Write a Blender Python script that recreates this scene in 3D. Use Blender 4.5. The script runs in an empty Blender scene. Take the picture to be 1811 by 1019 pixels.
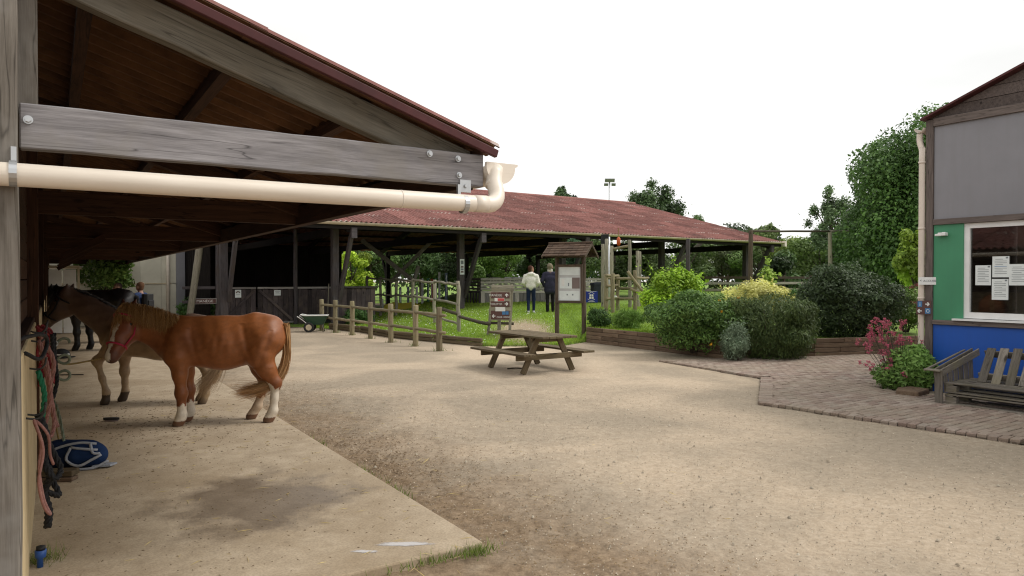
import bpy, bmesh, math, random
import numpy as np
from mathutils import Vector, Matrix

rng = np.random.default_rng(11)
random.seed(11)
scene = bpy.context.scene
COL = scene.collection
RAD = math.radians

# ------------------------------------------------------------------ camera
CAM_H, FPX = 1.70, 1240.0
PITCH = math.atan(14.5 / FPX)
cam_data = bpy.data.cameras.new("camera")
cam_data.sensor_width = 36.0
cam_data.lens = 36.0 * FPX / 1811.0
cam_data.clip_end = 2000.0
cam = bpy.data.objects.new("camera", cam_data)
COL.objects.link(cam)
cam.location = (0, 0, CAM_H)
cam.rotation_euler = (math.pi / 2 - PITCH, 0, 0)
scene.camera = cam

# ------------------------------------------------------------------ light: overcast white sky + soft weak sun
SUN_EL, SUN_AZ = RAD(48), RAD(82)       # azimuth clockwise from +Y: from the right, in under the open stable roof
world = bpy.data.worlds.new("World")
scene.world = world
world.use_nodes = True
wn = world.node_tree
for n in list(wn.nodes):
    wn.nodes.remove(n)
w_out = wn.nodes.new("ShaderNodeOutputWorld")
w_bg = wn.nodes.new("ShaderNodeBackground")
w_sky = wn.nodes.new("ShaderNodeTexSky")
w_sky.sky_type = 'NISHITA'
w_sky.sun_disc = False
w_sky.sun_elevation = SUN_EL
w_sky.sun_rotation = SUN_AZ
w_mix = wn.nodes.new("ShaderNodeMixRGB")
w_mix.inputs[0].default_value = 0.93           # the cloud deck covers nearly all of the blue
# cloud deck: nearly even white with faint soft banks
w_tc = wn.nodes.new("ShaderNodeTexCoord"); w_no = wn.nodes.new("ShaderNodeTexNoise"); w_no.inputs["Scale"].default_value = 2.2; w_no.inputs["Detail"].default_value = 4
w_mp = wn.nodes.new("ShaderNodeMapping"); w_mp.inputs[3].default_value = (1, 1, 3.0)
wn.links.new(w_tc.outputs["Generated"], w_mp.inputs[0]); wn.links.new(w_mp.outputs[0], w_no.inputs["Vector"])
w_rp = wn.nodes.new("ShaderNodeValToRGB"); wn.links.new(w_no.outputs[0], w_rp.inputs[0])
w_rp.color_ramp.elements[0].position = .3; w_rp.color_ramp.elements[0].color = (.79, .78, .75, 1)
w_rp.color_ramp.elements[1].position = .66; w_rp.color_ramp.elements[1].color = (1, .99, .965, 1)
w_sc = wn.nodes.new("ShaderNodeVectorMath"); w_sc.operation = 'SCALE'; w_sc.inputs[3].default_value = 7.6
wn.links.new(w_rp.outputs[0], w_sc.inputs[0]); wn.links.new(w_sc.outputs[0], w_mix.inputs[2])
wn.links.new(w_sky.outputs[0], w_mix.inputs[1])
wn.links.new(w_mix.outputs[0], w_bg.inputs[0])
w_bg.inputs[1].default_value = 0.11
wn.links.new(w_bg.outputs[0], w_out.inputs[0])

sun_data = bpy.data.lights.new("sun", 'SUN')
sun_data.energy = 1.5
sun_data.angle = RAD(22)
sun_data.color = (1.0, 0.96, 0.9)
sun = bpy.data.objects.new("sun", sun_data)
COL.objects.link(sun)
sdir = Vector((math.sin(SUN_AZ) * math.cos(SUN_EL), math.cos(SUN_AZ) * math.cos(SUN_EL), math.sin(SUN_EL)))
sun.rotation_euler = (-sdir).to_track_quat('-Z', 'Y').to_euler()
sun.location = sdir * 60

scene.view_settings.view_transform = 'Standard'
scene.view_settings.look = 'None'
scene.view_settings.exposure = 0.6
scene.view_settings.gamma = 1.0
scene.view_settings.use_curve_mapping = False
scene.render.engine = 'CYCLES'
scene.cycles.use_denoising = True
scene.cycles.filter_width = 1.15
scene.cycles.max_bounces = 6
scene.cycles.diffuse_bounces = 3
scene.cycles.transparent_max_bounces = 8

# ------------------------------------------------------------------ coordinates
# the stable, the arena barn and the club house share one street grid: u across, t along the stable
TH = RAD(33.2)
SN, CS = math.sin(TH), math.cos(TH)
def W(u, t, z=0.0):
    return Vector((CS * u - SN * t, SN * u + CS * t, z))
def _ray(x, y):
    a = (x - 905.5) / FPX
    b = (509.5 - y) / FPX
    return Vector((a, math.cos(PITCH) + math.sin(PITCH) * b, -math.sin(PITCH) + math.cos(PITCH) * b))
def gp(x, y, z=0.0):          # survey point: ground position at height z
    r = _ray(x, y)
    return Vector((0, 0, CAM_H)) + r * ((z - CAM_H) / r.z)
def at(x, y, Y):              # survey point: position at distance Y
    r = _ray(x, y)
    return Vector((0, 0, CAM_H)) + r * (Y / r.y)
def ut(x, t):                 # u of the column seen at x on the line t
    r = (x - 905.5) / FPX
    return (SN * t + CS * t * r) / (CS - SN * r)

# ------------------------------------------------------------------ object helpers
def link(o, parent=None):
    COL.objects.link(o)
    if parent is not None:
        o.parent = parent
    return o
def tag(o, label=None, cat=None, group=None, kind=None):
    if label: o["label"] = label
    if cat: o["category"] = cat
    if group: o["group"] = group
    if kind: o["kind"] = kind
    return o
def thing(name, label, cat, loc=(0, 0, 0), rotz=0.0, group=None):
    o = bpy.data.objects.new(name, None)
    o.empty_display_size = 0.2
    link(o)
    o.location = loc
    o.rotation_euler = (0, 0, rotz)
    return tag(o, label, cat, group)
def make_mesh(name, verts, faces, mat=None, smooth=False):
    me = bpy.data.meshes.new(name)
    me.from_pydata([tuple(v) for v in verts], [], faces)
    if mat: me.materials.append(mat)
    if smooth:
        me.polygons.foreach_set("use_smooth", [True] * len(me.polygons))
    me.update()
    return me
def obj(name, me, parent=None, mat4=None, loc=None):
    o = bpy.data.objects.new(name, me)
    link(o, parent)
    if mat4 is not None: o.matrix_local = mat4
    if loc is not None: o.location = loc
    return o
def copy_tree(o, parent=None):
    c = o.copy()
    COL.objects.link(c)
    c.parent = parent
    for ch in list(o.children):
        copy_tree(ch, c)
    return c

class MB:
    """collects simple solids into one mesh"""
    def __init__(s): s.v, s.f = [], []
    def add(s, vs, fs):
        n = len(s.v); s.v += [Vector(v) for v in vs]; s.f += [tuple(i + n for i in f) for f in fs]
    def box(s, c, d, m=None):
        x, y, z = d[0] / 2, d[1] / 2, d[2] / 2
        vs = [Vector((i * x, j * y, k * z)) for i in (-1, 1) for j in (-1, 1) for k in (-1, 1)]
        if m is not None: vs = [m @ v for v in vs]
        vs = [v + Vector(c) for v in vs]
        s.add(vs, [(0, 1, 3, 2), (4, 6, 7, 5), (0, 4, 5, 1), (2, 3, 7, 6), (0, 2, 6, 4), (1, 5, 7, 3)])
    def bar(s, p0, p1, w, h):
        p0, p1 = Vector(p0), Vector(p1)
        m = axis_matrix(p0, p1)
        L = (p1 - p0).length
        s.box((p0 + p1) / 2, (L, w, h), m.to_3x3())
    def tube(s, pts, r, n=8, caps=True):
        pts = [Vector(p) for p in pts]
        rs = r if isinstance(r, (list, tuple)) else [r] * len(pts)
        base = len(s.v); prev = None
        for i, p in enumerate(pts):
            d = (pts[min(i + 1, len(pts) - 1)] - pts[max(i - 1, 0)])
            if d.length < 1e-9: d = Vector((0, 0, 1))
            d.normalize()
            if prev is None:
                a = d.orthogonal().normalized()
            else:
                a = prev - d * prev.dot(d)
                a = a.normalized() if a.length > 1e-6 else d.orthogonal().normalized()
            prev = a
            b = d.cross(a)
            for k in range(n):
                q = 2 * math.pi * k / n
                s.v.append(p + (a * math.cos(q) + b * math.sin(q)) * rs[i])
        for i in range(len(pts) - 1):
            for k in range(n):
                k2 = (k + 1) % n
                s.f.append((base + i * n + k, base + i * n + k2, base + (i + 1) * n + k2, base + (i + 1) * n + k))
        if caps:
            s.f.append(tuple(base + k for k in range(n))[::-1])
            e = base + (len(pts) - 1) * n
            s.f.append(tuple(e + k for k in range(n)))
    def prism(s, poly, z0, z1, m=None):
        n = len(poly)
        vs = [Vector((p[0], p[1], z0)) for p in poly] + [Vector((p[0], p[1], z1)) for p in poly]
        if m is not None: vs = [m @ v for v in vs]
        s.add(vs, [tuple(range(n))[::-1], tuple(range(n, 2 * n))] + [(i, (i + 1) % n, n + (i + 1) % n, n + i) for i in range(n)])
    def build(s, name, mat, parent=None, smooth=False, loc=None, mat4=None):
        return obj(name, make_mesh(name, s.v, s.f, mat, smooth), parent, mat4, loc)

def axis_matrix(p0, p1, roll=0.0):
    """frame with x from p0 to p1, z as upright as possible, origin midway"""
    p0, p1 = Vector(p0), Vector(p1)
    x = (p1 - p0).normalized()
    up = Vector((0, 0, 1)) if abs(x.z) < 0.95 else Vector((0, 1, 0))
    y = up.cross(x).normalized()
    z = x.cross(y)
    m = Matrix((x, y, z)).transposed().to_4x4()
    if roll: m = m @ Matrix.Rotation(roll, 4, 'X')
    m.translation = (p0 + p1) / 2
    return m
_bc = {}
def box_mesh(L, w, h, bev, mat, rough=0.0, seed=0):
    key = (round(L, 3), round(w, 3), round(h, 3), round(bev, 4), mat.name, round(rough, 4), seed)
    if key in _bc: return _bc[key]
    bm = bmesh.new()
    bmesh.ops.create_cube(bm, size=1.0)
    bmesh.ops.scale(bm, vec=(L, w, h), verts=bm.verts)
    if rough:
        long_e = [e for e in bm.edges if abs(e.verts[0].co.x - e.verts[1].co.x) > 1e-6]
        bmesh.ops.subdivide_edges(bm, edges=long_e, cuts=max(2, int(L / 0.25)), use_grid_fill=True)
        rr = random.Random(seed * 7 + 3)
        offs = {}
        for v in bm.verts:
            k = round(v.co.x, 3)
            if k not in offs: offs[k] = (rr.gauss(0, rough), rr.gauss(0, rough))
            v.co.y += offs[k][0] + rr.gauss(0, rough * .4)
            v.co.z += offs[k][1] + rr.gauss(0, rough * .4)
    if bev:
        sharp = [e for e in bm.edges if len(e.link_faces) == 2 and e.calc_face_angle() > 0.7]
        bmesh.ops.bevel(bm, geom=sharp, offset=bev, segments=1, affect='EDGES')
    me = bpy.data.meshes.new("box")
    bm.to_mesh(me); bm.free()
    me.materials.append(mat)
    _bc[key] = me
    return me
def beam(name, p0, p1, w, h, mat, parent=None, roll=0.0, bev=0.004, rough=0.0, seed=0):
    L = (Vector(p1) - Vector(p0)).length
    return obj(name, box_mesh(L, w, h, bev, mat, rough, seed), parent, axis_matrix(p0, p1, roll))
_pc = {}
def pole(name, p0, p1, r0, r1, mat, parent=None, n=12, wob=0.0, seed=0):
    L = (Vector(p1) - Vector(p0)).length
    key = (round(L, 3), r0, r1, mat.name, n, wob, seed)
    if key not in _pc:
        b = MB(); rr = random.Random(seed + 5)
        k = 7 if wob else 2
        pts = [(-L / 2 + L * i / (k - 1), rr.gauss(0, wob), rr.gauss(0, wob)) for i in range(k)]
        e = min(r0, r1) * .18
        pts = [(-L / 2, pts[0][1], pts[0][2])] + [(-L / 2 + e, pts[0][1], pts[0][2])] + pts[1:-1] + [(L / 2 - e, pts[-1][1], pts[-1][2]), (L / 2, pts[-1][1], pts[-1][2])]
        m = len(pts)
        rs = [(r0 + (r1 - r0) * i / (m - 1)) * (1 + (rr.uniform(-.06, .06) if wob else 0)) for i in range(m)]
        rs[0] *= .86; rs[-1] *= .86
        b.tube(pts, rs, n)
        me = make_mesh(name, b.v, b.f, mat, True)
        _pc[key] = me
    return obj(name, _pc[key], parent, axis_matrix(p0, p1))
def spline(pts, n=6):
    pts = [Vector(p) for p in pts]
    out = []
    P = [pts[0] * 2 - pts[1]] + pts + [pts[-1] * 2 - pts[-2]]
    for i in range(1, len(P) - 2):
        for k in range(n):
            t = k / n
            a, b, c, d = P[i - 1], P[i], P[i + 1], P[i + 2]
            out.append(0.5 * ((2 * b) + (c - a) * t + (2 * a - 5 * b + 4 * c - d) * t * t + (3 * b - a - 3 * c + d) * t ** 3))
    out.append(pts[-1])
    return out

# ------------------------------------------------------------------ materials
class NT:
    def __init__(s, name):
        s.m = bpy.data.materials.new(name); s.m.use_nodes = True
        s.t = s.m.node_tree; s.n = s.t.nodes
        for q in list(s.n): s.n.remove(q)
        s.out = s.n.new("ShaderNodeOutputMaterial")
        s.b = s.n.new("ShaderNodeBsdfPrincipled")
        s.L(s.b.outputs[0], s.out.inputs[0])
    def L(s, a, b): s.t.links.new(a, b)
    def N(s, typ, **kw):
        q = s.n.new("ShaderNode" + typ)
        for k, v in kw.items():
            if k.startswith("i_"):
                q.inputs[int(k[2:])].default_value = v
            else: setattr(q, k, v)
        return q
    def set(s, **kw):
        for k, v in kw.items():
            s.b.inputs[k.replace("_", " ")].default_value = v
    def coords(s, rand=True, scale=(1, 1, 1)):
        tc = s.N("TexCoord")
        src = tc.outputs["Object"]
        if rand:
            oi = s.N("ObjectInfo")
            mu = s.N("Math", operation='MULTIPLY', i_1=43.0); s.L(oi.outputs["Random"], mu.inputs[0])
            ad = s.N("VectorMath", operation='ADD'); s.L(src, ad.inputs[0]); s.L(mu.outputs[0], ad.inputs[1])
            src = ad.outputs[0]
        mp = s.N("Mapping"); s.L(src, mp.inputs[0]); mp.inputs[3].default_value = scale
        return mp.outputs[0]
    def noise(s, vec, scale, detail=5, rough=.6, dist=0.0):
        q = s.N("TexNoise"); s.L(vec, q.inputs["Vector"])
        q.inputs["Scale"].default_value = scale; q.inputs["Detail"].default_value = detail
        q.inputs["Roughness"].default_value = rough; q.inputs["Distortion"].default_value = dist
        return q.outputs[0]
    def ramp(s, fac, stops):
        q = s.N("ValToRGB"); s.L(fac, q.inputs[0])
        e = q.color_ramp.elements
        while len(e) < len(stops): e.new(.5)
        for el, (p, c) in zip(e, stops):
            el.position = p
            el.color = (c, c, c, 1) if isinstance(c, (int, float)) else (c[0], c[1], c[2], 1)
        return q.outputs[0]
    def mix(s, fac, a, b, mode='MIX'):
        q = s.N("MixRGB", blend_type=mode)
        for i, x in ((0, fac), (1, a), (2, b)):
            if isinstance(x, (int, float)): q.inputs[i].default_value = x
            elif isinstance(x, tuple): q.inputs[i].default_value = (x[0], x[1], x[2], 1)
            else: s.L(x, q.inputs[i])
        return q.outputs[0]
    def bump(s, h, strength=.3, dist=.01):
        q = s.N("Bump"); q.inputs["Strength"].default_value = strength; q.inputs["Distance"].default_value = dist
        s.L(h, q.inputs["Height"]); s.L(q.outputs[0], s.b.inputs["Normal"])
    def color(s, c): s.L(c, s.b.inputs["Base Color"])

def mat_noisy(name, c1, c2, scale=8, rough=.75, bump=.15, dist=.005, detail=6, lo=.3, hi=.7, spec=.3, metal=0.0, big=.25):
    t = NT(name); v = t.coords()
    n1 = t.noise(v, scale, detail)
    c = t.ramp(n1, [(lo, c1), (hi, c2)])
    n2 = t.noise(v, scale * .13, 3)
    c = t.mix(1.0, c, t.ramp(n2, [(.3, 1 - big), (.7, 1.0)]), 'MULTIPLY')
    t.color(c); t.set(Roughness=rough, Metallic=metal); t.b.inputs["Specular IOR Level"].default_value = spec
    t.bump(n1, bump, dist)
    return t.m
def mat_wood(name, c1, c2, c3=None, scale=1.0, rough=.82, bump=.35, var=.3, streak=None):
    """grain runs along the piece's own x axis"""
    t = NT(name)
    tc = t.N("TexCoord"); oi = t.N("ObjectInfo")
    mu = t.N("Math", operation='MULTIPLY', i_1=31.0); t.L(oi.outputs["Random"], mu.inputs[0])
    ad = t.N("VectorMath", operation='ADD'); t.L(tc.outputs["Object"], ad.inputs[0]); t.L(mu.outputs[0], ad.inputs[1])
    mp = t.N("Mapping"); t.L(ad.outputs[0], mp.inputs[0]); mp.inputs[3].default_value = (.9 * scale, 11 * scale, 11 * scale)
    wob = t.noise(ad.outputs[0], 1.1 * scale, 2)
    wa = t.N("VectorMath", operation='MULTIPLY_ADD'); t.L(wob, wa.inputs[0]); wa.inputs[1].default_value = (0, 1.1, 1.1); t.L(mp.outputs[0], wa.inputs[2])
    g1 = t.noise(wa.outputs[0], 2.6, 6, .62)
    fm = t.N("Mapping"); t.L(ad.outputs[0], fm.inputs[0]); fm.inputs[3].default_value = (2.2 * scale, 60 * scale, 60 * scale)
    g2 = t.noise(fm.outputs[0], 2.0, 4, .7)
    gm = t.mix(.42, g1, g2)
    c = t.ramp(gm, [(.32, c2), (.5, tuple((a + b) / 2 for a, b in zip(c1, c2))), (.66, c1)])
    # drying cracks: thin dark lines along the grain
    cm = t.N("Mapping"); t.L(ad.outputs[0], cm.inputs[0]); cm.inputs[3].default_value = (.35 * scale, 6 * scale, 6 * scale)
    ck = t.noise(cm.outputs[0], 2.2, 3, .5, .3)
    c = t.mix(t.ramp(ck, [(.488, 0.0), (.5, .75), (.512, 0.0)]), c, tuple(x * .35 for x in c2))
    big = t.noise(ad.outputs[0], 2.3, 4)
    if c3: c = t.mix(t.ramp(big, [(.48, 0.0), (.68, .75)]), c, c3)
    # knots: few dark ovals
    vo = t.N("TexVoronoi"); km = t.N("Mapping"); t.L(ad.outputs[0], km.inputs[0]); km.inputs[3].default_value = (1.5, 4.5, 4.5)
    t.L(km.outputs[0], vo.inputs["Vector"]); vo.inputs["Scale"].default_value = 1.0
    kn = t.ramp(vo.outputs["Distance"], [(.05, 1.0), (.11, 0.0)])
    c = t.mix(kn, c, tuple(x * .45 for x in c2))
    rv = t.N("MapRange", i_3=1 - var, i_4=1 + var * .5); t.L(oi.outputs["Random"], rv.inputs[0])
    rc = t.N("CombineColor"); [t.L(rv.outputs[0], rc.inputs[i]) for i in range(3)]
    c = t.mix(1.0, c, rc.outputs[0], 'MULTIPLY')
    t.color(c); t.set(Roughness=rough); t.b.inputs["Specular IOR Level"].default_value = .2
    t.bump(gm, bump, .006)
    return t.m
def mat_plain(name, c, rough=.5, metal=0.0, spec=.4, emit=None):
    t = NT(name); v = t.coords()
    n = t.noise(v, 6, 4)
    t.color(t.mix(1.0, (c[0], c[1], c[2]), t.ramp(n, [(.25, .86), (.75, 1.0)]), 'MULTIPLY'))
    t.set(Roughness=rough, Metallic=metal); t.b.inputs["Specular IOR Level"].default_value = spec
    return t.m
def mat_attr(name, rough=.6, transl=0.0, spec=.3, noise_scale=0, amp=.2, sheen=0.0, stretch=(1, 1, 1)):
    t = NT(name)
    a = t.N("Attribute", attribute_name="col")
    c = a.outputs["Color"]
    if noise_scale:
        v = t.coords(False, stretch)
        n = t.noise(v, noise_scale, 5)
        c = t.mix(1.0, c, t.ramp(n, [(.3, 1 - amp), (.7, 1 + amp * .4)]), 'MULTIPLY')
        t.bump(n, .12, .004)
    t.color(c); t.set(Roughness=rough); t.b.inputs["Specular IOR Level"].default_value = spec
    if sheen: t.b.inputs["Sheen Weight"].default_value = sheen
    if transl:
        tr = t.N("BsdfTranslucent"); t.L(c, tr.inputs[0])
        mx = t.N("MixShader", i_0=transl); t.L(t.b.outputs[0], mx.inputs[1]); t.L(tr.outputs[0], mx.inputs[2])
        t.L(mx.outputs[0], t.out.inputs[0])
    return t.m

M = {}
M["beam_grey"] = mat_wood("weathered_grey_wood", (.32, .305, .312), (.12, .112, .115), (.23, .212, .19), .8, bump=.5)
M["post_grey"] = mat_wood("pale_post_wood", (.24, .215, .185), (.105, .09, .074), (.27, .255, .235), .8, bump=.5)
M["rafter"] = mat_wood("rafter_wood", (.2, .182, .148), (.075, .066, .052), (.145, .122, .09), .8, bump=.5)
M["shed_brown"] = mat_wood("brown_boarding", (.085, .04, .022), (.028, .014, .009), None, 1.0)
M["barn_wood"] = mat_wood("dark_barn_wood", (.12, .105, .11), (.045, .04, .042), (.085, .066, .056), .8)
M["barn_dark"] = mat_wood("shade_dark_wood", (.03, .024, .022), (.012, .01, .009), None, .8)  # barn timber darkened in colour to deepen the shade under the roof
M["gate_wood"] = mat_wood("gate_boards", (.1, .08, .08), (.035, .028, .03), (.13, .1, .085), 1.0, var=.5)
M["gate_rail"] = mat_wood("pale_gate_rail", (.34, .32, .3), (.17, .155, .145), None, 1.0)
M["fence"] = mat_wood("fence_wood", (.33, .275, .175), (.14, .115, .07), (.22, .2, .11), 1.0)
M["fence_old"] = mat_wood("old_fence_wood", (.4, .37, .29), (.18, .16, .12), (.27, .25, .17), 1.0)
M["rail_dark"] = mat_wood("dark_log", (.11, .09, .065), (.045, .037, .028), None, 1.0)
M["picnic"] = mat_wood("picnic_wood", (.2, .15, .09), (.075, .056, .034), (.135, .112, .06), 1.0)
M["kiosk"] = mat_wood("kiosk_wood", (.15, .11, .08), (.06, .044, .033), (.1, .08, .062), 1.0)
M["shingle"] = mat_wood("shingle_wood", (.13, .085, .058), (.05, .034, .025), None, 1.0)
M["sleeper"] = mat_wood("sleeper_wood", (.22, .15, .1), (.09, .06, .042), (.2, .15, .1), 1.0)
M["edging"] = mat_wood("edging_log", (.2, .155, .095), (.085, .065, .04), None, 1.0)
M["pallet"] = mat_wood("pallet_wood", (.26, .23, .195), (.09, .078, .064), (.17, .15, .095), 1.3, var=.4)
M["slat_grey"] = mat_wood("arena_slats", (.62, .58, .5), (.36, .33, .29), None, 1.0)
M["trim"] = mat_wood("club_trim_wood", (.19, .155, .14), (.085, .07, .064), None, 1.0)
M["gable"] = mat_wood("gable_boards", (.15, .12, .108), (.06, .048, .045), None, 1.0)
M["bark"] = mat_noisy("bark", (.05, .04, .03), (.14, .115, .09), 9, .9, .6, .02)
M["pvc"] = mat_noisy("cream_pvc", (.74, .6, .46), (.8, .67, .53), 4, .38, .02, .002, spec=.5, big=.12)
M["pvc_old"] = mat_noisy("old_cream_gutter", (.48, .4, .27), (.62, .54, .39), 5, .5, .03)
M["pvc_grey"] = mat_noisy("pale_downpipe", (.62, .53, .46), (.7, .61, .53), 4, .45, .02)
M["zinc"] = mat_plain("galvanised_steel", (.55, .56, .57), .38, .85)
M["steel_dark"] = mat_plain("dark_steel", (.06, .06, .06), .5, .7)
M["white"] = mat_plain("white_paint", (.78, .77, .74), .45)
M["frame_white"] = mat_plain("window_white", (.8, .8, .79), .35)
M["paper"] = mat_plain("paper", (.74, .78, .77), .7)
M["ink"] = mat_plain("grey_ink", (.2, .22, .24), .8)
M["cream_wall"] = mat_noisy("cream_render", (.56, .43, .24), (.68, .55, .34), 14, .85, .25, .004)
M["green_paint"] = mat_noisy("green_paint", (.045, .2, .1), (.055, .235, .12), 3, .55, .05)
M["blue_paint"] = mat_noisy("blue_paint", (.008, .052, .25), (.012, .068, .31), 3, .5, .05)
M["grey_panel"] = mat_noisy("grey_panel", (.235, .225, .26), (.26, .25, .285), 2, .5, .03)
M["poly"] = mat_noisy("cream_cladding", (.55, .52, .42), (.66, .63, .52), 2, .5, .03)
M["roof_edge"] = mat_noisy("maroon_verge", (.06, .015, .016), (.1, .026, .026), 6, .6, .1)
M["sign_brown"] = mat_plain("sign_brown", (.11, .048, .04), .5)
M["sign_red"] = mat_plain("sign_red", (.6, .09, .09), .5)
M["sign_blue"] = mat_plain("sign_blue", (.06, .2, .42), .5)
M["blue_sign"] = mat_plain("deep_blue_sign", (.01, .03, .25), .45)
M["grey_mid"] = mat_plain("grey_print", (.2, .15, .14), .6)
M["pale_board"] = mat_noisy("notice_paper", (.5, .5, .5), (.6, .6, .6), 5, .5, .02)
M["rubber"] = mat_plain("black_rubber", (.015, .015, .016), .6)
M["black"] = mat_plain("black_cloth", (.012, .012, .013), .75)
M["barrow_green"] = mat_noisy("green_tub", (.03, .075, .045), (.05, .11, .065), 7, .45, .05)
M["bin"] = mat_plain("dark_bin", (.018, .022, .035), .5)
M["orange"] = mat_plain("orange_plastic", (.5, .09, .02), .45)
M["green_post"] = mat_plain("green_jump_paint", (.05, .22, .13), .5)
M["red_post"] = mat_plain("red_jump_paint", (.4, .07, .04), .5)
M["blue_post"] = mat_plain("bluegrey_jump_paint", (.2, .26, .36), .5)
M["yellow_post"] = mat_plain("yellow_jump_paint", (.5, .42, .03), .5)
M["rope_red"] = mat_noisy("red_rope", (.22, .02, .03), (.36, .05, .06), 60, .8, .4)
M["rope_pink"] = mat_noisy("pink_rope", (.26, .115, .1), (.38, .2, .17), 60, .8, .4)
M["rope_green"] = mat_noisy("green_webbing", (.01, .14, .07), (.02, .2, .1), 60, .7, .4)
M["rope_sage"] = mat_noisy("sage_rope", (.16, .19, .13), (.25, .28, .2), 60, .8, .4)
M["rope_tan"] = mat_noisy("tan_rope", (.24, .16, .05), (.34, .24, .09), 60, .8, .4)
M["rope_black"] = mat_noisy("black_rope", (.008, .008, .009), (.02, .02, .022), 60, .7, .4)
M["bag_blue"] = mat_noisy("navy_nylon", (.008, .02, .06), (.014, .035, .09), 30, .55, .1)
M["bag_grey"] = mat_noisy("grey_nylon", (.3, .32, .36), (.4, .42, .46), 30, .6, .1)
M["tap_blue"] = mat_plain("blue_valve", (.03, .1, .35), .4)
M["halter_pink"] = mat_plain("raspberry_halter", (.42, .02, .06), .6)
M["eye"] = mat_plain("dark_eye", (.008, .006, .005), .08, spec=.7)
M["leaf"] = mat_attr("leaves", .55, .22, .3)
M["blade"] = mat_attr("grass_blades", .6, .3, .25)
M["petal"] = mat_attr("petals", .6, .2, .2)
M["coat"] = mat_attr("horse_coat", .46, 0, .36, 20, .2)
M["hair"] = mat_attr("horse_hair", .5, 0, .35)
M["cloth"] = mat_attr("clothes", .85, 0, .15, 18, .22)
M["litter"] = mat_attr("ground_litter", .9, 0, .1)

def mat_streak(name, c, dirt, amt=.5, rough=.5, vert=True):
    """painted sheet or pipe with faint run-off streaks and grime"""
    t = NT(name); v = t.coords(True, (7, 7, .5) if vert else (.6, 8, 8))
    n1 = t.noise(v, 1.4, 5, .65); v2 = t.coords(True); n2 = t.noise(v2, 1.1, 4); n3 = t.noise(v2, 40, 3, .7)
    cc = t.mix(1.0, c, t.ramp(n2, [(.3, .86), (.7, 1.05)]), 'MULTIPLY')
    cc = t.mix(t.ramp(n1, [(.5, 0.0), (.78, amt)]), cc, dirt)
    cc = t.mix(t.ramp(n3, [(.66, 0.0), (.78, amt * .7)]), cc, dirt)
    t.color(cc); t.set(Roughness=rough); t.bump(n3, .05, .002)
    return t.m
M["green_paint"] = mat_streak("green_paint", (.055, .26, .135), (.045, .17, .095), .4)
M["blue_paint"] = mat_streak("blue_paint", (.008, .085, .42), (.012, .065, .28), .4)
M["grey_panel"] = mat_streak("grey_panel", (.215, .213, .232), (.185, .178, .185), .35)
M["pvc"] = mat_streak("cream_pvc", (.82, .735, .63), (.5, .42, .32), .5, .4, False)
M["pvc_grey"] = mat_streak("pale_downpipe", (.68, .59, .51), (.4, .33, .27), .5, .45)
def mat_glass():
    t = NT("window_glass")
    t.n.remove(t.b)
    g = t.N("BsdfGlossy"); g.inputs["Roughness"].default_value = .02
    tr = t.N("BsdfTransparent"); tr.inputs[0].default_value = (.82, .85, .84, 1)
    fr = t.N("Fresnel"); fr.inputs[0].default_value = 1.5
    ad = t.N("Math", operation='ADD', i_1=.01); t.L(fr.outputs[0], ad.inputs[0])
    mx = t.N("MixShader"); t.L(ad.outputs[0], mx.inputs[0]); t.L(tr.outputs[0], mx.inputs[1]); t.L(g.outputs[0], mx.inputs[2])
    t.L(mx.outputs[0], t.out.inputs[0])
    return t.m
M["glass"] = mat_glass()

def mat_roof():
    t = NT("red_fibre_cement"); oi = t.N("ObjectInfo"); tc = t.N("TexCoord")
    v = t.coords()
    n1 = t.noise(v, 7, 7, .7); n2 = t.noise(v, 1.4, 4)
    c = t.ramp(n1, [(.25, (.135, .056, .048)), (.5, (.245, .106, .09)), (.75, (.335, .18, .156))])
    c = t.mix(t.ramp(n2, [(.54, 0.0), (.72, .75)]), c, (.11, .06, .052))
    n3 = t.noise(v, 22, 3)
    c = t.mix(t.ramp(n3, [(.62, 0.0), (.75, .55)]), c, (.4, .3, .26))
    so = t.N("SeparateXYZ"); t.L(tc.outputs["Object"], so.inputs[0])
    lit_lip = t.ramp(so.outputs[1], [(.0, 1.0), (.055, .8), (.075, 0.0)])  # light catching the sheet crests, painted as pale lower edges
    pale = t.N("Math", operation='MULTIPLY'); t.L(lit_lip, pale.inputs[0]); t.L(t.ramp(t.noise(v, .9, 2), [(.54, 0.0), (.6, .85)]), pale.inputs[1])
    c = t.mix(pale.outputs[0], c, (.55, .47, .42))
    rv = t.N("MapRange", i_3=.68, i_4=1.16); t.L(oi.outputs["Random"], rv.inputs[0])
    rc = t.N("CombineColor"); [t.L(rv.outputs[0], rc.inputs[i]) for i in range(3)]
    c = t.mix(1.0, c, rc.outputs[0], 'MULTIPLY')
    t.color(c); t.set(Roughness=.85); t.b.inputs["Specular IOR Level"].default_value = .2
    t.bump(n1, .3, .01)
    return t.m
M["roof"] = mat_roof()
M["roof_under"] = mat_noisy("shaded_sheet_underside", (.07, .033, .015), (.18, .088, .04), 5, .9, .2)  # dirty brown underside, darkened further to deepen the shade below

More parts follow.
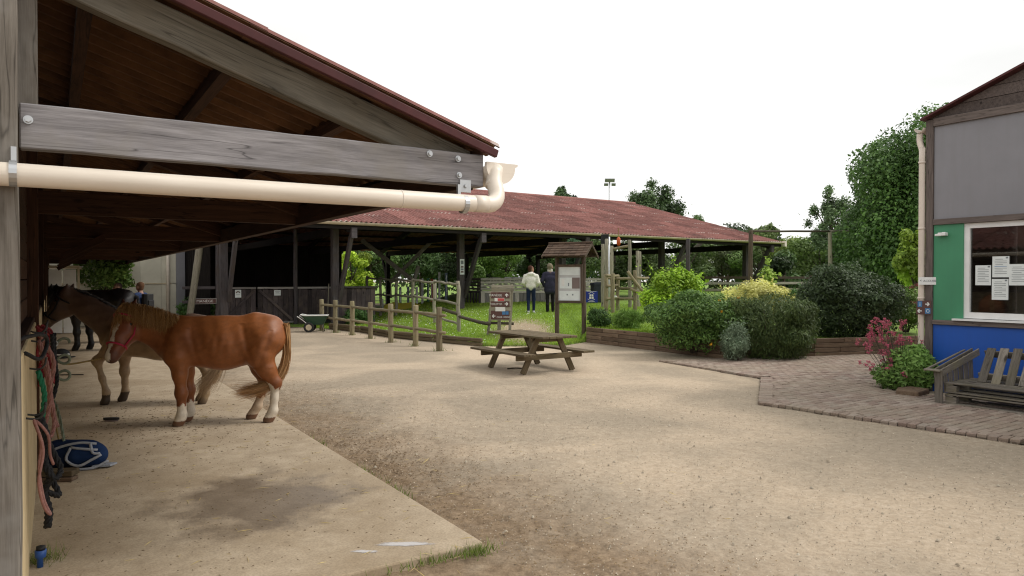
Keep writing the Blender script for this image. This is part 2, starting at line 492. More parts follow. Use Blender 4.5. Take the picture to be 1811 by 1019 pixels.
def mat_ground():
    t = NT("sandy_gravel")
    tc = t.N("TexCoord"); v = tc.outputs["Object"]
    fine = t.noise(v, 55, 4, .75)
    mid = t.noise(v, 13, 7, .75)
    big = t.noise(v, .33, 5, .6, .4)
    spk = t.noise(v, 28, 2, .8)
    sand = t.ramp(mid, [(.25, (.385, .3, .212)), (.55, (.485, .392, .29)), (.8, (.56, .467, .36))])
    grey = t.ramp(mid, [(.25, (.27, .217, .158)), (.55, (.345, .286, .214)), (.8, (.425, .362, .282))])
    c = t.mix(t.ramp(big, [(.40, 0.0), (.56, 1.0)]), sand, grey)
    # trodden brown soil beside the slab: stripe along the stable's t axis
    rot = t.N("Mapping"); t.L(v, rot.inputs[0]); rot.inputs[2].default_value = (0, 0, -TH)
    sp = t.N("SeparateXYZ"); t.L(rot.outputs[0], sp.inputs[0])
    dn = t.noise(v, 1.3, 5, .65)
    ad = t.N("MapRange", i_1=2.2, i_2=4.4, i_3=1.0, i_4=0.0); t.L(sp.outputs[0], ad.inputs[0])
    th = t.N("Math", operation='MULTIPLY'); t.L(ad.outputs[0], th.inputs[0]); t.L(dn, th.inputs[1])
    lo = t.N("MapRange", i_1=2.0, i_2=16.0, i_3=1.0, i_4=.55); t.L(sp.outputs[1], lo.inputs[0])
    t2 = t.N("Math", operation='MULTIPLY'); t.L(th.outputs[0], t2.inputs[0]); t.L(lo.outputs[0], t2.inputs[1])
    soil = t.ramp(mid, [(.3, (.13, .083, .048)), (.5, (.25, .172, .105)), (.7, (.37, .27, .17))])
    c = t.mix(t.ramp(t2.outputs[0], [(.16, 0.0), (.42, .8)]), c, soil)
    c = t.mix(1.0, c, t.ramp(fine, [(.25, .78), (.5, 1.0), (.8, 1.1)]), 'MULTIPLY')
    c = t.mix(1.0, c, t.ramp(spk, [(.3, .88), (.5, 1.0), (.72, 1.08)]), 'MULTIPLY')
    vb_ = t.noise(v, .11, 3, .5)
    c = t.mix(1.0, c, t.ramp(vb_, [(.35, .84), (.62, 1.06)]), 'MULTIPLY')
    sp2 = t.noise(v, 19, 3, .8)
    c = t.mix(t.ramp(sp2, [(.66, 0.0), (.78, .5)]), c, (.17, .13, .09))
    t.color(c); t.set(Roughness=.95); t.b.inputs["Specular IOR Level"].default_value = .12
    hm = t.mix(.5, fine, mid)
    t.bump(hm, .7, .02)
    return t.m
M["ground"] = mat_ground()

def mat_slab():
    t = NT("worn_concrete")
    tc = t.N("TexCoord"); v = tc.outputs["Object"]      # object frame: x = u, y = t
    mid = t.noise(v, 5, 7, .7); fine = t.noise(v, 70, 3, .7); big = t.noise(v, .9, 4, .6, .3)
    c = t.ramp(mid, [(.25, (.33, .257, .175)), (.55, (.45, .362, .257)), (.8, (.53, .437, .325))])
    c = t.mix(t.ramp(big, [(.45, 0.0), (.66, .75)]), c, (.3, .225, .142))
    # washed, still damp patch near the front
    sub = t.N("VectorMath", operation='SUBTRACT'); t.L(v, sub.inputs[0]); sub.inputs[1].default_value = (1.3, 5.45, 0)
    sc = t.N("VectorMath", operation='MULTIPLY'); t.L(sub.outputs[0], sc.inputs[0]); sc.inputs[1].default_value = (1.0, .85, 0)
    ln = t.N("VectorMath", operation='LENGTH'); t.L(sc.outputs[0], ln.inputs[0])
    wn_ = t.noise(v, 2.2, 6, .65)
    ad = t.N("Math", operation='MULTIPLY_ADD', i_1=1.5); t.L(wn_, ad.inputs[0]); t.L(ln.outputs["Value"], ad.inputs[2])
    wet = t.ramp(ad.outputs[0], [(0.0, 1.0), (1.0, 1.0)])
    mr = t.N("MapRange", i_1=1.15, i_2=1.5, i_3=1.0, i_4=0.0); t.L(ad.outputs[0], mr.inputs[0])
    c = t.mix(mr.outputs[0], c, t.mix(1.0, c, (.48, .46, .45), 'MULTIPLY'))
    c = t.mix(1.0, c, t.ramp(fine, [(.3, .75), (.6, 1.05)]), 'MULTIPLY')
    st = t.noise(v, 16, 3, .8)
    c = t.mix(t.ramp(st, [(.66, 0.0), (.76, .7)]), c, (.12, .085, .05))
    t.color(c)
    rr = t.N("MapRange", i_1=0.0, i_2=1.0, i_3=.88, i_4=.5); t.L(mr.outputs[0], rr.inputs[0]); t.L(rr.outputs[0], t.b.inputs["Roughness"])
    t.b.inputs["Specular IOR Level"].default_value = .3
    t.bump(mid, .25, .01)
    return t.m
M["slab"] = mat_slab()

def mat_paver():
    t = NT("clay_pavers"); a = t.N("Attribute", attribute_name="col")
    ge = t.N("NewGeometry")
    n = t.noise(ge.outputs["Position"], 45, 5, .7); n2 = t.noise(ge.outputs["Position"], .7, 4)
    c = t.mix(t.ramp(n2, [(.38, 0.0), (.62, .6)]), a.outputs["Color"], (.29, .24, .18))
    c = t.mix(1.0, c, t.ramp(n, [(.3, .7), (.65, 1.1)]), 'MULTIPLY')
    t.color(c); t.set(Roughness=.9); t.b.inputs["Specular IOR Level"].default_value = .15
    t.bump(n, .4, .006)
    return t.m
M["paver"] = mat_paver()
def mat_turf():
    t = NT("turf"); tc = t.N("TexCoord"); v = tc.outputs["Object"]
    n1 = t.noise(v, 9, 6, .7); n2 = t.noise(v, .7, 4)
    c = t.ramp(n1, [(.3, (.1, .18, .02)), (.55, (.17, .28, .03)), (.8, (.25, .35, .06))])
    c = t.mix(t.ramp(n2, [(.5, 0.0), (.72, .55)]), c, (.17, .16, .045))
    # bare trodden path up the bank
    sb = t.N("VectorMath", operation='SUBTRACT'); t.L(v, sb.inputs[0]); sb.inputs[1].default_value = (.35, 20.9, 0)
    sc = t.N("VectorMath", operation='MULTIPLY'); t.L(sb.outputs[0], sc.inputs[0]); sc.inputs[1].default_value = (1.0, .3, 0)
    ln = t.N("VectorMath", operation='LENGTH'); t.L(sc.outputs[0], ln.inputs[0])
    w = t.noise(v, 2.0, 5, .6)
    ad = t.N("Math", operation='MULTIPLY_ADD', i_1=1.1); t.L(w, ad.inputs[0]); t.L(ln.outputs["Value"], ad.inputs[2])
    mr = t.N("MapRange", i_1=1.2, i_2=1.75, i_3=1.0, i_4=0.0); t.L(ad.outputs[0], mr.inputs[0])
    dirt = t.ramp(n1, [(.3, (.24, .18, .11)), (.7, (.38, .3, .2))])
    c = t.mix(mr.outputs[0], c, dirt)
    t.color(c); t.set(Roughness=.95); t.bump(n1, .6, .03)
    return t.m
M["turf"] = mat_turf()
# ------------------------------------------------------------------ organic shapes: one skin from a smooth union of tapered capsules
def P(a, b, ra, rb, c, s=1.0):
    return (np.array(a, float), np.array(b, float), ra, rb, np.array(c, float), s)
def _pd(p, X):
    a, b, ra, rb, c, s = p
    q = X.copy(); q[..., 1] = (q[..., 1] - (a[1] + b[1]) / 2) / s
    a2, b2 = a.copy(), b.copy(); m = (a[1] + b[1]) / 2
    a2[1] = (a[1] - m) / s; b2[1] = (b[1] - m) / s
    ba = b2 - a2
    t = np.clip(((q - a2) @ ba) / max(ba @ ba, 1e-9), 0, 1)
    d = np.linalg.norm(q - a2 - t[..., None] * ba, axis=-1) - (ra + (rb - ra) * t)
    return d * (s if s < 1 else 1.0)
def skin_mesh(name, prims, h, k, mat, colfn=None, kc=.012):
    lo = np.min([np.minimum(p[0] - p[2] * max(1, p[5]), p[1] - p[3] * max(1, p[5])) for p in prims], 0) - 4 * h - k
    hi = np.max([np.maximum(p[0] + p[2] * max(1, p[5]), p[1] + p[3] * max(1, p[5])) for p in prims], 0) + 4 * h + k
    n = np.ceil((hi - lo) / h).astype(int) + 1
    ax = [lo[i] + h * np.arange(n[i]) for i in range(3)]
    acc = np.full(n, 1e-30)
    for p in prims:
        m = 5 * k + .01
        a = np.minimum(p[0] - p[2] * max(1, p[5]), p[1] - p[3] * max(1, p[5])) - m
        b = np.maximum(p[0] + p[2] * max(1, p[5]), p[1] + p[3] * max(1, p[5])) + m
        i0 = np.clip(((a - lo) / h).astype(int), 0, n - 1); i1 = np.clip(((b - lo) / h).astype(int) + 2, 1, n)
        g = np.stack(np.meshgrid(*[ax[i][i0[i]:i1[i]] for i in range(3)], indexing='ij'), -1)
        acc[i0[0]:i1[0], i0[1]:i1[1], i0[2]:i1[2]] += np.exp(np.clip(-_pd(p, g) / k, -60, 60))
    D = -k * np.log(acc)
    S = D < 0
    # surface nets
    cn = n - 1
    V = np.zeros(tuple(cn) + (3,)); cnt = np.zeros(tuple(cn))
    cor = [(i, j, l) for i in (0, 1) for j in (0, 1) for l in (0, 1)]
    sl = lambda o: D[o[0]:o[0] + cn[0], o[1]:o[1] + cn[1], o[2]:o[2] + cn[2]]
    for a in cor:
        for d in range(3):
            if a[d]: continue
            b = list(a); b[d] = 1
            da, db = sl(a), sl(b)
            x = (da < 0) != (db < 0)
            t = np.where(x, da / np.where(x, da - db, 1), 0)
            for q in range(3):
                V[..., q] += np.where(x, a[q] + (t if q == d else 0), 0)
            cnt += x
    idx = -np.ones(tuple(cn), int); on = cnt > 0
    idx[on] = np.arange(on.sum())
    ii = np.argwhere(on)
    verts = lo + h * (ii + V[on] / cnt[on][:, None])
    faces = []
    for d in range(3):
        e1, e2 = (d + 1) % 3, (d + 2) % 3
        s0 = [slice(1, None)] * 3; s0[d] = slice(0, cn[d])
        A = S[tuple(slice(0, cn[q]) if q == d else slice(1, cn[q]) for q in range(3))]
        Bs = [slice(1, cn[q]) for q in range(3)]; Bs[d] = slice(1, cn[d] + 1)
        B = S[tuple(Bs)]
        e = np.argwhere(A != B)
        if not len(e): continue
        fl = A[tuple(e.T)]
        e = e.copy()
        for q in range(3):
            if q != d: e[:, q] += 1
        def g(o1, o2):
            f = e.copy(); f[:, e1] -= o1; f[:, e2] -= o2
            return idx[tuple(f.T)]
        qd = np.stack([g(0, 0), g(1, 0), g(1, 1), g(0, 1)], 1)
        qd[~fl] = qd[~fl][:, ::-1]
        faces.append(qd)
    faces = np.concatenate(faces)
    faces = faces[(faces >= 0).all(1)]
    # gentle relax
    for _ in range(2):
        ac = np.zeros_like(verts); ct = np.zeros(len(verts))
        for a in range(4):
            i, j = faces[:, a], faces[:, (a + 1) % 4]
            np.add.at(ac, i, verts[j]); np.add.at(ct, i, 1)
            np.add.at(ac, j, verts[i]); np.add.at(ct, j, 1)
        verts = verts * .5 + .5 * ac / np.maximum(ct, 1)[:, None]
    me = bpy.data.meshes.new(name)
    me.from_pydata(verts.tolist(), [], faces.tolist())
    w = np.stack([np.exp(np.clip(-_pd(p, verts) / kc, -60, 30)) for p in prims], 1)
    w /= w.sum(1, keepdims=True)
    col = w @ np.stack([p[4] for p in prims])
    if colfn: col = colfn(verts, col)
    at_ = me.color_attributes.new("col", 'FLOAT_COLOR', 'POINT')
    at_.data.foreach_set("color", np.concatenate([col, np.ones((len(col), 1))], 1).ravel())
    me.materials.append(mat)
    me.polygons.foreach_set("use_smooth", [True] * len(me.polygons))
    me.update()
    return me

def soup(name, V, F, C, mat, smooth=False):
    """V (n,3), F (m,k) uniform faces, C (n,3) colours"""
    me = bpy.data.meshes.new(name)
    n, m, k = len(V), len(F), F.shape[1]
    me.vertices.add(n); me.vertices.foreach_set("co", np.asarray(V, np.float32).ravel())
    me.loops.add(m * k); me.loops.foreach_set("vertex_index", np.asarray(F, np.int32).ravel())
    me.polygons.add(m); me.polygons.foreach_set("loop_start", np.arange(0, m * k, k, dtype=np.int32))
    me.update(calc_edges=True)
    a = me.color_attributes.new("col", 'FLOAT_COLOR', 'POINT')
    a.data.foreach_set("color", np.concatenate([np.clip(C, 0, 1), np.ones((n, 1))], 1).astype(np.float32).ravel())
    me.materials.append(mat)
    return me
def unit(a): return a / np.maximum(np.linalg.norm(a, axis=-1, keepdims=True), 1e-9)
def leaves(Pn, N, ln, wd, C, jitter=.6, droop=0.0):
    """rhombic leaves at points Pn with normals about N -> V, F, C"""
    n = len(Pn)
    N = unit(N + rng.normal(0, jitter, (n, 3)))
    T = unit(np.cross(N, rng.normal(0, 1, (n, 3))))
    if droop: T = unit(T + np.array([0, 0, -droop])); T = unit(T - N * (T * N).sum(1, keepdims=True))
    B = np.cross(N, T)
    g_ = rng.uniform(.5, 1.45, n)
    l = (ln * g_)[:, None]; w = (wd * g_ * rng.uniform(.75, 1.2, n))[:, None]
    V = np.stack([Pn - T * l * .5, Pn + B * w * .5 - T * l * .08 + N * w * .12, Pn + T * l * .5, Pn - B * w * .5 - T * l * .08 + N * w * .12], 1).reshape(-1, 3)
    F = np.arange(4 * n).reshape(n, 4)
    return V, F, np.repeat(C, 4, 0)
def blob_points(c, r, n, lumps=9, amp=.2, shell=.14, inner=.22, bottom=-1.0):
    d = unit(rng.normal(0, 1, (int(n * 1.6) + 8, 3)))
    d = d[d[:, 2] > bottom][:n]
    L = unit(rng.normal(0, 1, (lumps, 3)))
    f = 1 + amp * (np.exp(-((1 - d @ L.T) / .16)).max(1) - .45)
    dep = np.abs(rng.normal(0, shell, len(d)))
    ins = rng.random(len(d)) < inner
    dep[ins] = rng.uniform(.1, .75, ins.sum())
    Pn = np.array(c) + d * np.array(r) * (f * (1 - dep))[:, None]
    N = unit(d / np.array(r))
    return Pn, N, dep
def mixcol(c1, c2, n, sd=.08):
    t = np.clip(rng.beta(2.6, 2.6, n), 0, 1)[:, None]
    return (np.array(c1) * (1 - t) + np.array(c2) * t) * (1 + rng.normal(0, sd, (n, 1)))
def foliage(name, parts, parent, ln, wd, c1, c2, jitter=.6, droop=0.0, upb=.25, shoots=0, tv=.16, **kw):
    Vs, Fs, Cs, o = [], [], [], 0
    for _ in range(shoots):                    # stray shoots standing out of the outline
        c, r, n = parts[rng.integers(len(parts))]
        d = unit(rng.normal(0, 1, 3) + np.array([0, -.2, .5])); p0 = np.array(c) + d * np.array(r) * .9
        L_ = rng.uniform(.5, 1.6) * min(.22, .35 * min(r)) + ln; m = 12; q = np.linspace(0, 1, m)[:, None]
        bend = rng.normal(0, .25, 3)
        Pn = p0 + d * L_ * q + bend * L_ * q ** 2 + rng.normal(0, ln * .22, (m, 3))
        V, F, C4 = leaves(Pn, np.tile(d + np.array([0, 0, .3]), (m, 1)), ln, wd, mixcol(c1, c2, m) * 1.7, .9, 0)
        Vs.append(V); Fs.append(F + o); Cs.append(C4); o += len(V)
    for c, r, n in parts:
        Pn, N, dep = blob_points(c, r, n, **kw)
        tint = max(.45, 1 + rng.normal(0, tv))
        C = mixcol(c1, c2, len(Pn)) * tint * 1.75
        V, F, C4 = leaves(Pn, N + np.array([0, 0, upb]), ln, wd, C, jitter, droop)
        Vs.append(V); Fs.append(F + o); Cs.append(C4); o += len(V)
    return obj(name, soup(name, np.concatenate(Vs), np.concatenate(Fs), np.concatenate(Cs), M["leaf"]), parent)
def tree(name, label, loc, H, crown, n, ln, c1, c2, blobs=16, trunk_r=.16, crown_z=None, group=None, seed=1, sparse=0.0, wd=None, cat="tree"):
    """crown = (rx, ry, rz); a limb runs from the trunk into every larger clump"""
    r0 = np.random.default_rng(seed)
    t = thing(name, label, cat, loc, 0, group)
    cz = H - crown[2] if crown_z is None else crown_z
    b = MB()
    top = Vector((r0.normal(0, .1), r0.normal(0, .1), cz + crown[2] * .45))
    b.tube(spline([(0, 0, -.2), (r0.normal(0, .05), r0.normal(0, .05), cz * .5), top * .8 + Vector((0, 0, cz * .1)), top], 4), list(np.linspace(trunk_r, trunk_r * .25, 13)), 9)
    parts = []
    for i in range(blobs):
        d = unit(r0.normal(0, 1, 3)); q = r0.uniform(.25, .78) ** .8
        c = np.array([0, 0, cz]) + d * np.array(crown) * q
        s = r0.uniform(.3, .5) * (1 - .35 * q)
        rr = np.array(crown) * s * (1 - sparse * .4); rr[2] = max(rr[2] * .85, rr[0] * .5)
        parts.append((c, rr, max(60, int(n / blobs * (s / .33) ** 1.6))))
        if i % 2 == 0:
            b.tube(spline([(0, 0, cz * .6 + r0.uniform(-.1, .3) * crown[2]), Vector(c) * .55 + Vector((0, 0, cz * .4)), Vector(c)], 3), list(np.linspace(trunk_r * .4, trunk_r * .08, 7)), 6)
    b.build("trunk", M["bark"], t, True)
    foliage("crown", parts, t, ln, wd or ln * .55, c1, c2, .65, 0, .4, shell=.2 + sparse, inner=.3, tv=.26, lumps=14, amp=.35)
    return t
def shrub(name, label, loc, r, n, ln, wd, c1, c2, cat="shrub", stems=5, jitter=.6, droop=0.0, upb=.25, extra=(), amp=.16, lumps=12, shell=.12, zc=.92):
    t = thing(name, label, cat, loc)
    b = MB()
    for i in range(stems):
        a = 2 * math.pi * i / stems + .4
        b.tube(spline([(.05 * math.cos(a), .05 * math.sin(a), -.08), (r[0] * .3 * math.cos(a), r[1] * .3 * math.sin(a), r[2] * .6), (r[0] * .55 * math.cos(a), r[1] * .55 * math.sin(a), r[2] * 1.25)], 3), [.02, .018, .016, .014, .012, .01, .008], 5)
    b.build("stem", M["bark"], t, True)
    rs_ = np.random.default_rng(int(n + 1000 * r[0]))
    core = tuple(q * .86 for q in r); parts = [((0, 0, r[2] * zc), core, int(n * .45)), ((0, 0, r[2] * .42), (r[0] * .8, r[1] * .8, r[2] * .45), int(n * .16))]
    nb = 15
    for _ in range(nb):
        d = unit(rs_.normal(0, 1, 3)); d[2] = abs(d[2]) * .9 - .35; d = unit(d)
        q = rs_.uniform(.22, .42); c_ = np.array([0, 0, r[2] * zc]) + d * np.array(r) * rs_.uniform(.62, .86)
        parts.append((c_, tuple(np.array(r) * q * np.array([1, 1, .85])), int(n * .8 / nb)))
    foliage("foliage", parts, t, ln, wd, c1, c2, jitter, droop, upb, lumps=lumps, amp=amp + .12, shell=shell + .06, inner=.25, bottom=-.95, shoots=int(30 + n / 260))
    return t

# ------------------------------------------------------------------ hair ribbons
def strands(name, roots, ends, mids, width, C, parent, seg=6, spread=.01):
    """roots/mids/ends: (n,3) arrays; quadratic strands as flat ribbons with a second crossed ribbon"""
    n = len(roots); ts = np.linspace(0, 1, seg)
    pts = ((1 - ts)[None, :, None] ** 2) * roots[:, None] + 2 * ((1 - ts) * ts)[None, :, None] * mids[:, None] + (ts[None, :, None] ** 2) * ends[:, None]
    pts += rng.normal(0, spread, (n, 1, 3)) * ts[None, :, None]
    tan = unit(np.gradient(pts, axis=1))
    sd = unit(np.cross(tan, rng.normal(0, 1, (n, 1, 3)) + np.zeros_like(tan)))
    w = width * (1 - ts * .8)[None, :, None] * rng.uniform(.6, 1.3, (n, 1, 1))
    V = np.stack([pts - sd * w / 2, pts + sd * w / 2], 2).reshape(-1, 3)
    F = []
    for i in range(n):
        o = i * seg * 2
        for k in range(seg - 1):
            F.append((o + 2 * k, o + 2 * k + 1, o + 2 * k + 3, o + 2 * k + 2))
    Cc = np.repeat(C, seg * 2, 0)
    return obj(name, soup(name, V, np.array(F), Cc, M["hair"]), parent)
def A(*v): return np.array(v, float)

# ------------------------------------------------------------------ ponies   local frame: x forward, y left, z up
def pony(name, label, loc, rotz, K):
    t = thing(name, label, "horse", loc, rotz, "ponies under the stable roof")
    c = A(*K["coat"]); leg = A(*K.get("leg", K["coat"])); hoof = A(*K["hoof"])
    s, Lx = K["s"], K["L"]
    X = lambda x, y, z: (x * Lx, y * s, z * s)
    pr = []
    add = lambda *a, **k: pr.append(P(*a, **k))
    # trunk
    add(X(-.30, 0, .925), X(.02, 0, .895), .262 * s, .290 * s, c, s=.86)
    add(X(.02, 0, .895), X(.36, 0, .905), .290 * s, .262 * s, c, s=.84)
    add(X(-.44, 0, .965), X(-.34, 0, .965), .232 * s, .24 * s, c, s=.92)
    add(X(-.45, .085, .93), X(-.40, .12, .80), .19 * s, .155 * s, c); add(X(-.45, -.085, .93), X(-.40, -.12, .80), .19 * s, .155 * s, c)
    add(X(-.52, 0, 1.09), X(-.34, 0, 1.125), .10 * s, .105 * s, c); add(X(-.3, 0, 1.10), X(.22, 0, 1.055), .09 * s, .10 * s, c)
    add(X(.20, 0, 1.09), X(.46, 0, 1.10), .10 * s, .085 * s, c)
    add(X(.46, .06, .97), X(.52, .10, .78), .17 * s, .125 * s, c); add(X(.46, -.06, .97), X(.52, -.10, .78), .17 * s, .125 * s, c)
    add(X(.50, 0, .86), X(.60, 0, .88), .17 * s, .14 * s, c)
    # neck
    n0, n1, pol = K["neck"]
    add(n0, n1, .225 * s, .155 * s, c, s=.62); add(n1, pol, .155 * s, .105 * s, c, s=.66)
    cr0 = A(*n0) + A(-.08, 0, .16) * s; cr1 = A(*pol) + A(-.03, 0, .03)
    add(cr0, cr1, .07 * s, .06 * s, c)
    # head
    ck, mz = A(*K["cheek"]), A(*K["muzzle"]); pl = A(*pol); f = K.get("face", K["coat"]); mzc = A(*K.get("mzc", (.05, .03, .025)))
    hd = unit(mz - pl); 
    add(pl, ck, .092 * s, .105 * s, f); add(ck, ck * .45 + mz * .55, .10 * s, .074 * s, f)
    add(ck * .45 + mz * .55, mz, .072 * s, .058 * s, f); add(mz, mz + hd * .025, .06 * s, .053 * s, mzc)
    jaw = K["jaw"]
    add(jaw, A(*jaw) * .4 + mz * .6 , .085 * s, .045 * s, f)
    latv = A(*K["lat"])
    for q in (-1, 1):
        e0 = pl + latv * .055 * q * s + A(*K["up"]) * .06 * s
        add(e0, e0 + (A(*K["up"]) * .115 + latv * .025 * q) * s, .03 * s, .011 * s, A(*K.get("ear", K["coat"])))
        ey = pl * .42 + ck * .58 + latv * q * .085 * s - hd * .0 + A(*K["front"]) * .035 * s
        add(ey - latv * q * .02 * s, ey, .034 * s, .028 * s, f)
    # legs: shoulder/hip .. elbow .. knee .. fetlock .. hoof
    for pts in K["legs"]:
        j = [A(*p) for p in pts]; hind = pts[0][0] < 0
        r = [(.135 if hind else .105), (.10 if hind else .072), (.052 if hind else .05), .040]
        r = [q * s for q in r]
        add(j[0], j[1], r[0], r[1], c); add(j[1], j[2], r[1] * .9, r[2] * .92, c)
        add(j[2], j[2], r[2] * 1.05, r[2] * 1.05, leg)
        m = j[2] * .45 + j[3] * .55
        add(j[2], m, r[2] * .82, .033 * s, leg); add(m, j[3], .033 * s, .040 * s, leg)
        add(j[3], j[4] + A(0, 0, .055) * s, .038 * s, .036 * s, leg)
        d4 = unit(j[4] - j[3]); fw = A(*K.get("hoof_f", (1, 0, 0)))
        add(j[4] + A(0, 0, .05) * s, j[4] + fw * .02 + A(0, 0, .018) * s, .043 * s, .052 * s, hoof)
    fn = K.get("colfn")
    me = skin_mesh("body", pr, .0115 * s, .024 * s, M["coat"], fn, .014)
    co = np.maximum(np.array([v.co for v in me.vertices]), [-9, -9, .001])
    xs, zs_ = co[:, 0] / Lx, co[:, 2] / s                       # muscle furrows: flank, behind the shoulder, along the ribs
    trunk = (zs_ > .62)
    fur = .075 * np.exp(-((xs + .245 - .25 * (zs_ - .95)) / .035) ** 2) * (zs_ < 1.12)
    fur += .06 * np.exp(-((xs - .30 - .22 * (zs_ - .85)) / .032) ** 2) * (zs_ < 1.08)
    fur += .05 * np.exp(-((xs - .62 + .5 * (zs_ - .95)) / .03) ** 2)
    fur += .045 * np.exp(-((xs + .50 + .35 * (zs_ - .95)) / .03) ** 2) * (zs_ < 1.05)
    rib = .006 * np.sin((xs + .2 * zs_) * 75) * np.exp(-((xs - .05) / .22) ** 2) * np.exp(-((zs_ - .88) / .14) ** 2)
    co[:, 1] *= 1 - (fur * .7 - rib) * trunk
    co[:, 1] += .006 * (np.sin(xs * 23 + zs_ * 17) * np.sin(zs_ * 29 - xs * 11)) * trunk * np.sign(co[:, 1]) * (np.abs(co[:, 1]) > .05)
    me.vertices.foreach_set("co", co.ravel())
    body = obj("body", me, t)
    for q in (-1, 1):
        ey = pl * .42 + ck * .58 + latv * q * .112 * s + A(*K["front"]) * .042 * s
        bm = bmesh.new(); bmesh.ops.create_uvsphere(bm, u_segments=10, v_segments=8, radius=.02 * s)
        m_ = bpy.data.meshes.new("eye"); bm.to_mesh(m_); bm.free(); m_.materials.append(M["eye"])
        obj("eye", m_, t, loc=tuple(ey))
    # mane
    n = int(K.get("mane_n", 420) * 4.5); u_ = rng.random(n)
    roots = cr0 + (pl - cr0 + A(0, 0, .06 * s))[None] * u_[:, None] + A(0, 0, .058 * s) + rng.normal(0, .012, (n, 3))
    roots[:, 2] += .03 * s * np.sin(u_ * math.pi)
    side = K.get("mane_side", 1)
    ln = K.get("mane_len", .24) * rng.uniform(.6, 1.15, n)
    mids = roots + np.stack([rng.normal(0, .02, n), side * (.07 + .05 * rng.random(n)), .035 + 0 * ln], 1)
    ends = roots + np.stack([rng.normal(-.02, .035, n), side * (.10 + .06 * rng.random(n)), -ln], 1)
    strands("mane", roots, ends, mids, .0055, mixcol(K["mane1"], K["mane2"], n), t, 6)
    # forelock
    n = K.get("fore_n", 120) * 2
    roots = pl + A(*K["up"]) * .085 * s + latv * 0 + rng.normal(0, .018, (n, 3))
    fr = A(*K["front"])
    tgt = pl * .3 + ck * .7
    mids = roots + fr * .12 * s + rng.normal(0, .012, (n, 3))
    ends = tgt + fr * .12 * s + hd * rng.uniform(-.06, .10, n)[:, None] * s + rng.normal(0, .026, (n, 3))
    strands("forelock", roots, ends, mids, .006, mixcol(K["mane1"], K["mane2"], n), t, 5)
    # tail
    tp = K.get("tail")
    if tp:
        n = K.get("tail_n", 380) * 2
        p0, p1, p2 = [A(*q) for q in tp[:3]]
        roots = p0 + rng.normal(0, .02, (n, 3))
        mids = p1 + rng.normal(0, .03, (n, 3)); q = rng.uniform(.7, 1.0, n)[:, None]
        ends = p2 * q + p1 * (1 - q) + rng.normal(0, tp[3], (n, 3))
        strands("tail", roots, ends, mids, .007, mixcol(K["tail1"], K["tail2"], n), t, 9, .02)
    return t

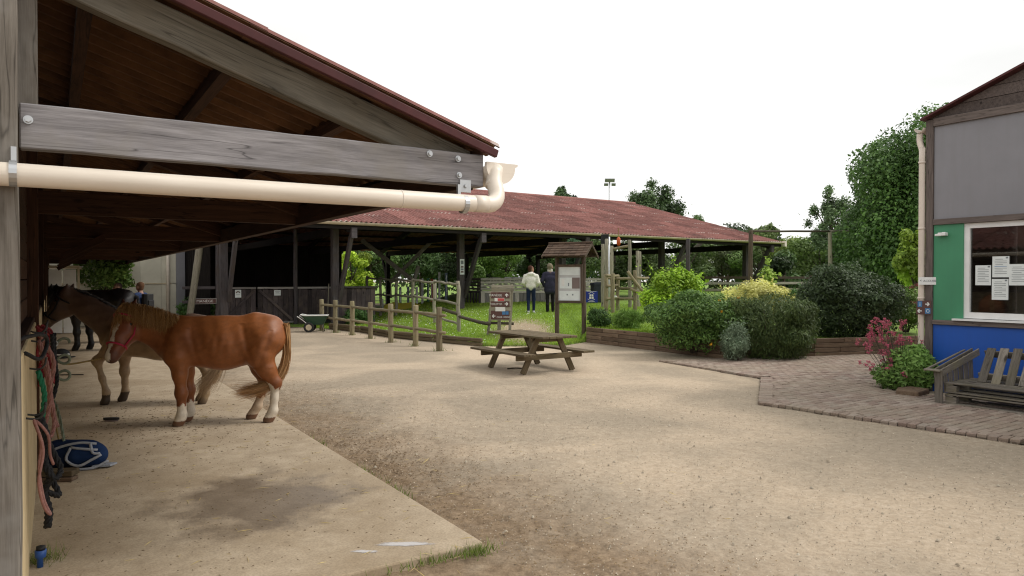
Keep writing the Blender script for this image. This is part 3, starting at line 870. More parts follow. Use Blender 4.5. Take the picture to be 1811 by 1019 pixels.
# ------------------------------------------------------------------ people   local frame: x right, y forward, z up
def person(name, label, loc, rotz, K, group=None):
    t = thing(name, label, "person", loc, rotz, group)
    s = K["h"] / 1.75
    jk, tr, sk, hr, sh = [A(*K[q]) for q in ("jacket", "trousers", "skin", "hair", "shoes")]
    pr = []
    add = lambda a, b, ra, rb, c, sc=1.0: pr.append(P(A(*a) * s, A(*b) * s, ra * s, rb * s, c, sc))
    b = K.get("bulk", 1.0); le = K.get("lean", 0.0)
    # torso (flattened front to back)
    add((-.06, 0, 1.0), (.06, 0, 1.0), .135, .135, K.get("hipc") is not None and A(*K["hipc"]) or jk, .78)
    add((0, .0, 1.02), (0, le * .5, 1.2), .155 * b, .155 * b, jk, .72)
    add((-.07, le * .5, 1.22), (.07, le * .5, 1.22), .14 * b, .14 * b, jk, .75)
    add((-.13, le, 1.38), (.13, le, 1.38), .085 * b, .085 * b, jk)
    add((0, le, 1.40), (0, le + .01, 1.50), .075, .06, jk if K.get("hood") else sk)
    if K.get("hood"):
        add((-.07, le - .07, 1.455), (.07, le - .07, 1.455), .06, .06, jk); add((-.09, le, 1.46), (.09, le, 1.46), .05, .05, jk)
    hd = A(0, le + .03, 1.62)
    yaw = K.get("yaw", 0.0); fx, fy = math.sin(-yaw), math.cos(yaw)
    F = A(fx, fy, 0); Rr = A(fy, -fx, 0)
    add(hd + A(0, 0, .02), hd + A(0, 0, .045), .092, .094, sk); add(hd + F * .035 - A(0, 0, .06), hd + F * .03 - A(0, 0, .02), .058, .075, sk)
    add(hd + F * .095 - A(0, 0, .015), hd + F * .108 - A(0, 0, .03), .016, .016, sk)
    for q in (-1, 1):
        add(hd + Rr * q * .088 - A(0, 0, .01), hd + Rr * q * .092 + A(0, 0, .015), .018, .02, sk)
        add(hd + F * .088 + Rr * q * .034 + A(0, 0, .012), hd + F * .09 + Rr * q * .034 + A(0, 0, .012), .011, .011, A(.03, .02, .02))
    add(hd + F * .088 - A(0, 0, .062) - Rr * .018, hd + F * .088 - A(0, 0, .062) + Rr * .018, .01, .01, A(.35, .12, .1))
    add(hd - F * .02 + A(0, 0, .055), hd - F * .03 + A(0, 0, .06), .098, .1, hr); add(hd - F * .035 - A(0, 0, .03), hd - F * .03 + A(0, 0, .03), .078, .09, hr)
    if K.get("scarf"): add((-.03, le + .005, 1.515), (.03, le + .005, 1.515), .068, .068, A(*K["scarf"]))
    # arms
    for q, arm in ((-1, K["arms"][0]), (1, K["arms"][1])):
        sx = A(q * .195 * (1 + (b - 1) * .7), le, 1.37); e, w = A(*arm[0]), A(*arm[1])
        add(sx, e, .072 * b, .056 * b, jk); add(e, w, .056 * b, .045 * b, jk)
        hdir = unit(w - e); hd0 = w + hdir * .03
        if not K.get("pockets"):
            add(w, w + hdir * .07, .034, .036, sk, .8)
            for k in range(4):
                o = A(0, (k - 1.5) * .018, 0); ll = (.06, .072, .068, .052)[k]
                add(w + hdir * .085 + o, w + hdir * (.085 + ll) + o * 1.15 + A(-q * .012, .012, 0), .0095, .008, sk)
            add(w + hdir * .03 + A(0, .035, 0), w + hdir * .085 + A(-q * .01, .055, 0), .011, .009, sk)
    # legs
    for leg, q in ((K["legs"][0], -1), (K["legs"][1], 1)):
        kn, an = A(*leg[0]), A(*leg[1]); hp = A(q * .085, 0, .94)
        add(hp, kn, .098, .066, tr); add(kn, an + A(0, -.008, .03), .066, .052, tr)
        bootc = A(*K["boots"]) if K.get("boots") else None
        if bootc is not None: add(an + A(0, 0, .18), an, .06, .056, bootc)
        heel = an + A(0, -.035, -.055); toe = an + A(q * .02, .145, -.062)
        add(heel, an, .04, .042, sh); add(heel, toe, .042, .034, sh, .9)
    if K.get("skirt"):
        add((-.07, .0, .92), (.07, .0, .92), .15, .15, jk, .8); add((-.075, 0, .80), (.075, 0, .80), .15, .15, jk, .8)
    me = skin_mesh("body", pr, .0115 * s, .010 * s, M["cloth"], None, .006)
    obj("body", me, t)
    if K.get("pack"):
        bm = MB()
        bm.prism([(-.15, .0), (-.15, -.1), (-.11, -.17), (.11, -.17), (.15, -.1), (.15, 0)], 1.0 * s, 1.42 * s)
        bm.box((0, -.18, 1.13 * s), (.2, .05, .2))
        o = bm.build("backpack", K["pack"], t, loc=(0, -.1, 0))
        md = o.modifiers.new("bevel", 'BEVEL'); md.width = .03; md.segments = 3
    return t

# ------------------------------------------------------------------ writing
_fontcache = {}
def text(name, s, size, m4, mat, parent, align='CENTER', depth=.0015, sx=1.0):
    key = (s, size, mat.name, align, sx)
    if key not in _fontcache:
        cu = bpy.data.curves.new("lettering", 'FONT'); cu.body = s; cu.size = size; cu.extrude = depth
        cu.align_x = align; cu.align_y = 'CENTER'; cu.resolution_u = 3
        o = bpy.data.objects.new("lettering", cu); COL.objects.link(o)
        bpy.context.view_layer.update()
        me = bpy.data.meshes.new_from_object(o.evaluated_get(bpy.context.evaluated_depsgraph_get()))
        bpy.data.objects.remove(o); bpy.data.curves.remove(cu)
        me.materials.clear(); me.materials.append(mat)
        if sx != 1.0: me.transform(Matrix.Diagonal((sx, 1, 1, 1)))
        _fontcache[key] = me
    return obj(name, _fontcache[key], parent, m4)
def face(loc, normal_deg=-90.0):
    """matrix of an upright panel: local x right, local y up, local z towards the viewer; normal heading in degrees in the parent's frame"""
    a = RAD(normal_deg)
    z = Vector((math.cos(a), math.sin(a), 0)); y = Vector((0, 0, 1)); x = y.cross(z)
    m = Matrix((x, y, z)).transposed().to_4x4(); m.translation = loc
    return m
def panel(name, w, h, th, mat, parent, m4, bev=.0):
    b = MB(); b.box((0, 0, 0), (w, h, th))
    o = b.build(name, mat, parent, mat4=m4)
    if bev:
        md = o.modifiers.new("bevel", 'BEVEL'); md.width = bev; md.segments = 3; md.limit_method = 'ANGLE'
    return o
# ================================================================== the ground
def sheet(name, pts, z, mat, kind="structure"):
    me = make_mesh(name, [(p[0], p[1], z) for p in pts], [tuple(range(len(pts)))], mat)
    o = obj(name, me); o["kind"] = kind
    return o
def vnoise(x, y, f, seed):
    g = np.random.default_rng(seed).random((256, 256)); X, Y = x * f + 71.3, y * f + 37.7
    i, j = np.floor(X).astype(int), np.floor(Y).astype(int); a, b_ = X - i, Y - j
    a, b_ = a * a * (3 - 2 * a), b_ * b_ * (3 - 2 * b_)
    q = lambda m, n_: g[m % 256, n_ % 256]
    return (q(i, j) * (1 - a) + q(i + 1, j) * a) * (1 - b_) + (q(i, j + 1) * (1 - a) + q(i + 1, j + 1) * a) * b_
# one sheet to the horizon, finely divided where the yard lies so that scuffs and hoof dents are real
gx_ = np.concatenate([[-400, -120, -40, -16, -9], np.arange(-6, 9.01, .042), [14, 30, 100, 400]])
gy_ = np.concatenate([[-60, -10, 0, 1.5], np.arange(2.6, 13.01, .042), [13.5, 14, 15], [19, 26, 40, 80, 200, 700]])
GX, GY = np.meshgrid(gx_, gy_, indexing='ij')
uu = CS * GX + SN * GY
near = (GX > -5.9) & (GX < 8.9) & (GY > 2.7) & (GY < 12.9)
soilw = np.clip(1 - (uu - 2.2) / 2.6, 0.25, 1)
hz = -.004 - .011 * vnoise(GX, GY, 5.5, 1) ** 2 - .010 * vnoise(GX, GY, 2.3, 2) - .008 * vnoise(GX, GY, 11, 3) * soilw + .006 * soilw * (vnoise(GX, GY, 7.7, 4) > .72)
# hoof dents, thickest beside the slab
rd = np.random.default_rng(21)
for _ in range(650):
    u_, t_2 = 2.36 + abs(rd.normal(0, 1.5)), rd.uniform(2.6, 11.5); cx_, cy_ = CS * u_ - SN * t_2, SN * u_ + CS * t_2
    i0, i1 = np.searchsorted(gx_, [cx_ - .16, cx_ + .16]); j0, j1 = np.searchsorted(gy_, [cy_ - .16, cy_ + .16])
    if i1 <= i0 or j1 <= j0: continue
    q = np.hypot(GX[i0:i1, j0:j1] - cx_, GY[i0:i1, j0:j1] - cy_) / rd.uniform(.045, .07)
    hz[i0:i1, j0:j1] += rd.uniform(.3, 1) * (-.014 * np.exp(-q ** 4) + .006 * np.exp(-((q - 1.35) / .3) ** 2))
hz = np.where(near, np.minimum(hz, .004) * (.5 + .9 * soilw), 0)
nyy = len(gy_)
Vg = np.stack([GX, GY, hz], -1).reshape(-1, 3)
ii_, jj_ = np.meshgrid(np.arange(len(gx_) - 1), np.arange(nyy - 1), indexing='ij')
k_ = (ii_ * nyy + jj_).ravel()
Fg = np.stack([k_, k_ + nyy, k_ + nyy + 1, k_ + 1], 1)
gme = soup("ground", Vg, Fg, np.ones((len(Vg), 3)), M["ground"])
gme.polygons.foreach_set("use_smooth", [True] * len(gme.polygons))
obj("ground", gme)["kind"] = "structure"

b = MB()
b.prism([(-.14, 3.80), (2.27, 3.80), (2.27, 28.0), (-.14, 28.0)], -.12, .04)
slab = b.build("concrete_floor", M["slab"])
slab.rotation_euler = (0, 0, TH); slab["kind"] = "structure"
md = slab.modifiers.new("bevel", 'BEVEL'); md.width = .012; md.segments = 2

# shallow puddles left on the slab; bright reflection put into a pale colour
t_ = NT("puddle_water"); t_.set(Roughness=.25); t_.b.inputs["Base Color"].default_value = (.46, .43, .41, 1); t_.b.inputs["Specular IOR Level"].default_value = .8
ta = t_.N("Attribute", attribute_name="col"); tr_ = t_.N("BsdfTransparent"); mx_ = t_.N("MixShader")
nz = t_.noise(t_.coords(False), 28, 4); sm_ = t_.N("Math", operation='MULTIPLY_ADD', i_1=.7); t_.L(nz, sm_.inputs[0]); t_.L(ta.outputs["Fac"], sm_.inputs[2])
mrp = t_.N("MapRange", i_1=.62, i_2=1.15); t_.L(sm_.outputs[0], mrp.inputs[0]); t_.L(mrp.outputs[0], mx_.inputs[0])
t_.L(tr_.outputs[0], mx_.inputs[1]); t_.L(t_.b.outputs[0], mx_.inputs[2]); t_.L(mx_.outputs[0], t_.out.inputs[0])
M["puddle"] = t_.m
for (x, y, rx, ry, sd) in ((716, 962, .19, .055, 1), (645, 975, .09, .035, 2)):
    c = gp(x, y, .042); V = [(c.x, c.y, .042)]; C = [(1, 1, 1)]
    for ring, a_ in ((.45, .85), (.75, .45), (1.0, 0.0)):
        for k in range(28):
            a = 2 * math.pi * k / 28; q = ring * (1 + .2 * math.sin(2 * a + sd) + .1 * math.sin(5 * a + 2 * sd))
            V.append((c.x + rx * q * math.cos(a), c.y + ry * q * math.sin(a), .042)); C.append((a_, a_, a_))
    T = [(0, 1 + k, 1 + (k + 1) % 28) for k in range(28)]
    for r in range(2):
        for k in range(28):
            a, b_ = 1 + r * 28 + k, 1 + r * 28 + (k + 1) % 28
            T += [(a, a + 28, b_ + 28), (a, b_ + 28, b_)]
    o = obj("puddle", soup("puddle", np.array(V), np.array(T), np.array(C, float), M["puddle"])); o["kind"] = "structure"

# ------------------------------------------------------------------ grassy bank and planting bed
BX = np.array([-9, -6, -4.86, -3.56, -2.1, -.73, 1.2, 2.05, 4.6, 6.6, 8.2, 12, 22.])
BY = np.array([26, 24, 22.7, 20.6, 19.2, 17.9, 17.9, 19.2, 15.0, 15.5, 15.95, 17, 20.])
def sst(a, b, x):
    q = np.clip((x - a) / (b - a), 0, 1); return q * q * (3 - 2 * q)
def yb(x): return np.interp(x, BX, BY)
def terr(x, y):
    s = np.maximum(y - yb(x), 0); bed = sst(1.85, 2.2, x)
    z = (1 - bed) * (.03 + .055 * np.minimum(s, 14) * sst(-7.5, -3, x)) + bed * (.34 + .03 * np.minimum(s, 14))
    return np.where(y >= yb(x) - 1e-6, z + .02 * np.sin(x * 3.1 + y) * np.minimum(s, 1) * .6, 0)
gx = np.concatenate([np.arange(-8.5, 1.6, .3), np.arange(1.6, 2.4, .06), np.arange(2.4, 22, .3)])
gs = np.concatenate([np.arange(0, 4, .25), np.arange(4, 16, .6), np.arange(16, 60, 5)])
V = []; nS = len(gs)
for x in gx:
    y0 = float(yb(x))
    for s_ in gs:
        V.append((x, y0 + s_, float(terr(np.array(x), np.array(y0 + s_)))))
F = [(i * nS + j, (i + 1) * nS + j, (i + 1) * nS + j + 1, i * nS + j + 1) for i in range(len(gx) - 1) for j in range(nS - 1)]
n0 = len(V)
for x in gx: V.append((x, float(yb(x)), -.05))
F += [(n0 + i, n0 + i + 1, (i + 1) * nS, i * nS) for i in range(len(gx) - 1)]
turf = obj("grass_bank", make_mesh("grass_bank", V, F, M["turf"], True)); turf["kind"] = "structure"
def tz(x, y): return float(terr(np.array(float(x)), np.array(float(y))))
def onturf(x, y): return Vector((x, y, tz(x, y)))
def gt(px_, py_):            # survey point on the bank
    z = .1
    for _ in range(25):
        p = gp(px_, py_, z); z = .5 * z + .5 * tz(p.x, p.y)
    return Vector((p.x, p.y, tz(p.x, p.y)))

# ------------------------------------------------------------------ clay pavers
poly = [gp(1165, 640), gp(1345, 670), gp(1340, 715), gp(1811, 786)]
poly_uv = [(CS * p.x + SN * p.y, -SN * p.x + CS * p.y) for p in poly]
poly_uv += [(8.55, 1.2), (11.25, 1.2), (11.25, 3.0), (10.55, 4.9), (10.7, 5.9), (11.9, 6.5), (15.0, 6.6), (15.5, 8.4)]
for q in ((8.2, 15.9), (6.6, 15.45), (4.6, 14.95)):
    poly_uv.append((CS * q[0] + SN * q[1], -SN * q[0] + CS * q[1]))
def inside(u, t, pl):
    c = False; j = len(pl) - 1
    for i in range(len(pl)):
        a, b_ = pl[i], pl[j]
        if (a[1] > t) != (b_[1] > t) and u < (b_[0] - a[0]) * (t - a[1]) / (b_[1] - a[1]) + a[0]: c = not c
        j = i
    return c
paving = sheet("paving", [tuple(W(*p))[:2] for p in poly_uv], .006, mat_noisy("paving_joint_sand", (.08, .062, .045), (.17, .135, .095), 12, .95, .3))
cells = []
PL, PW = .2, .1
def seg_d(p, a, b_):
    ax, ay, bx, by = a[0], a[1], b_[0], b_[1]; L2 = (bx - ax) ** 2 + (by - ay) ** 2
    q = max(0, min(1, ((p[0] - ax) * (bx - ax) + (p[1] - ay) * (by - ay)) / L2))
    return math.hypot(p[0] - ax - q * (bx - ax), p[1] - ay - q * (by - ay))
def edge_gap(u, t): return min(seg_d((u, t), poly_uv[i], poly_uv[i + 1]) for i in range(4))
for j in range(int(1.0 / PW), int(17 / PW)):
    for i in range(int(7.5 / PL), int(16 / PL)):
        u, tt = i * PL + (PL / 2 if j % 2 else 0), j * PW
        if inside(u, tt, poly_uv) and edge_gap(u, tt) > .155:
            p = W(u, tt); px_ = p.x / p.y * FPX + 905.5
            cells.append((p.length if px_ < 1830 else 99, u, tt))
cells.sort()
bm = bmesh.new(); bmesh.ops.create_cube(bm, size=1); bmesh.ops.scale(bm, vec=(PL - .011, PW - .011, .045), verts=bm.verts)
bmesh.ops.bevel(bm, geom=[e for e in bm.edges if e.verts[0].co.z > 0 and e.verts[1].co.z > 0], offset=.006, segments=1, affect='EDGES')
pbase = bpy.data.meshes.new("paver"); bm.to_mesh(pbase); bm.free()
pv = [v.co.copy() for v in pbase.vertices]; pf = [tuple(p.vertices) for p in pbase.polygons]
PCOL = [(.24, .175, .145), (.275, .205, .17), (.3, .228, .19), (.33, .26, .215), (.35, .285, .24), (.295, .245, .205), (.26, .2, .168)]
pmes = []
for c_ in PCOL:
    me = make_mesh("paver", pv, pf, M["paver"]); at_ = me.color_attributes.new("col", 'FLOAT_COLOR', 'POINT')
    at_.data.foreach_set("color", list(c_ + (1,)) * len(me.vertices)); pmes.append(me)
rv = random.Random(4); far = MB(); farc = []
for i in range(4):                       # border course laid end-on along the open edges
    a, b_ = Vector(poly_uv[i]), Vector(poly_uv[i + 1]); L = (b_ - a).length; d = (b_ - a) / L; nn = Vector((-d.y, d.x))
    if not inside(*((a + b_) / 2 + nn * .1), poly_uv): nn = -nn
    for k in range(int(L / PW)):
        c = a + d * (k + .5) * PW + nn * (.1 + rv.uniform(-.006, .006))
        p = W(c.x, c.y); rot_ = math.atan2(nn.y, nn.x)
        cells.append((p.length if p.x / p.y * FPX < 925 else 99, c.x, c.y, rot_))
cells.sort(key=lambda q: q[0])
for k, ce in enumerate(cells):
    d, u, tt = ce[:3]; ra = ce[3] if len(ce) > 3 else 0.0
    m = Matrix.Translation(W(u, tt, .013 + rv.gauss(0, .0025))) @ Matrix.Rotation(TH + ra + rv.gauss(0, .015), 4, 'Z') @ Matrix.Rotation(rv.gauss(0, .01), 4, 'X')
    ci = rv.randrange(len(PCOL))
    if k < 300: obj("paver", pmes[ci], paving, m)
    else:
        far.add([m @ v for v in pv], pf); farc += list(PCOL[ci] + (1,)) * len(pv)
o = far.build("paver_field", M["paver"], paving); o["kind"] = "stuff"
at_ = o.data.color_attributes.new("col", 'FLOAT_COLOR', 'POINT'); at_.data.foreach_set("color", farc)

# ================================================================== the stable with its open lean-to roof (left)
def corr_sheet(name, width, length, waves, amp, th, mat):
    n = waves * 6; V, F = [], []
    for k, (zo) in enumerate((0, -th)):
        for j in (0, 1):
            for i in range(n + 1):
                V.append((width * i / n, length * j, amp * math.sin(2 * math.pi * waves * i / n) + zo))
    st = n + 1
    for i in range(n):
        F.append((i, i + 1, st + i + 1, st + i)); F.append((2 * st + i, 3 * st + i, 3 * st + i + 1, 2 * st + i + 1))
        F.append((i, 2 * st + i, 2 * st + i + 1, i + 1)); F.append((st + i, st + i + 1, 3 * st + i + 1, 3 * st + i))
    me = make_mesh(name, V, F, mat, False)
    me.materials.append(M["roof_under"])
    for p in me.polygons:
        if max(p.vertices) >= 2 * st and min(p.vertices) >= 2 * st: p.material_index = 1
    return me
T0 = 3.79
shed = thing("stable", "long open fronted stable with grey timber beams and red corrugated roof at left", "stable", W(0, T0), TH)
def S_(u, t, z): return Vector((u, t - T0, z))
K_ = .3166
def zr(u): return 2.515 + (2.265 - u) * K_
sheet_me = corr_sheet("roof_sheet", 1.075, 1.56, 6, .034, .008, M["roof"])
phi = math.atan(K_)
ys = Vector((-math.cos(phi), 0, math.sin(phi)))
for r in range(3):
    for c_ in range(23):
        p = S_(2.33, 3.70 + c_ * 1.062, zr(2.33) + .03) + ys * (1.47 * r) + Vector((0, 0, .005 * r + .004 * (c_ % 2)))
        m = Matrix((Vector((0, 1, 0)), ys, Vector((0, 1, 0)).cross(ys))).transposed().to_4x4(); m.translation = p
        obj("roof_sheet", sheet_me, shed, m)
beam("verge_trim", S_(2.30, 3.685, zr(2.30) - .028), S_(-1.8, 3.685, zr(-1.8) - .028), .03, .048, M["roof_edge"], shed)
beam("rafter", S_(2.18, 3.885, zr(2.18) - .115), S_(-1.8, 3.885, zr(-1.8) - .115), .09, .17, M["rafter"], shed, bev=.006, rough=.0015, seed=3)
tb = beam("tie_beam", S_(-.12, T0, 2.377), S_(2.245, T0, 2.377), .075, .2, M["beam_grey"], shed, bev=.006, rough=.0016, seed=2)
# bolts with square washers on the front face of the tie beam
for (x, y) in ((52, 212), (760, 272), (810, 281), (812, 310)):
    u = ut(x, T0 - .04); Yd = W(u, T0 - .04).y
    z = at(x, y, Yd).z
    bb = MB()
    bb.tube([(0, .0, 0), (0, -.005, 0)], .019, 16); bb.tube([(0, -.005, 0), (0, -.018, 0)], .0125, 6)
    o = bb.build("bolt", M["zinc"], tb)
    o.matrix_local = tb.matrix_basis.inverted() @ Matrix.Translation(S_(u, T0 - .0395, z))
bb = MB(); bb.box((0, 0, 0), (.075, .012, .075)); bb.tube([(0, -.006, .0), (0, -.018, .0)], .012, 6)
o = bb.build("bracket", M["zinc"], shed, loc=S_(ut(822, 3.74), 3.735, 2.27))
# front post and king post
beam("post", S_(-.225, T0, -.1), S_(-.225, T0, 3.3), .2, .2, M["post_grey"], shed, bev=.008, rough=.002, seed=5)
beam("post", S_(-.095, T0 + .085, 2.44), S_(-.095, T0 + .085, 3.2), .085, .075, M["post_grey"], shed, bev=.006)
# wall: rendered base with posts and brown boards above
bb = MB(); bb.prism([(-.34, T0 + .12 - T0), (-.125, T0 + .12 - T0), (-.125, 23.6), (-.34, 23.6)], 0.0, 1.34)
o = bb.build("wall_base", M["cream_wall"], shed); md = o.modifiers.new("bevel", 'BEVEL'); md.width = .012; md.segments = 2
beam("wall_cap", S_(-.235, 3.95, 1.362), S_(-.235, 27.2, 1.362), .2, .035, M["shed_brown"], shed)
for k in range(11):
    for q in range(3):
        beam("wall_board", S_(-.20, 4.0 + q * 7.8, 1.47 + k * .155), S_(-.20, 11.75 + q * 7.8, 1.47 + k * .155), .03, .148, M["shed_brown"], shed, bev=.006)
for t in np.arange(7.3, 27.6, 4.0):
    beam("post", S_(-.165, t, -.05), S_(-.165, t, 3.15), .12, .12, M["shed_brown"], shed)
    if t < 27:
        beam("rafter", S_(2.18, t, zr(2.18) - .115), S_(-1.8, t, zr(-1.8) - .115), .09, .17, M["shed_brown"], shed)
        beam("tie_beam", S_(-.12, t + .09, 2.377), S_(2.2, t + .09, 2.377), .07, .2, M["shed_brown"], shed)
        if t > 9: beam("knee_brace", S_(.1, t, 2.0), S_(.6, t, 2.29), .07, .1, M["shed_brown"], shed)
for u in (.15, .85, 1.55):
    beam("purlin", S_(u, 3.94, zr(u) - .03), S_(u, 27.6, zr(u) - .03), .07, .09, M["shed_brown"], shed, bev=0)
beam("eave_beam", S_(2.17, 3.84, 2.36), S_(2.17, 27.7, 2.36), .1, .19, M["shed_brown"], shed)
beam("eave_board", S_(2.238, 3.76, 2.41), S_(2.238, 27.7, 2.41), .02, .22, M["shed_brown"], shed)
for t in np.arange(5.2, 27.4, 1.35):
    beam("rafter_tail", S_(1.35, t, zr(1.35) - .055), S_(2.2, t, zr(2.2) - .055), .05, .05, M["shed_brown"], shed, bev=0)
# unseen closed side behind the tack wall, added to shade the stable inside
beam("added_back_wall", S_(-1.85, 3.9, 1.7), S_(-1.85, 27.6, 1.7), .08, 3.5, M["shed_brown"], shed, bev=0)
beam("added_end_wall", S_(-1.85, 27.6, 1.5), S_(-.3, 27.6, 1.5), .08, 3.1, M["shed_brown"], shed, bev=0)
beam("added_gable_boarding", S_(-1.85, 3.92, 1.7), S_(-.36, 3.92, 1.7), .05, 3.4, M["shed_brown"], shed, bev=0)
# gutter (half round, end stop) and the long horizontal downpipe
GU, GZ, GR = 2.345, 2.405, .1
def half_round(L0, L1, r, th=.006, n=12):
    V, F = [], []
    for y in (L0, L1):
        for rr in (r, r - th):
            for k in range(n + 1):
                a = math.pi + math.pi * k / n
                V.append((rr * math.cos(a), y, rr * math.sin(a)))
    s_ = n + 1
    for k in range(n):
        F += [(k, k + 1, 2 * s_ + k + 1, 2 * s_ + k), (s_ + k, 3 * s_ + k, 3 * s_ + k + 1, s_ + k + 1), (k, s_ + k, s_ + k + 1, k + 1)]
    F += [(0, 2 * s_, 3 * s_, s_), (n, s_ + n, 3 * s_ + n, 2 * s_ + n)]
    return V, F
V, F = half_round(-.06, 24.0, GR)
g = obj("gutter", make_mesh("gutter", V, F, M["pvc"], True), shed, loc=S_(GU, T0, GZ))
bb = MB()
poly_ = [(GR * 1.06 * math.cos(math.pi + math.pi * k / 16), GR * 1.06 * math.sin(math.pi + math.pi * k / 16)) for k in range(17)] + [(GR * 1.25, .012), (GR * 1.25, .024), (-GR * 1.02, .024)]
bb.prism(poly_, -.012, .012, Matrix.Rotation(math.pi / 2, 4, 'X'))
bb.build("end_stop", M["pvc"], g, loc=(0, -.07, 0))
PT = 3.63
path = [S_(-1.5, PT, 2.14), S_(.5, PT, 2.145), S_(2.12, PT, 2.155)]
arc = [S_(2.20 + .09 * math.sin(a), PT + .05 * (1 - math.cos(a)), 2.155 + .10 * (1 - math.cos(a))) for a in np.linspace(.1, math.pi / 2, 7)]
up_ = [S_(2.295, PT + .08, 2.30), S_(2.31, PT + .1, 2.36), S_(2.325, PT + .115, 2.40)]
bb = MB(); bb.tube(path + arc + up_, .05, 18)
dp = bb.build("downpipe", M["pvc"], shed, True)
for p_, q_ in ((S_(1.625, PT, 2.152), S_(1.635, PT, 2.152)), (S_(2.10, PT, 2.155), S_(2.19, PT, 2.157))):
    bb = MB(); bb.tube([p_, q_], .0515, 18); bb.build("pipe_collar", M["pvc"], dp, True)
bb = MB(); bb.tube([S_(2.292, PT + .078, 2.275), S_(2.30, PT + .085, 2.30)], .056, 18); bb.build("pipe_collar", M["pvc"], dp, True)
for x in (25, 820):
    u = ut(x, PT); bb = MB(); bb.tube([S_(u - .014, PT, 2.148), S_(u + .014, PT, 2.148)], .0555, 18)
    bb.box(S_(u, PT + .06, 2.2), (.02, .02, .14))
    bb.build("pipe_clip", M["zinc"], dp)
# far gable of the stable: gutter pipe and white door leaf standing open
bb = MB(); bb.tube([S_(-.1, 27.75, 2.12), S_(2.25, 27.75, 2.08)], .05, 10); bb.build("end_pipe", M["pvc"], shed, True)
beam("tie_beam", S_(-.12, 27.5, 2.35), S_(2.2, 27.5, 2.35), .07, .24, M["shed_brown"], shed)
dr = thing("stable_door", "white panelled door with small window standing at far end of the stable aisle", "door", W(.24, 25.6), TH)
for (x0, x1, z0, z1) in ((-.36, -.02, .06, 1.0), (.02, .36, .06, 1.0), (-.36, -.02, 1.04, 2.02), (.02, .36, 1.04, 2.02)):
    panel("door_panel", x1 - x0, z1 - z0, .03, M["white"], dr, face(((x0 + x1) / 2, 0, (z0 + z1) / 2)), .006)
panel("pane", .17, .36, .01, M["eye"], dr, face((-.2, -.022, 1.35)))
beam("door_frame", (.42, .02, .03), (.42, .02, 2.1), .06, .09, M["pvc_old"], dr); beam("door_frame", (-.42, .02, .03), (-.42, .02, 2.1), .06, .09, M["pvc_old"], dr)
beam("door_frame", (-.45, .02, 2.1), (.45, .02, 2.1), .06, .08, M["pvc_old"], dr)

# cream clad hall beyond the stable
hall = thing("clad_hall", "tall hall clad in cream vertical panels behind the tree at left", "building", W(2.0, 29.3), TH)
for k in range(6):
    for r in range(3):
        panel("cladding_panel", .695, 1.5, .04, M["poly"], hall, face((-1.75 + k * .7, 0, .8 + r * 1.52)))
bb = MB(); bb.box((0, 2.6, 2.4), (4.3, 5.0, 4.8)); bb.build("wall", M["poly"], hall)
bb = MB(); bb.tube([(1.62, -.09, 0), (1.62, -.09, 4.9)], .06, 12); bb.build("downpipe", M["pvc"], hall, True)
beam("corner_post", (2.05, -.1, 0), (2.05, -.1, 4.9), .3, .16, M["grey_panel"], hall)
for z in (1.56, 3.08): beam("rail", (-2.1, -.03, z), (1.75, -.03, z), .03, .05, M["pvc_old"], hall)

# ================================================================== the arena barn
B0 = (17.0, 24.8)
barn = thing("riding_barn", "large open sided riding arena barn under a red corrugated roof", "barn", W(*B0), TH)
def R_(u, t, z): return Vector((u - B0[0], t - B0[1], z))
ET, EZ, RT, RZ = 23.2, 3.6, 34.5, 6.55
sl = math.atan2(RZ - EZ, RT - ET); yv = Vector((0, math.cos(sl), math.sin(sl)))
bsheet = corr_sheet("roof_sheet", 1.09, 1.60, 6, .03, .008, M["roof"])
mrot = Matrix((Vector((1, 0, 0)), yv, Vector((1, 0, 0)).cross(yv))).transposed().to_4x4()
Uend, ncol = 32.3, 26
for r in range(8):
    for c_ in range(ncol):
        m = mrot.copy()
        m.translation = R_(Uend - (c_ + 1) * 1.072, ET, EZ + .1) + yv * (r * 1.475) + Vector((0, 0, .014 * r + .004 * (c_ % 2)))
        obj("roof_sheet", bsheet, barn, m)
# rear slope
nR = 240; V = []; F = []
for j in (0, 1):
    for i in range(nR + 1):
        V.append(R_(4.4 + 27.9 * i / nR, RT if j == 0 else 45.8, (RZ + .1 if j == 0 else EZ + .1) + .03 * math.sin(i * math.pi / 2)))
F = [(i, i + 1, nR + 2 + i, nR + 1 + i) for i in range(nR)]
o = obj("rear_roof", make_mesh("rear_roof", V, F, M["roof"]), barn); o["kind"] = "stuff"
md = o.modifiers.new("thick", 'SOLIDIFY'); md.thickness = .012
bb = MB(); bb.tube([R_(4.4, RT, RZ + .19), R_(Uend, RT, RZ + .19)], .11, 8); bb.build("ridge_cap", M["roof"], barn, True)
V, F = half_round(-13.9, 13.9, .095)
g2 = obj("gutter", make_mesh("gutter", V, F, M["pvc_old"], True), barn, Matrix.Translation(R_(18.35, ET - .06, EZ + .07)) @ Matrix.Rotation(-math.pi / 2, 4, 'Z'))
bb = MB(); bb.box(R_(Uend + .05, ET - .05, EZ + .0), (.14, .2, .28)); bb.build("gutter_end", M["pvc"], barn)
beam("fascia", R_(4.5, ET + .04, EZ - .06), R_(Uend - .1, ET + .04, EZ - .06), .04, .2, M["barn_dark"], barn)
PU = [8.55, 13.75, 18.9, 25.0, 31.3]
FT, BT = 24.8, 44.2
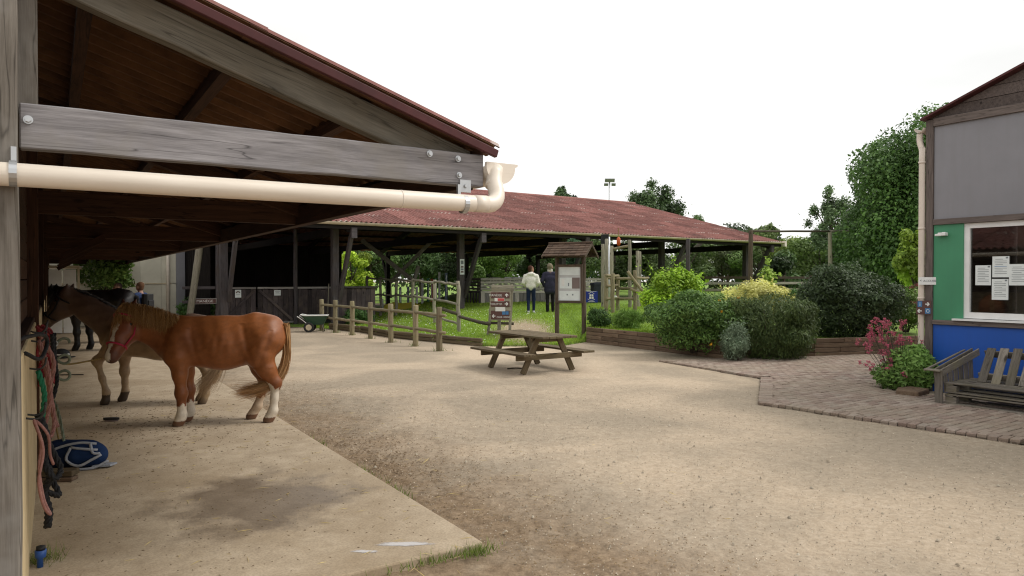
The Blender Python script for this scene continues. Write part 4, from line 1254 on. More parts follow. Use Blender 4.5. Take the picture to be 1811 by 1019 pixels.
for u in PU + [4.75]:
    beam("post", R_(u, FT, -.2), R_(u, FT, 3.55), .24, .24, M["barn_wood"], barn, bev=.01)
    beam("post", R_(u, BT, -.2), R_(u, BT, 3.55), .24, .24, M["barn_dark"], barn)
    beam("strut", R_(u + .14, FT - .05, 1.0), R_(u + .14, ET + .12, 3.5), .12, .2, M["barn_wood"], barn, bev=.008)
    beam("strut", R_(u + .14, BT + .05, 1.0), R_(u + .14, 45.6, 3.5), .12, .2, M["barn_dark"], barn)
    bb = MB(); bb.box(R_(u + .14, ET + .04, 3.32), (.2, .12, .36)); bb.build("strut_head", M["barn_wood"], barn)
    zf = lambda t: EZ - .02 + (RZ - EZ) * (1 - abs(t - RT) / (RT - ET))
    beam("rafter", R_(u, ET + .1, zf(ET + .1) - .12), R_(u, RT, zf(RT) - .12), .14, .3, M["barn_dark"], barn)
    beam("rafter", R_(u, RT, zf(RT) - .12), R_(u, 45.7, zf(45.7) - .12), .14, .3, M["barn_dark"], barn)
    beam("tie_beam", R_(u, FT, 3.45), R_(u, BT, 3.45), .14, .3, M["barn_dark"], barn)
for k in range(9):
    for sgn in (-1, 1):
        t = RT + sgn * (k + .4) * 1.25
        beam("purlin", R_(4.5, t, zf(t) + .02), R_(Uend - .2, t, zf(t) + .02), .08, .12, M["barn_dark"], barn, bev=0)
# side braces seen across the arena
for (x0, y0, x1, y1, Yd, w) in ((640, 425, 733, 498, 30, .18), (768, 422, 690, 500, 31, .15), (1270, 405, 1180, 480, 44, .2), (740, 470, 730, 505, 30.4, .1)):
    a_, b_ = at(x0, y0, Yd), at(x1, y1, Yd + (.0))
    inv = barn.matrix_basis.inverted() if False else (Matrix.Translation(barn.location) @ Matrix.Rotation(TH, 4, 'Z')).inverted()
    beam("brace", inv @ a_, inv @ b_, .14, w, M["post_grey"], barn)
# boarded rear and left walls keep that end dark
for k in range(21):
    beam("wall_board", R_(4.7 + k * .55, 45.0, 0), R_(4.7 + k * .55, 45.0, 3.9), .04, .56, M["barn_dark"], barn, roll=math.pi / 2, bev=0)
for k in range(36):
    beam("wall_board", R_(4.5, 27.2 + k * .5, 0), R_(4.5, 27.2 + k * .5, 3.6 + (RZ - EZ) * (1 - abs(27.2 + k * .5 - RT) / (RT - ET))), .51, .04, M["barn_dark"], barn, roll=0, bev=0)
bb = MB(); bb.prism([(4.5 - B0[0], 25 - B0[1]), (32 - B0[0], 25 - B0[1]), (32 - B0[0], 45 - B0[1]), (4.5 - B0[0], 45 - B0[1])], -.1, .012)
o = bb.build("arena_floor", mat_noisy("arena_sand", (.12, .09, .06), (.2, .15, .1), 6, .95, .3), barn)
# low dark board wall between the first posts
for k in range(8):
    beam("kick_board", R_(8.75 + k * .185, FT + .1, .0), R_(8.75 + k * .185, FT + .1, 1.42), .03, .178, M["gate_wood"], barn, roll=math.pi / 2, bev=.003)
beam("kick_rail", R_(8.7, FT + .04, 1.43), R_(10.2, FT + .04, 1.43), .06, .07, M["barn_wood"], barn)

# gates and side rails on the left bay of the barn
GT = 26.5
def G_(u, z, dt=0.0): return W(u, GT + dt, z)
uA, uB, uC, uD = ut(385, GT), ut(454, GT), ut(523, GT), ut(592, GT)
def gate(name, label, u0, u1, diag):
    g_ = thing(name, label, "gate", W((u0 + u1) / 2, GT), TH, "arena gates")
    w = (u1 - u0) - .06; n = 7
    for k in range(n):
        x = -w / 2 + w * (k + .5) / n
        beam("board", (x, .03, .14 + .01 * ((k * 3) % 2)), (x, .03, 1.36 - .012 * (k % 3)), .025, w / n - .012, M["gate_wood"], g_, roll=math.pi / 2, bev=.003)
    beam("rail", (-w / 2, 0, 1.40), (w / 2, 0, 1.40), .06, .07, M["gate_rail"], g_)
    beam("rail", (-w / 2, 0, .13), (w / 2, 0, .13), .06, .07, M["gate_rail"], g_)
    beam("brace", (-w / 2 + .05, -.02, .2 if diag > 0 else 1.32), (w / 2 - .05, -.02, 1.32 if diag > 0 else .2), .03, .09, M["gate_wood"], g_)
    return g_
ga = gate("arena_gate", "left leaf of the dark board gate with pale top rail and purple print notice", uA + .06, uB, 1)
gb = gate("arena_gate", "right leaf of the dark board gate with pale top rail and plain white notice", uB, uC - .06, -1)
def notice(par, x, z, w, h, lines, label, arch=False):
    p = thing("notice", label, "notice", par.matrix_basis @ Vector((x, -.04, z)) if False else (Matrix.Translation(par.location) @ Matrix.Rotation(TH, 4, 'Z')) @ Vector((x, -.045, z)), TH)
    panel("sheet", w, h, .004, M["paper"], p, face((0, 0, 0)))
    for k in range(lines):
        panel("print_line", w * (.7 - .12 * (k % 2)), .012, .001, M["ink"], p, face((0, -.0035, h * .5 - h * (k + 1.2) / (lines + 1.5))))
    if arch:
        bb = MB(); bb.tube([(w * .3 * math.cos(a), -.004, h * .08 + w * .28 * math.sin(a)) for a in np.linspace(0, math.pi, 9)], .014, 5)
        bb.build("print_arch", M["sign_brown"], p)
    return p
notice(ga, -.02 * 1, 1.2, .21, .28, 2, "white notice with dark arch print on left arena gate leaf", True)
notice(gb, .05, 1.22, .24, .2, 3, "small plain white notice on right arena gate leaf")
for u, r_ in ((uA, .07), (uC, .07)):
    p = thing("gate_post", "round grey gate post left of the boarded gates" if u == uA else "round grey gate post right of the boarded gates", "post", W(u, GT), TH)
    pole("pole", (0, 0, -.2), (0, 0, 3.6), r_ + .01, r_, M["gate_rail"] if False else M["barn_wood"], p, wob=.008, seed=int(u * 10))
bw = thing("board_wall", "dark vertical board wall between gate and big barn post behind the wheelbarrow", "wall", W((uC + uD) / 2, GT), TH)
hw = (uD - uC) / 2
for k in range(8):
    x = -hw + .1 + (2 * hw - .1) * (k + .5) / 8
    beam("board", (x, .03, .03), (x, .03, 1.36 - .02 * (k % 3)), .025, 2 * hw / 8 - .014, M["gate_wood"], bw, roll=math.pi / 2, bev=.003)
beam("rail", (-hw, 0, 1.40), (hw, 0, 1.40), .06, .07, M["gate_rail"], bw)
uE = ut(322, GT)
rf = thing("rail_panel", "grey rails between slanted post and gate post carrying the arena name plate", "fence", W((uE + uA) / 2, GT), TH)
hw = (uA - uE) / 2
for z in (1.42, .93, .12): beam("rail", (-hw, 0, z), (hw - .08, 0, z), .05, .1, M["gate_rail"] if z < .5 else M["barn_wood"], rf)
lp = thing("slanted_post", "leaning round timber post beside the cream hall", "post", W(uE + .25, GT - .3), TH)
pole("pole", (-.15, 0, -.2), (.35, .0, 3.4), .12, .11, M["fence_old"], lp, wob=.006, seed=8)
ms = thing("name_plate", "small brown MANÈGE name plate with cream border on the grey rail", "sign", W(ut(362, GT - .1), GT - .1, .95), TH)
panel("plate", .78, .2, .02, M["gate_rail"], ms, face((0, .01, 0)), .02)
panel("field", .72, .15, .02, M["sign_brown"], ms, face((0, 0, 0)), .02)
text("lettering", "MANÈGE", .12, face((0, -.012, 0)), M["white"], ms, sx=1.15)

# kick wall of the arena behind the walkers: open slats above, upright boards below
kwY = 30.3
pA, pB = at(850, 500, kwY), at(1068, 500, kwY + 1.2)
kw = thing("arena_kick_wall", "pale slatted arena wall with upright boards below, behind the walkers", "wall", (pA.x, pA.y, .0), math.atan2(pB.y - pA.y, pB.x - pA.x))
Lk = (pB - pA).length; zb = .72
for k in range(5):
    beam("slat", (0, -.03, zb + .46 + k * .135), (Lk, -.03, zb + .46 + k * .135), .03, .1, M["slat_grey"], kw)
for k in range(int(Lk / .19)):
    beam("board", (.1 + k * .19, 0, zb - .35), (.1 + k * .19, 0, zb + .42), .03, .18, M["gate_rail"] if k % 4 else M["slat_grey"], kw, roll=math.pi / 2, bev=.003)
for k in range(5):
    beam("post", (.03 + k * (Lk - .06) / 4, .06, zb - .4), (.03 + k * (Lk - .06) / 4, .06, zb + 1.07), .09, .09, M["barn_wood"], kw)
for k in range(5):
    beam("slat", (0, 0, zb + .46 + k * .135), (-.75, 1.6, zb + .46 + k * .135), .03, .1, M["barn_wood"], kw)
for k in range(8):
    q = (k + .5) / 8
    beam("board", (-.75 * q, 1.6 * q, zb - .35), (-.75 * q, 1.6 * q, zb + .42), .03, .2, M["barn_wood"], kw, bev=.003)
# rails along the right part of the arena
p0, p1 = at(1235, 490, 36), at(1480, 492, 40)
ar = thing("arena_rail", "brown board rail along the right side of the arena behind the yellow shrub", "fence", (p0.x, p0.y, 0), math.atan2(p1.y - p0.y, p1.x - p0.x))
Lr = (p1 - p0).length
for z, m_ in ((1.82, "kiosk"), (1.52, "slat_grey"), (1.18, "fence_old")): beam("rail", (0, 0, z), (Lr, 0, z), .05, .13, M[m_], ar)
for k in range(6): beam("post", (k * Lr / 5, .06, .5), (k * Lr / 5, .06, 1.95), .1, .1, M["kiosk"], ar)

# ================================================================== the club house (right)
CU, CT = 11.3, 5.52
club = thing("club_house", "club house with blue, green and grey painted wall and white window at right edge", "building", W(CU, CT), TH)
def C_(u, t, z): return Vector((u - CU, t - CT, z))       # facade faces -u, runs towards -t
Z1, Z2, Z3 = 1.06, 2.57, 4.05
def cl_panel(name, t0, t1, z0, z1, mat, du=0.0, th=.06):
    bb = MB(); bb.box(C_(CU + du + th / 2, (t0 + t1) / 2, (z0 + z1) / 2), (th, abs(t1 - t0), z1 - z0)); return bb.build(name, mat, club)
FE = -1.5
WT0 = 5.52 - .46                       # window reveal starts
cl_panel("blue_wall", FE, CT - .06, -.05, Z1 - .04, M["blue_paint"])
cl_panel("green_wall", WT0, CT - .06, Z1 + .03, Z2 - .03, M["green_paint"])
cl_panel("grey_wall", FE, CT - .06, Z2 + .05, Z3, M["grey_panel"])
cl_panel("reveal", WT0 - .02, WT0, Z1 + .03, Z2 - .03, M["green_paint"], .0, .12)
beam("sill_trim", C_(CU - .01, CT - .06, Z1 - .005), C_(CU - .01, FE, Z1 - .005), .06, .07, M["trim"], club)
beam("head_trim", C_(CU - .01, CT - .06, Z2 + .01), C_(CU - .01, FE, Z2 + .01), .06, .085, M["trim"], club)
beam("corner_post", C_(CU + .03, CT, -.05), C_(CU + .03, CT, Z3 + .1), .11, .11, M["trim"], club)
beam("eave_trim", C_(CU - .012, CT - .06, Z3 + .05), C_(CU - .012, FE, Z3 + .05), .06, .12, M["trim"], club)
gsl = .375
for k in range(14):                     # gable boarding, each board a piece cut by the roof slope
    z0 = Z3 + .115 + k * .16; ts = CT - (z0 + .16 - Z3 - .03) / gsl
    if ts < FE + .1: break
    zt0, zt1 = z0, z0 + .152; te = lambda z: CT + .06 - (z - Z3 - .09) / gsl
    bb = MB(); bb.prism([(te(zt0) - CT, zt0), (te(zt1) - CT, zt1), (FE - CT, zt1), (FE - CT, zt0)], -.015 - .004 * (k % 2), .015, Matrix(((0, 0, 1, .015), (1, 0, 0, 0), (0, 1, 0, 0), (0, 0, 0, 1))))
    g_o = bb.build("gable_board", M["gable"], club)
# roof: slope rises away from the corner
rp0 = C_(CU - .13, CT + .09, Z3 + .095); rp1 = C_(CU - .13, FE, Z3 + .095 + (CT + .09 - FE) * gsl)
rv_ = (rp1 - rp0)
bb = MB()
for a0, a1, m_ in ((0, 1, 0),):
    V = [rp0, rp1, rp1 + Vector((8, 0, 0)), rp0 + Vector((8, 0, 0))]
    bb.add([v for v in V] + [v + Vector((0, 0, .032)) for v in V], [(0, 1, 2, 3)[::-1], (4, 5, 6, 7), (0, 1, 5, 4), (1, 2, 6, 5), (2, 3, 7, 6), (3, 0, 4, 7)])
bb.build("roof", M["roof_edge"], club)
# body behind the wall (side wall, floor, inside of the room)
M["room"] = mat_noisy("room_wall", (.42, .35, .31), (.5, .42, .37), 2, .8, .02)
cl_panel("room_back", FE, CT - .1, 0, Z3, M["room"], 2.8)
bb = MB(); bb.box(C_(CU + 3.0, CT - .03, 2.0), (5.9, .06, 4.1)); bb.build("side_wall", M["gable"], club)
bb = MB(); bb.box(C_(CU + 1.5, 2.0, .02), (2.8, 6.9, .04)); bb.build("room_floor", M["room"], club)
bb = MB(); bb.box(C_(CU + 1.5, 2.0, 2.75), (2.7, 6.9, .04)); bb.build("room_ceiling", M["room"], club)
bb = MB(); bb.box(C_(CU + 1.45, FE, 1.4), (2.7, .05, 2.7)); bb.build("room_end", M["room"], club)
# window
wn_ = obj("window", None, club) if False else None
WE = WT0 - 2.4
fr = MB()
fd = .05
wz0, wz1 = Z1 + .07, Z2 - .035
win = panel("window", .001, .001, .001, M["frame_white"], club, Matrix.Translation(C_(CU + .06, WT0 - .03, wz0)))
def wbox(name, t0, t1, z0, z1, du, th, mat):
    bb = MB(); bb.box(C_(CU + du, (t0 + t1) / 2, (z0 + z1) / 2) - C_(CU + .06, WT0 - .03, wz0), (th, abs(t1 - t0), z1 - z0)); return bb.build(name, mat, win)
FW = .075
wbox("frame", WT0 - .02, WT0 - .02 - FW, wz0, wz1, .05, .06, M["frame_white"])
wbox("frame", WT0 - .02 - FW, WE, wz0, wz0 + FW + .015, .05, .06, M["frame_white"])
wbox("frame", WT0 - .02 - FW, WE, wz1 - FW, wz1, .05, .06, M["frame_white"])
wbox("frame", WE, WE - FW, wz0, wz1, .05, .06, M["frame_white"])
wbox("pane", WT0 - .02 - FW, WE, wz0 + FW, wz1 - FW, .065, .008, M["glass"])
wbox("sill", WT0 + .1, WE - .1, wz0 - .035, wz0 - .008, -.01, .14, M["frame_white"])
# papers taped inside the pane
for (x, y, w, h, lab) in ((1739, 487, .205, .29, "white printed sheet taped in club window, leftmost"), (1770, 472, .215, .3, "white printed sheet taped in club window, upper middle with blue print"),
                     (1769, 512, .21, .3, "white printed sheet taped in club window, lower middle"), (1802, 486, .24, .3, "white printed sheet taped in club window, rightmost")):
    r = (x - 905.5) / FPX; ud = CU + .053; tt = (CS * ud * r - SN * ud * 0 - 0) if False else None
    # point on the pane plane u = ud seen at x
    tt = ud * (CS - SN * r) / (SN + CS * r)
    z = at(x, y, W(ud, tt).y).z
    pp = thing("notice_sheet", lab, "paper", W(ud - .006, tt, z), TH, "sheets taped in the window")
    panel("sheet", w, h, .002, M["paper"], pp, face((0, 0, 0), 180))
    for k in range(9):
        panel("print_line", w * (.72 if k % 3 else .45), .006, .001, M["ink"] if k != 4 or y != 472 else M["sign_blue"], pp, face((-.002, 0 if k % 3 else .02, h * .36 - k * h * .085), 180))
    panel("stamp", .03, .022, .001, M["ink"], pp, face((-.002, -w * .36, h * .43), 180))
# downpipe on the corner
dpx = C_(CU - .02, CT + .11, 0)
bb = MB()
bb.tube(spline([dpx + Vector((-.1, .05, .1)), dpx + Vector((-.03, .02, .2)), dpx + Vector((0, 0, .32)), dpx + Vector((0, 0, 1.5)), dpx + Vector((0, 0, 3.55)), dpx + Vector((.02, .01, 3.7)), dpx + Vector((.05, .06, 3.85)), dpx + Vector((.05, .06, 3.98))], 3), .045, 14)
dpo = bb.build("downpipe", M["pvc_grey"], club, True)
for z in (.55, 1.4, 2.48, 3.5):
    bb = MB(); bb.tube([dpx + Vector((0, 0, z)), dpx + Vector((0, 0, z + .03))], .052, 14); bb.build("pipe_collar", M["pvc_grey"], dpo, True)
V, F = half_round(-.0, 6.0, .07)
obj("gutter", make_mesh("gutter", V, F, M["pvc_grey"], True), club, Matrix.Translation(C_(CU - .05, CT + .15, Z3 + .0)) @ Matrix.Rotation(-math.pi / 2, 4, 'Z'))
bb = MB(); bb.box((0, 0, 0), (.02, .06, .06)); bb.box((-.03, .0, -.005), (.1, .11, .05)); bb.box((-.045, .05, -.015), (.08, .09, .035))
tt = (CU - .03) * (CS - SN * ((1668 - 905.5) / FPX)) / (SN + CS * ((1668 - 905.5) / FPX))
o = bb.build("outdoor_lamp", M["frame_white"], club, loc=C_(CU - .02, tt, at(1668, 414, W(CU, tt).y).z)); md = o.modifiers.new("bevel", 'BEVEL'); md.width = .01; md.segments = 2
# ================================================================== ponies
def col_chestnut(V, c):
    x, y, z = V.T
    white = A(.66, .58, .47)
    def lay(mask, cc, soft=1.0):
        m = np.clip(mask, 0, 1)[:, None] * soft
        return c * (1 - m) + np.array(cc) * m
    jag = .02 * np.sin(y * 90 + x * 55)
    hoofz = .062
    c = lay(((x > .2) & (x < .62) & (z < .24 + jag) & (z > hoofz)) * 1.0, white)
    c = lay(((x < -.42) & (y > 0) & (z < .43 + jag + (x + .52) * .5) & (z > hoofz)) * 1.0, white)
    c = lay(((x < 0) & (y < 0) & (z < .27 + jag) & (z > hoofz)) * 1.0, (.55, .42, .3))
    c = lay(.5 * np.exp(-(((x - .34) / .12) ** 2 + ((z - .98) / .16) ** 2)), (.12, .035, .013))  # shade on shoulder and lower neck put into the coat colour
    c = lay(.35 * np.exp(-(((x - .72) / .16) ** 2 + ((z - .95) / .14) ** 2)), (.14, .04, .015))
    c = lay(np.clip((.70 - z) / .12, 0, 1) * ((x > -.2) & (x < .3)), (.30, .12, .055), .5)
    d = V - A(1.06, .14, 1.06); fr = A(.36, .78, .51); la = A(-.9, .43, 0)
    on = (np.abs(d @ la) < .026 + .008 * np.sin(z * 40)) & (d @ fr > .03) & (x > .98) & (z < 1.2)
    return lay(on * 1.0, white)
chest = gp(400, 746, .04)
pony("pony", "chestnut pony with white socks and blond tail standing at the slab edge, nearest", (chest.x, chest.y, .04), math.pi + .22, dict(
    coat=(.265, .089, .026), leg=(.18, .056, .018), hoof=(.16, .095, .06), s=1.03, L=1.0, ear=(.10, .035, .018),
    neck=((.56, 0, .985), (.82, .02, 1.125), (1.03, .06, 1.26)), cheek=(1.06, .14, 1.06), muzzle=(1.12, .27, .83), jaw=(1.02, .09, 1.04),
    front=(.36, .78, .51), lat=(-.9, .43, 0), up=(-.08, -.15, .98), face=(.2, .06, .024),
    legs=[((.48, .12, .76), (.47, .13, .58), (.455, .13, .37), (.45, .13, .125), (.475, .13, 0)),
          ((.48, -.12, .76), (.45, -.13, .58), (.43, -.13, .37), (.42, -.13, .125), (.445, -.13, 0)),
          ((-.38, .12, .78), (-.47, .13, .61), (-.565, .13, .455), (-.54, .13, .135), (-.50, .13, 0)),
          ((-.33, -.12, .78), (-.37, -.12, .60), (-.42, -.12, .45), (-.335, -.12, .15), (-.275, -.12, 0))],
    mane1=(.25, .115, .035), mane2=(.46, .26, .09), mane_len=.21, mane_n=700, fore_n=160, colfn=col_chestnut,
    tail=((-.655, .02, 1.10), (-.80, .05, .40), (-.14, .15, .36), .035), tail1=(.32, .15, .055), tail2=(.5, .3, .13), tail_n=480))
def col_dun(V, c):
    x, y, z = V.T
    def lay(mask, cc, soft=1.0):
        m = np.clip(mask, 0, 1)[:, None] * soft
        return c * (1 - m) + np.array(cc) * m
    c = lay(sst(.76, 1.02, z) * (x > -.9) + 0, (.10, .056, .04), .88)
    c = lay(sst(.7, 1.0, x) * (z > .9), (.12, .07, .048), .6)
    c = lay(sst(1.28, 1.36, x), (.07, .045, .032), .9)
    c = lay(((x > 1.44) & (z > 1.08)) * 1.0, (.2, .15, .1), .6)
    c = lay(((z < .13) & (x > .4)) * 1.0, (.05, .035, .025), .9)
    return c
dn_ = gp(290, 712, .04)
pony("pony", "pale dun pony with dark mane and lifted foreleg behind the chestnut one", (dn_.x, dn_.y, .04), math.pi + .05, dict(
    coat=(.32, .215, .13), leg=(.4, .29, .18), hoof=(.04, .03, .025), s=.97, L=1.14, ear=(.03, .02, .018),
    neck=((.64, 0, 1.0), (.98, 0, 1.25), (1.26, 0, 1.44)), cheek=(1.36, 0, 1.29), muzzle=(1.53, 0, 1.08), jaw=(1.275, 0, 1.235),
    front=(.81, 0, .58), lat=(0, 1, 0), up=(-.25, 0, .97), face=(.16, .1, .07), mzc=(.05, .035, .035),
    legs=[((.60, .13, .78), (.68, .13, .70), (.81, .13, .585), (.69, .13, .16), (.70, .13, 0)),
          ((.58, -.12, .74), (.58, -.13, .60), (.58, -.13, .41), (.57, -.13, .14), (.60, -.13, 0)),
          ((-.45, .12, .74), (-.53, .13, .60), (-.62, .13, .44), (-.61, .13, .15), (-.57, .13, 0)),
          ((-.40, -.12, .74), (-.45, -.13, .67), (-.52, -.13, .49), (-.48, -.13, .15), (-.44, -.13, 0))],
    mane1=(.01, .008, .007), mane2=(.035, .024, .018), mane_len=.20, mane_side=-1, mane_n=420, colfn=col_dun,
    tail=((-.76, 0, 1.04), (-.95, .1, .6), (-.52, .2, .16), .06), tail1=(.3, .19, .1), tail2=(.46, .33, .2)))
bk = gp(182, 619, .04)
pony("pony", "black pony mostly hidden behind the dun pony deeper in the aisle", (bk.x, bk.y, .04), math.pi + .05, dict(
    coat=(.012, .010, .010), hoof=(.02, .018, .016), s=1.18, L=1.12,
    neck=((.66, 0, 1.10), (.94, 0, 1.26), (1.16, 0, 1.36)), cheek=(1.27, 0, 1.22), muzzle=(1.44, 0, 1.02), jaw=(1.18, 0, 1.16),
    front=(.81, 0, .58), lat=(0, 1, 0), up=(-.25, 0, .97),
    legs=[((.54, .14, .86), (.53, .14, .68), (.52, .14, .43), (.51, .14, .14), (.55, .14, 0)),
          ((.46, -.14, .86), (.42, -.14, .68), (.38, -.14, .43), (.34, -.14, .14), (.37, -.14, 0)),
          ((-.45, .13, .88), (-.53, .13, .70), (-.62, .13, .52), (-.61, .13, .15), (-.57, .13, 0)),
          ((-.40, -.13, .88), (-.45, -.13, .70), (-.52, -.13, .52), (-.48, -.13, .15), (-.44, -.13, 0))],
    mane1=(.006, .006, .006), mane2=(.015, .013, .012), mane_n=220, fore_n=40,
    tail=((-.78, 0, 1.25), (-.95, .1, .7), (-.75, .1, .25), .05), tail1=(.006, .006, .006), tail2=(.015, .013, .012), tail_n=150))
# halters on the two front ponies (top-level: tack that can be taken off)
def halter(label, base, rotz, pol, cheek, muzzle, lat, front, mat, s=1.0):
    h_ = thing("halter", label, "halter", base, rotz)
    pl, ck, mz, la, fr_ = [A(*q) for q in (pol, cheek, muzzle, lat, front)]
    nb = ck * .42 + mz * .58
    def ring(c, rx, ry, name, r=.011):
        bb = MB(); pts = [Vector(c + la * rx * math.cos(a) + fr_ * ry * math.sin(a)) for a in np.linspace(0, 2 * math.pi, 21)]
        bb.tube(pts, r, 6); bb.build(name, mat, h_, True)
    ring(nb, .083 * s, .083 * s, "noseband"); ring(pl * .8 + ck * .2 - fr_ * .01, .108 * s, .118 * s, "headstall")
    for q in (-1, 1):
        bb = MB(); bb.tube([Vector(nb + la * q * .083 * s), Vector(ck + la * q * .112 * s - fr_ * .02), Vector(pl * .8 + ck * .2 + la * q * .110 * s)], .010, 6); bb.build("cheek_strap", mat, h_, True)
    bb = MB(); bb.tube([Vector(nb - fr_ * .083 * s), Vector(ck - fr_ * .11 * s), Vector(pl * .7 + ck * .3 - fr_ * .13 * s)], .012, 6); bb.build("throat_strap", mat, h_, True)
halter("raspberry red halter on the chestnut pony's head", (chest.x, chest.y, .04), math.pi + .22, (1.03, .06, 1.26), (1.06, .14, 1.06), (1.12, .27, .83), (-.9, .43, 0), (.36, .78, .51), M["halter_pink"], 1.22)
halter("black halter on the dun pony's head", (dn_.x, dn_.y, .04), math.pi + .05, (1.27, 0, 1.45), (1.36, 0, 1.29), (1.53, 0, 1.08), (0, 1, 0), (.81, 0, .58), M["rope_black"], 1.2)

# ================================================================== people
ground_arms = [((-.25, -.02, 1.12), (-.235, .09, .93)), ((.25, -.02, 1.12), (.2, .13, .97))]
pa = gt(939, 553); ha = (553 - 471) / FPX * pa.y
person("person", "person in cream hooded jacket and dark jeans walking away on the grass", pa, RAD(-4), dict(
    h=ha, bulk=1.16, jacket=(.72, .69, .62), trousers=(.012, .02, .05), skin=(.42, .24, .17), hair=(.055, .022, .014), shoes=(.5, .5, .5), hood=True, yaw=-1.0, pockets=True, lean=.02,
    arms=[((-.29, -.02, 1.13), (-.21, .12, 1.0)), ((.29, -.02, 1.13), (.21, .12, 1.0))],
    legs=[((-.10, .02, .5), (-.09, -.10, .075)), ((.11, .06, .5), (.10, .05, .075))]), "two walkers on the grass")
pb_ = gt(973, 552); hb = (552 - 467) / FPX * pb_.y
person("person", "person in long dark blue coat with light scarf walking behind the notice board", pb_, RAD(3), dict(
    h=hb, bulk=1.12, jacket=(.033, .032, .055), trousers=(.012, .011, .012), skin=(.42, .25, .18), hair=(.2, .17, .12), shoes=(.01, .01, .01), yaw=-.5, pockets=True, skirt=True, scarf=(.6, .57, .5), lean=.03, boots=(.012, .012, .012),
    arms=[((-.30, -.03, 1.13), (-.23, .08, .97)), ((.30, -.03, 1.13), (.23, .08, .97))],
    legs=[((-.10, .03, .5), (-.10, -.04, .075)), ((.10, .1, .5), (.11, .10, .075))]), "two walkers on the grass")
k1 = at(217, 560, 18.6)
person("person", "child in dark red top bending over behind the ponies", (k1.x, k1.y, .04), RAD(115), dict(
    h=1.56, jacket=(.16, .02, .03), trousers=(.02, .025, .05), skin=(.45, .27, .2), hair=(.02, .014, .012), shoes=(.03, .03, .03), lean=.10, yaw=.3,
    arms=ground_arms, legs=[((-.1, .03, .5), (-.1, -.02, .075)), ((.1, .03, .5), (.1, .02, .075))]))
k2 = at(252, 560, 18.9)
person("person", "child in blue shirt with black backpack looking down beyond the ponies", (k2.x, k2.y, .04), RAD(75), dict(
    h=1.58, jacket=(.03, .05, .12), trousers=(.02, .025, .05), skin=(.45, .27, .2), hair=(.11, .055, .03), shoes=(.03, .03, .03), lean=.06, yaw=.1, pack=M["black"],
    arms=ground_arms, legs=[((-.1, .03, .5), (-.1, -.02, .075)), ((.1, .03, .5), (.1, .02, .075))]))

# ================================================================== picnic table
pt = thing("picnic_table", "weathered brown wooden picnic table with attached benches in the yard", "table", (.36, 13.36, 0), TH)
TZ, SZ = .665, .37
for k in range(5):
    x = -.315 + k * .1575
    beam("top_board", (x, -.93, TZ), (x, .93, TZ), .15, .04, M["picnic"], pt, bev=.005, rough=.001, seed=k)
for sx in (-1, 1):
    for k in range(2):
        x = sx * (.60 + k * .135)
        beam("seat_board", (x, -.93, SZ), (x, .93, SZ), .128, .04, M["picnic"], pt, bev=.005, rough=.001, seed=9 + k)
for y in (-.56, .56):
    for sx in (-1, 1):
        beam("leg", (sx * .565, y, .0), (sx * .235, y, TZ - .02), .045, .11, M["picnic"], pt, roll=0, bev=.004)
    sg = -1 if y < 0 else 1
    beam("seat_support", (-.74, y + sg * .048, SZ - .07), (.74, y + sg * .048, SZ - .07), .045, .1, M["picnic"], pt)
    beam("top_support", (-.36, y - sg * .046, TZ - .065), (.36, y - sg * .046, TZ - .065), .045, .09, M["picnic"], pt)

# ================================================================== yard fence with round posts
fb = [(569, 585), (593, 588.5), (622.6, 593), (655, 599), (691, 606), (735, 612.5), (777, 621)]
fp = [gp(*q) for q in fb]
yf = thing("post_and_rail_fence", "low tan post and rail fence with seven stout posts along the yard", "fence", (fp[0].x, fp[0].y, 0))
for i, p in enumerate(fp):
    q = p - fp[0]
    pole("post", q + Vector((0, 0, -.1)), q + Vector((random.uniform(-.01, .01), 0, 1.05)), .074, .07, M["fence"], yf, n=14, wob=.003, seed=i)
    if i:
        a = fp[i - 1] - fp[0]
        for z in (.86, .45):
            pole("rail", a + Vector((.0, -.03, z + .01)), q + Vector((.0, -.03, z)), .040, .039, M["fence"], yf, wob=.004, seed=i * 3 + int(z * 10))
e_ = fp[-1] - fp[0]
for z in (.86, .45): pole("rail", e_ + Vector((0, -.03, z)), e_ + Vector((.16, -.10, z - .01)), .039, .039, M["fence"], yf)

# log edging along the lawn
le_ = thing("log_edging", "two courses of half buried brown logs edging the lawn behind the fence", "edging", (0, 0, 0))
xs = [-6.3, -4.9, -3.6, -2.15, -.75]
for i in range(len(xs) - 1):
    for k in range(2):
        a, b_ = xs[i] + .02, xs[i + 1] - .02
        beam("log", (a, float(yb(a)) - .05 - .02 * k, .06 + k * .105), (b_, float(yb(b_)) - .05 - .02 * k, .05 + k * .105), .10, .098, M["edging"], le_, bev=.02, rough=.004, seed=i * 2 + k)

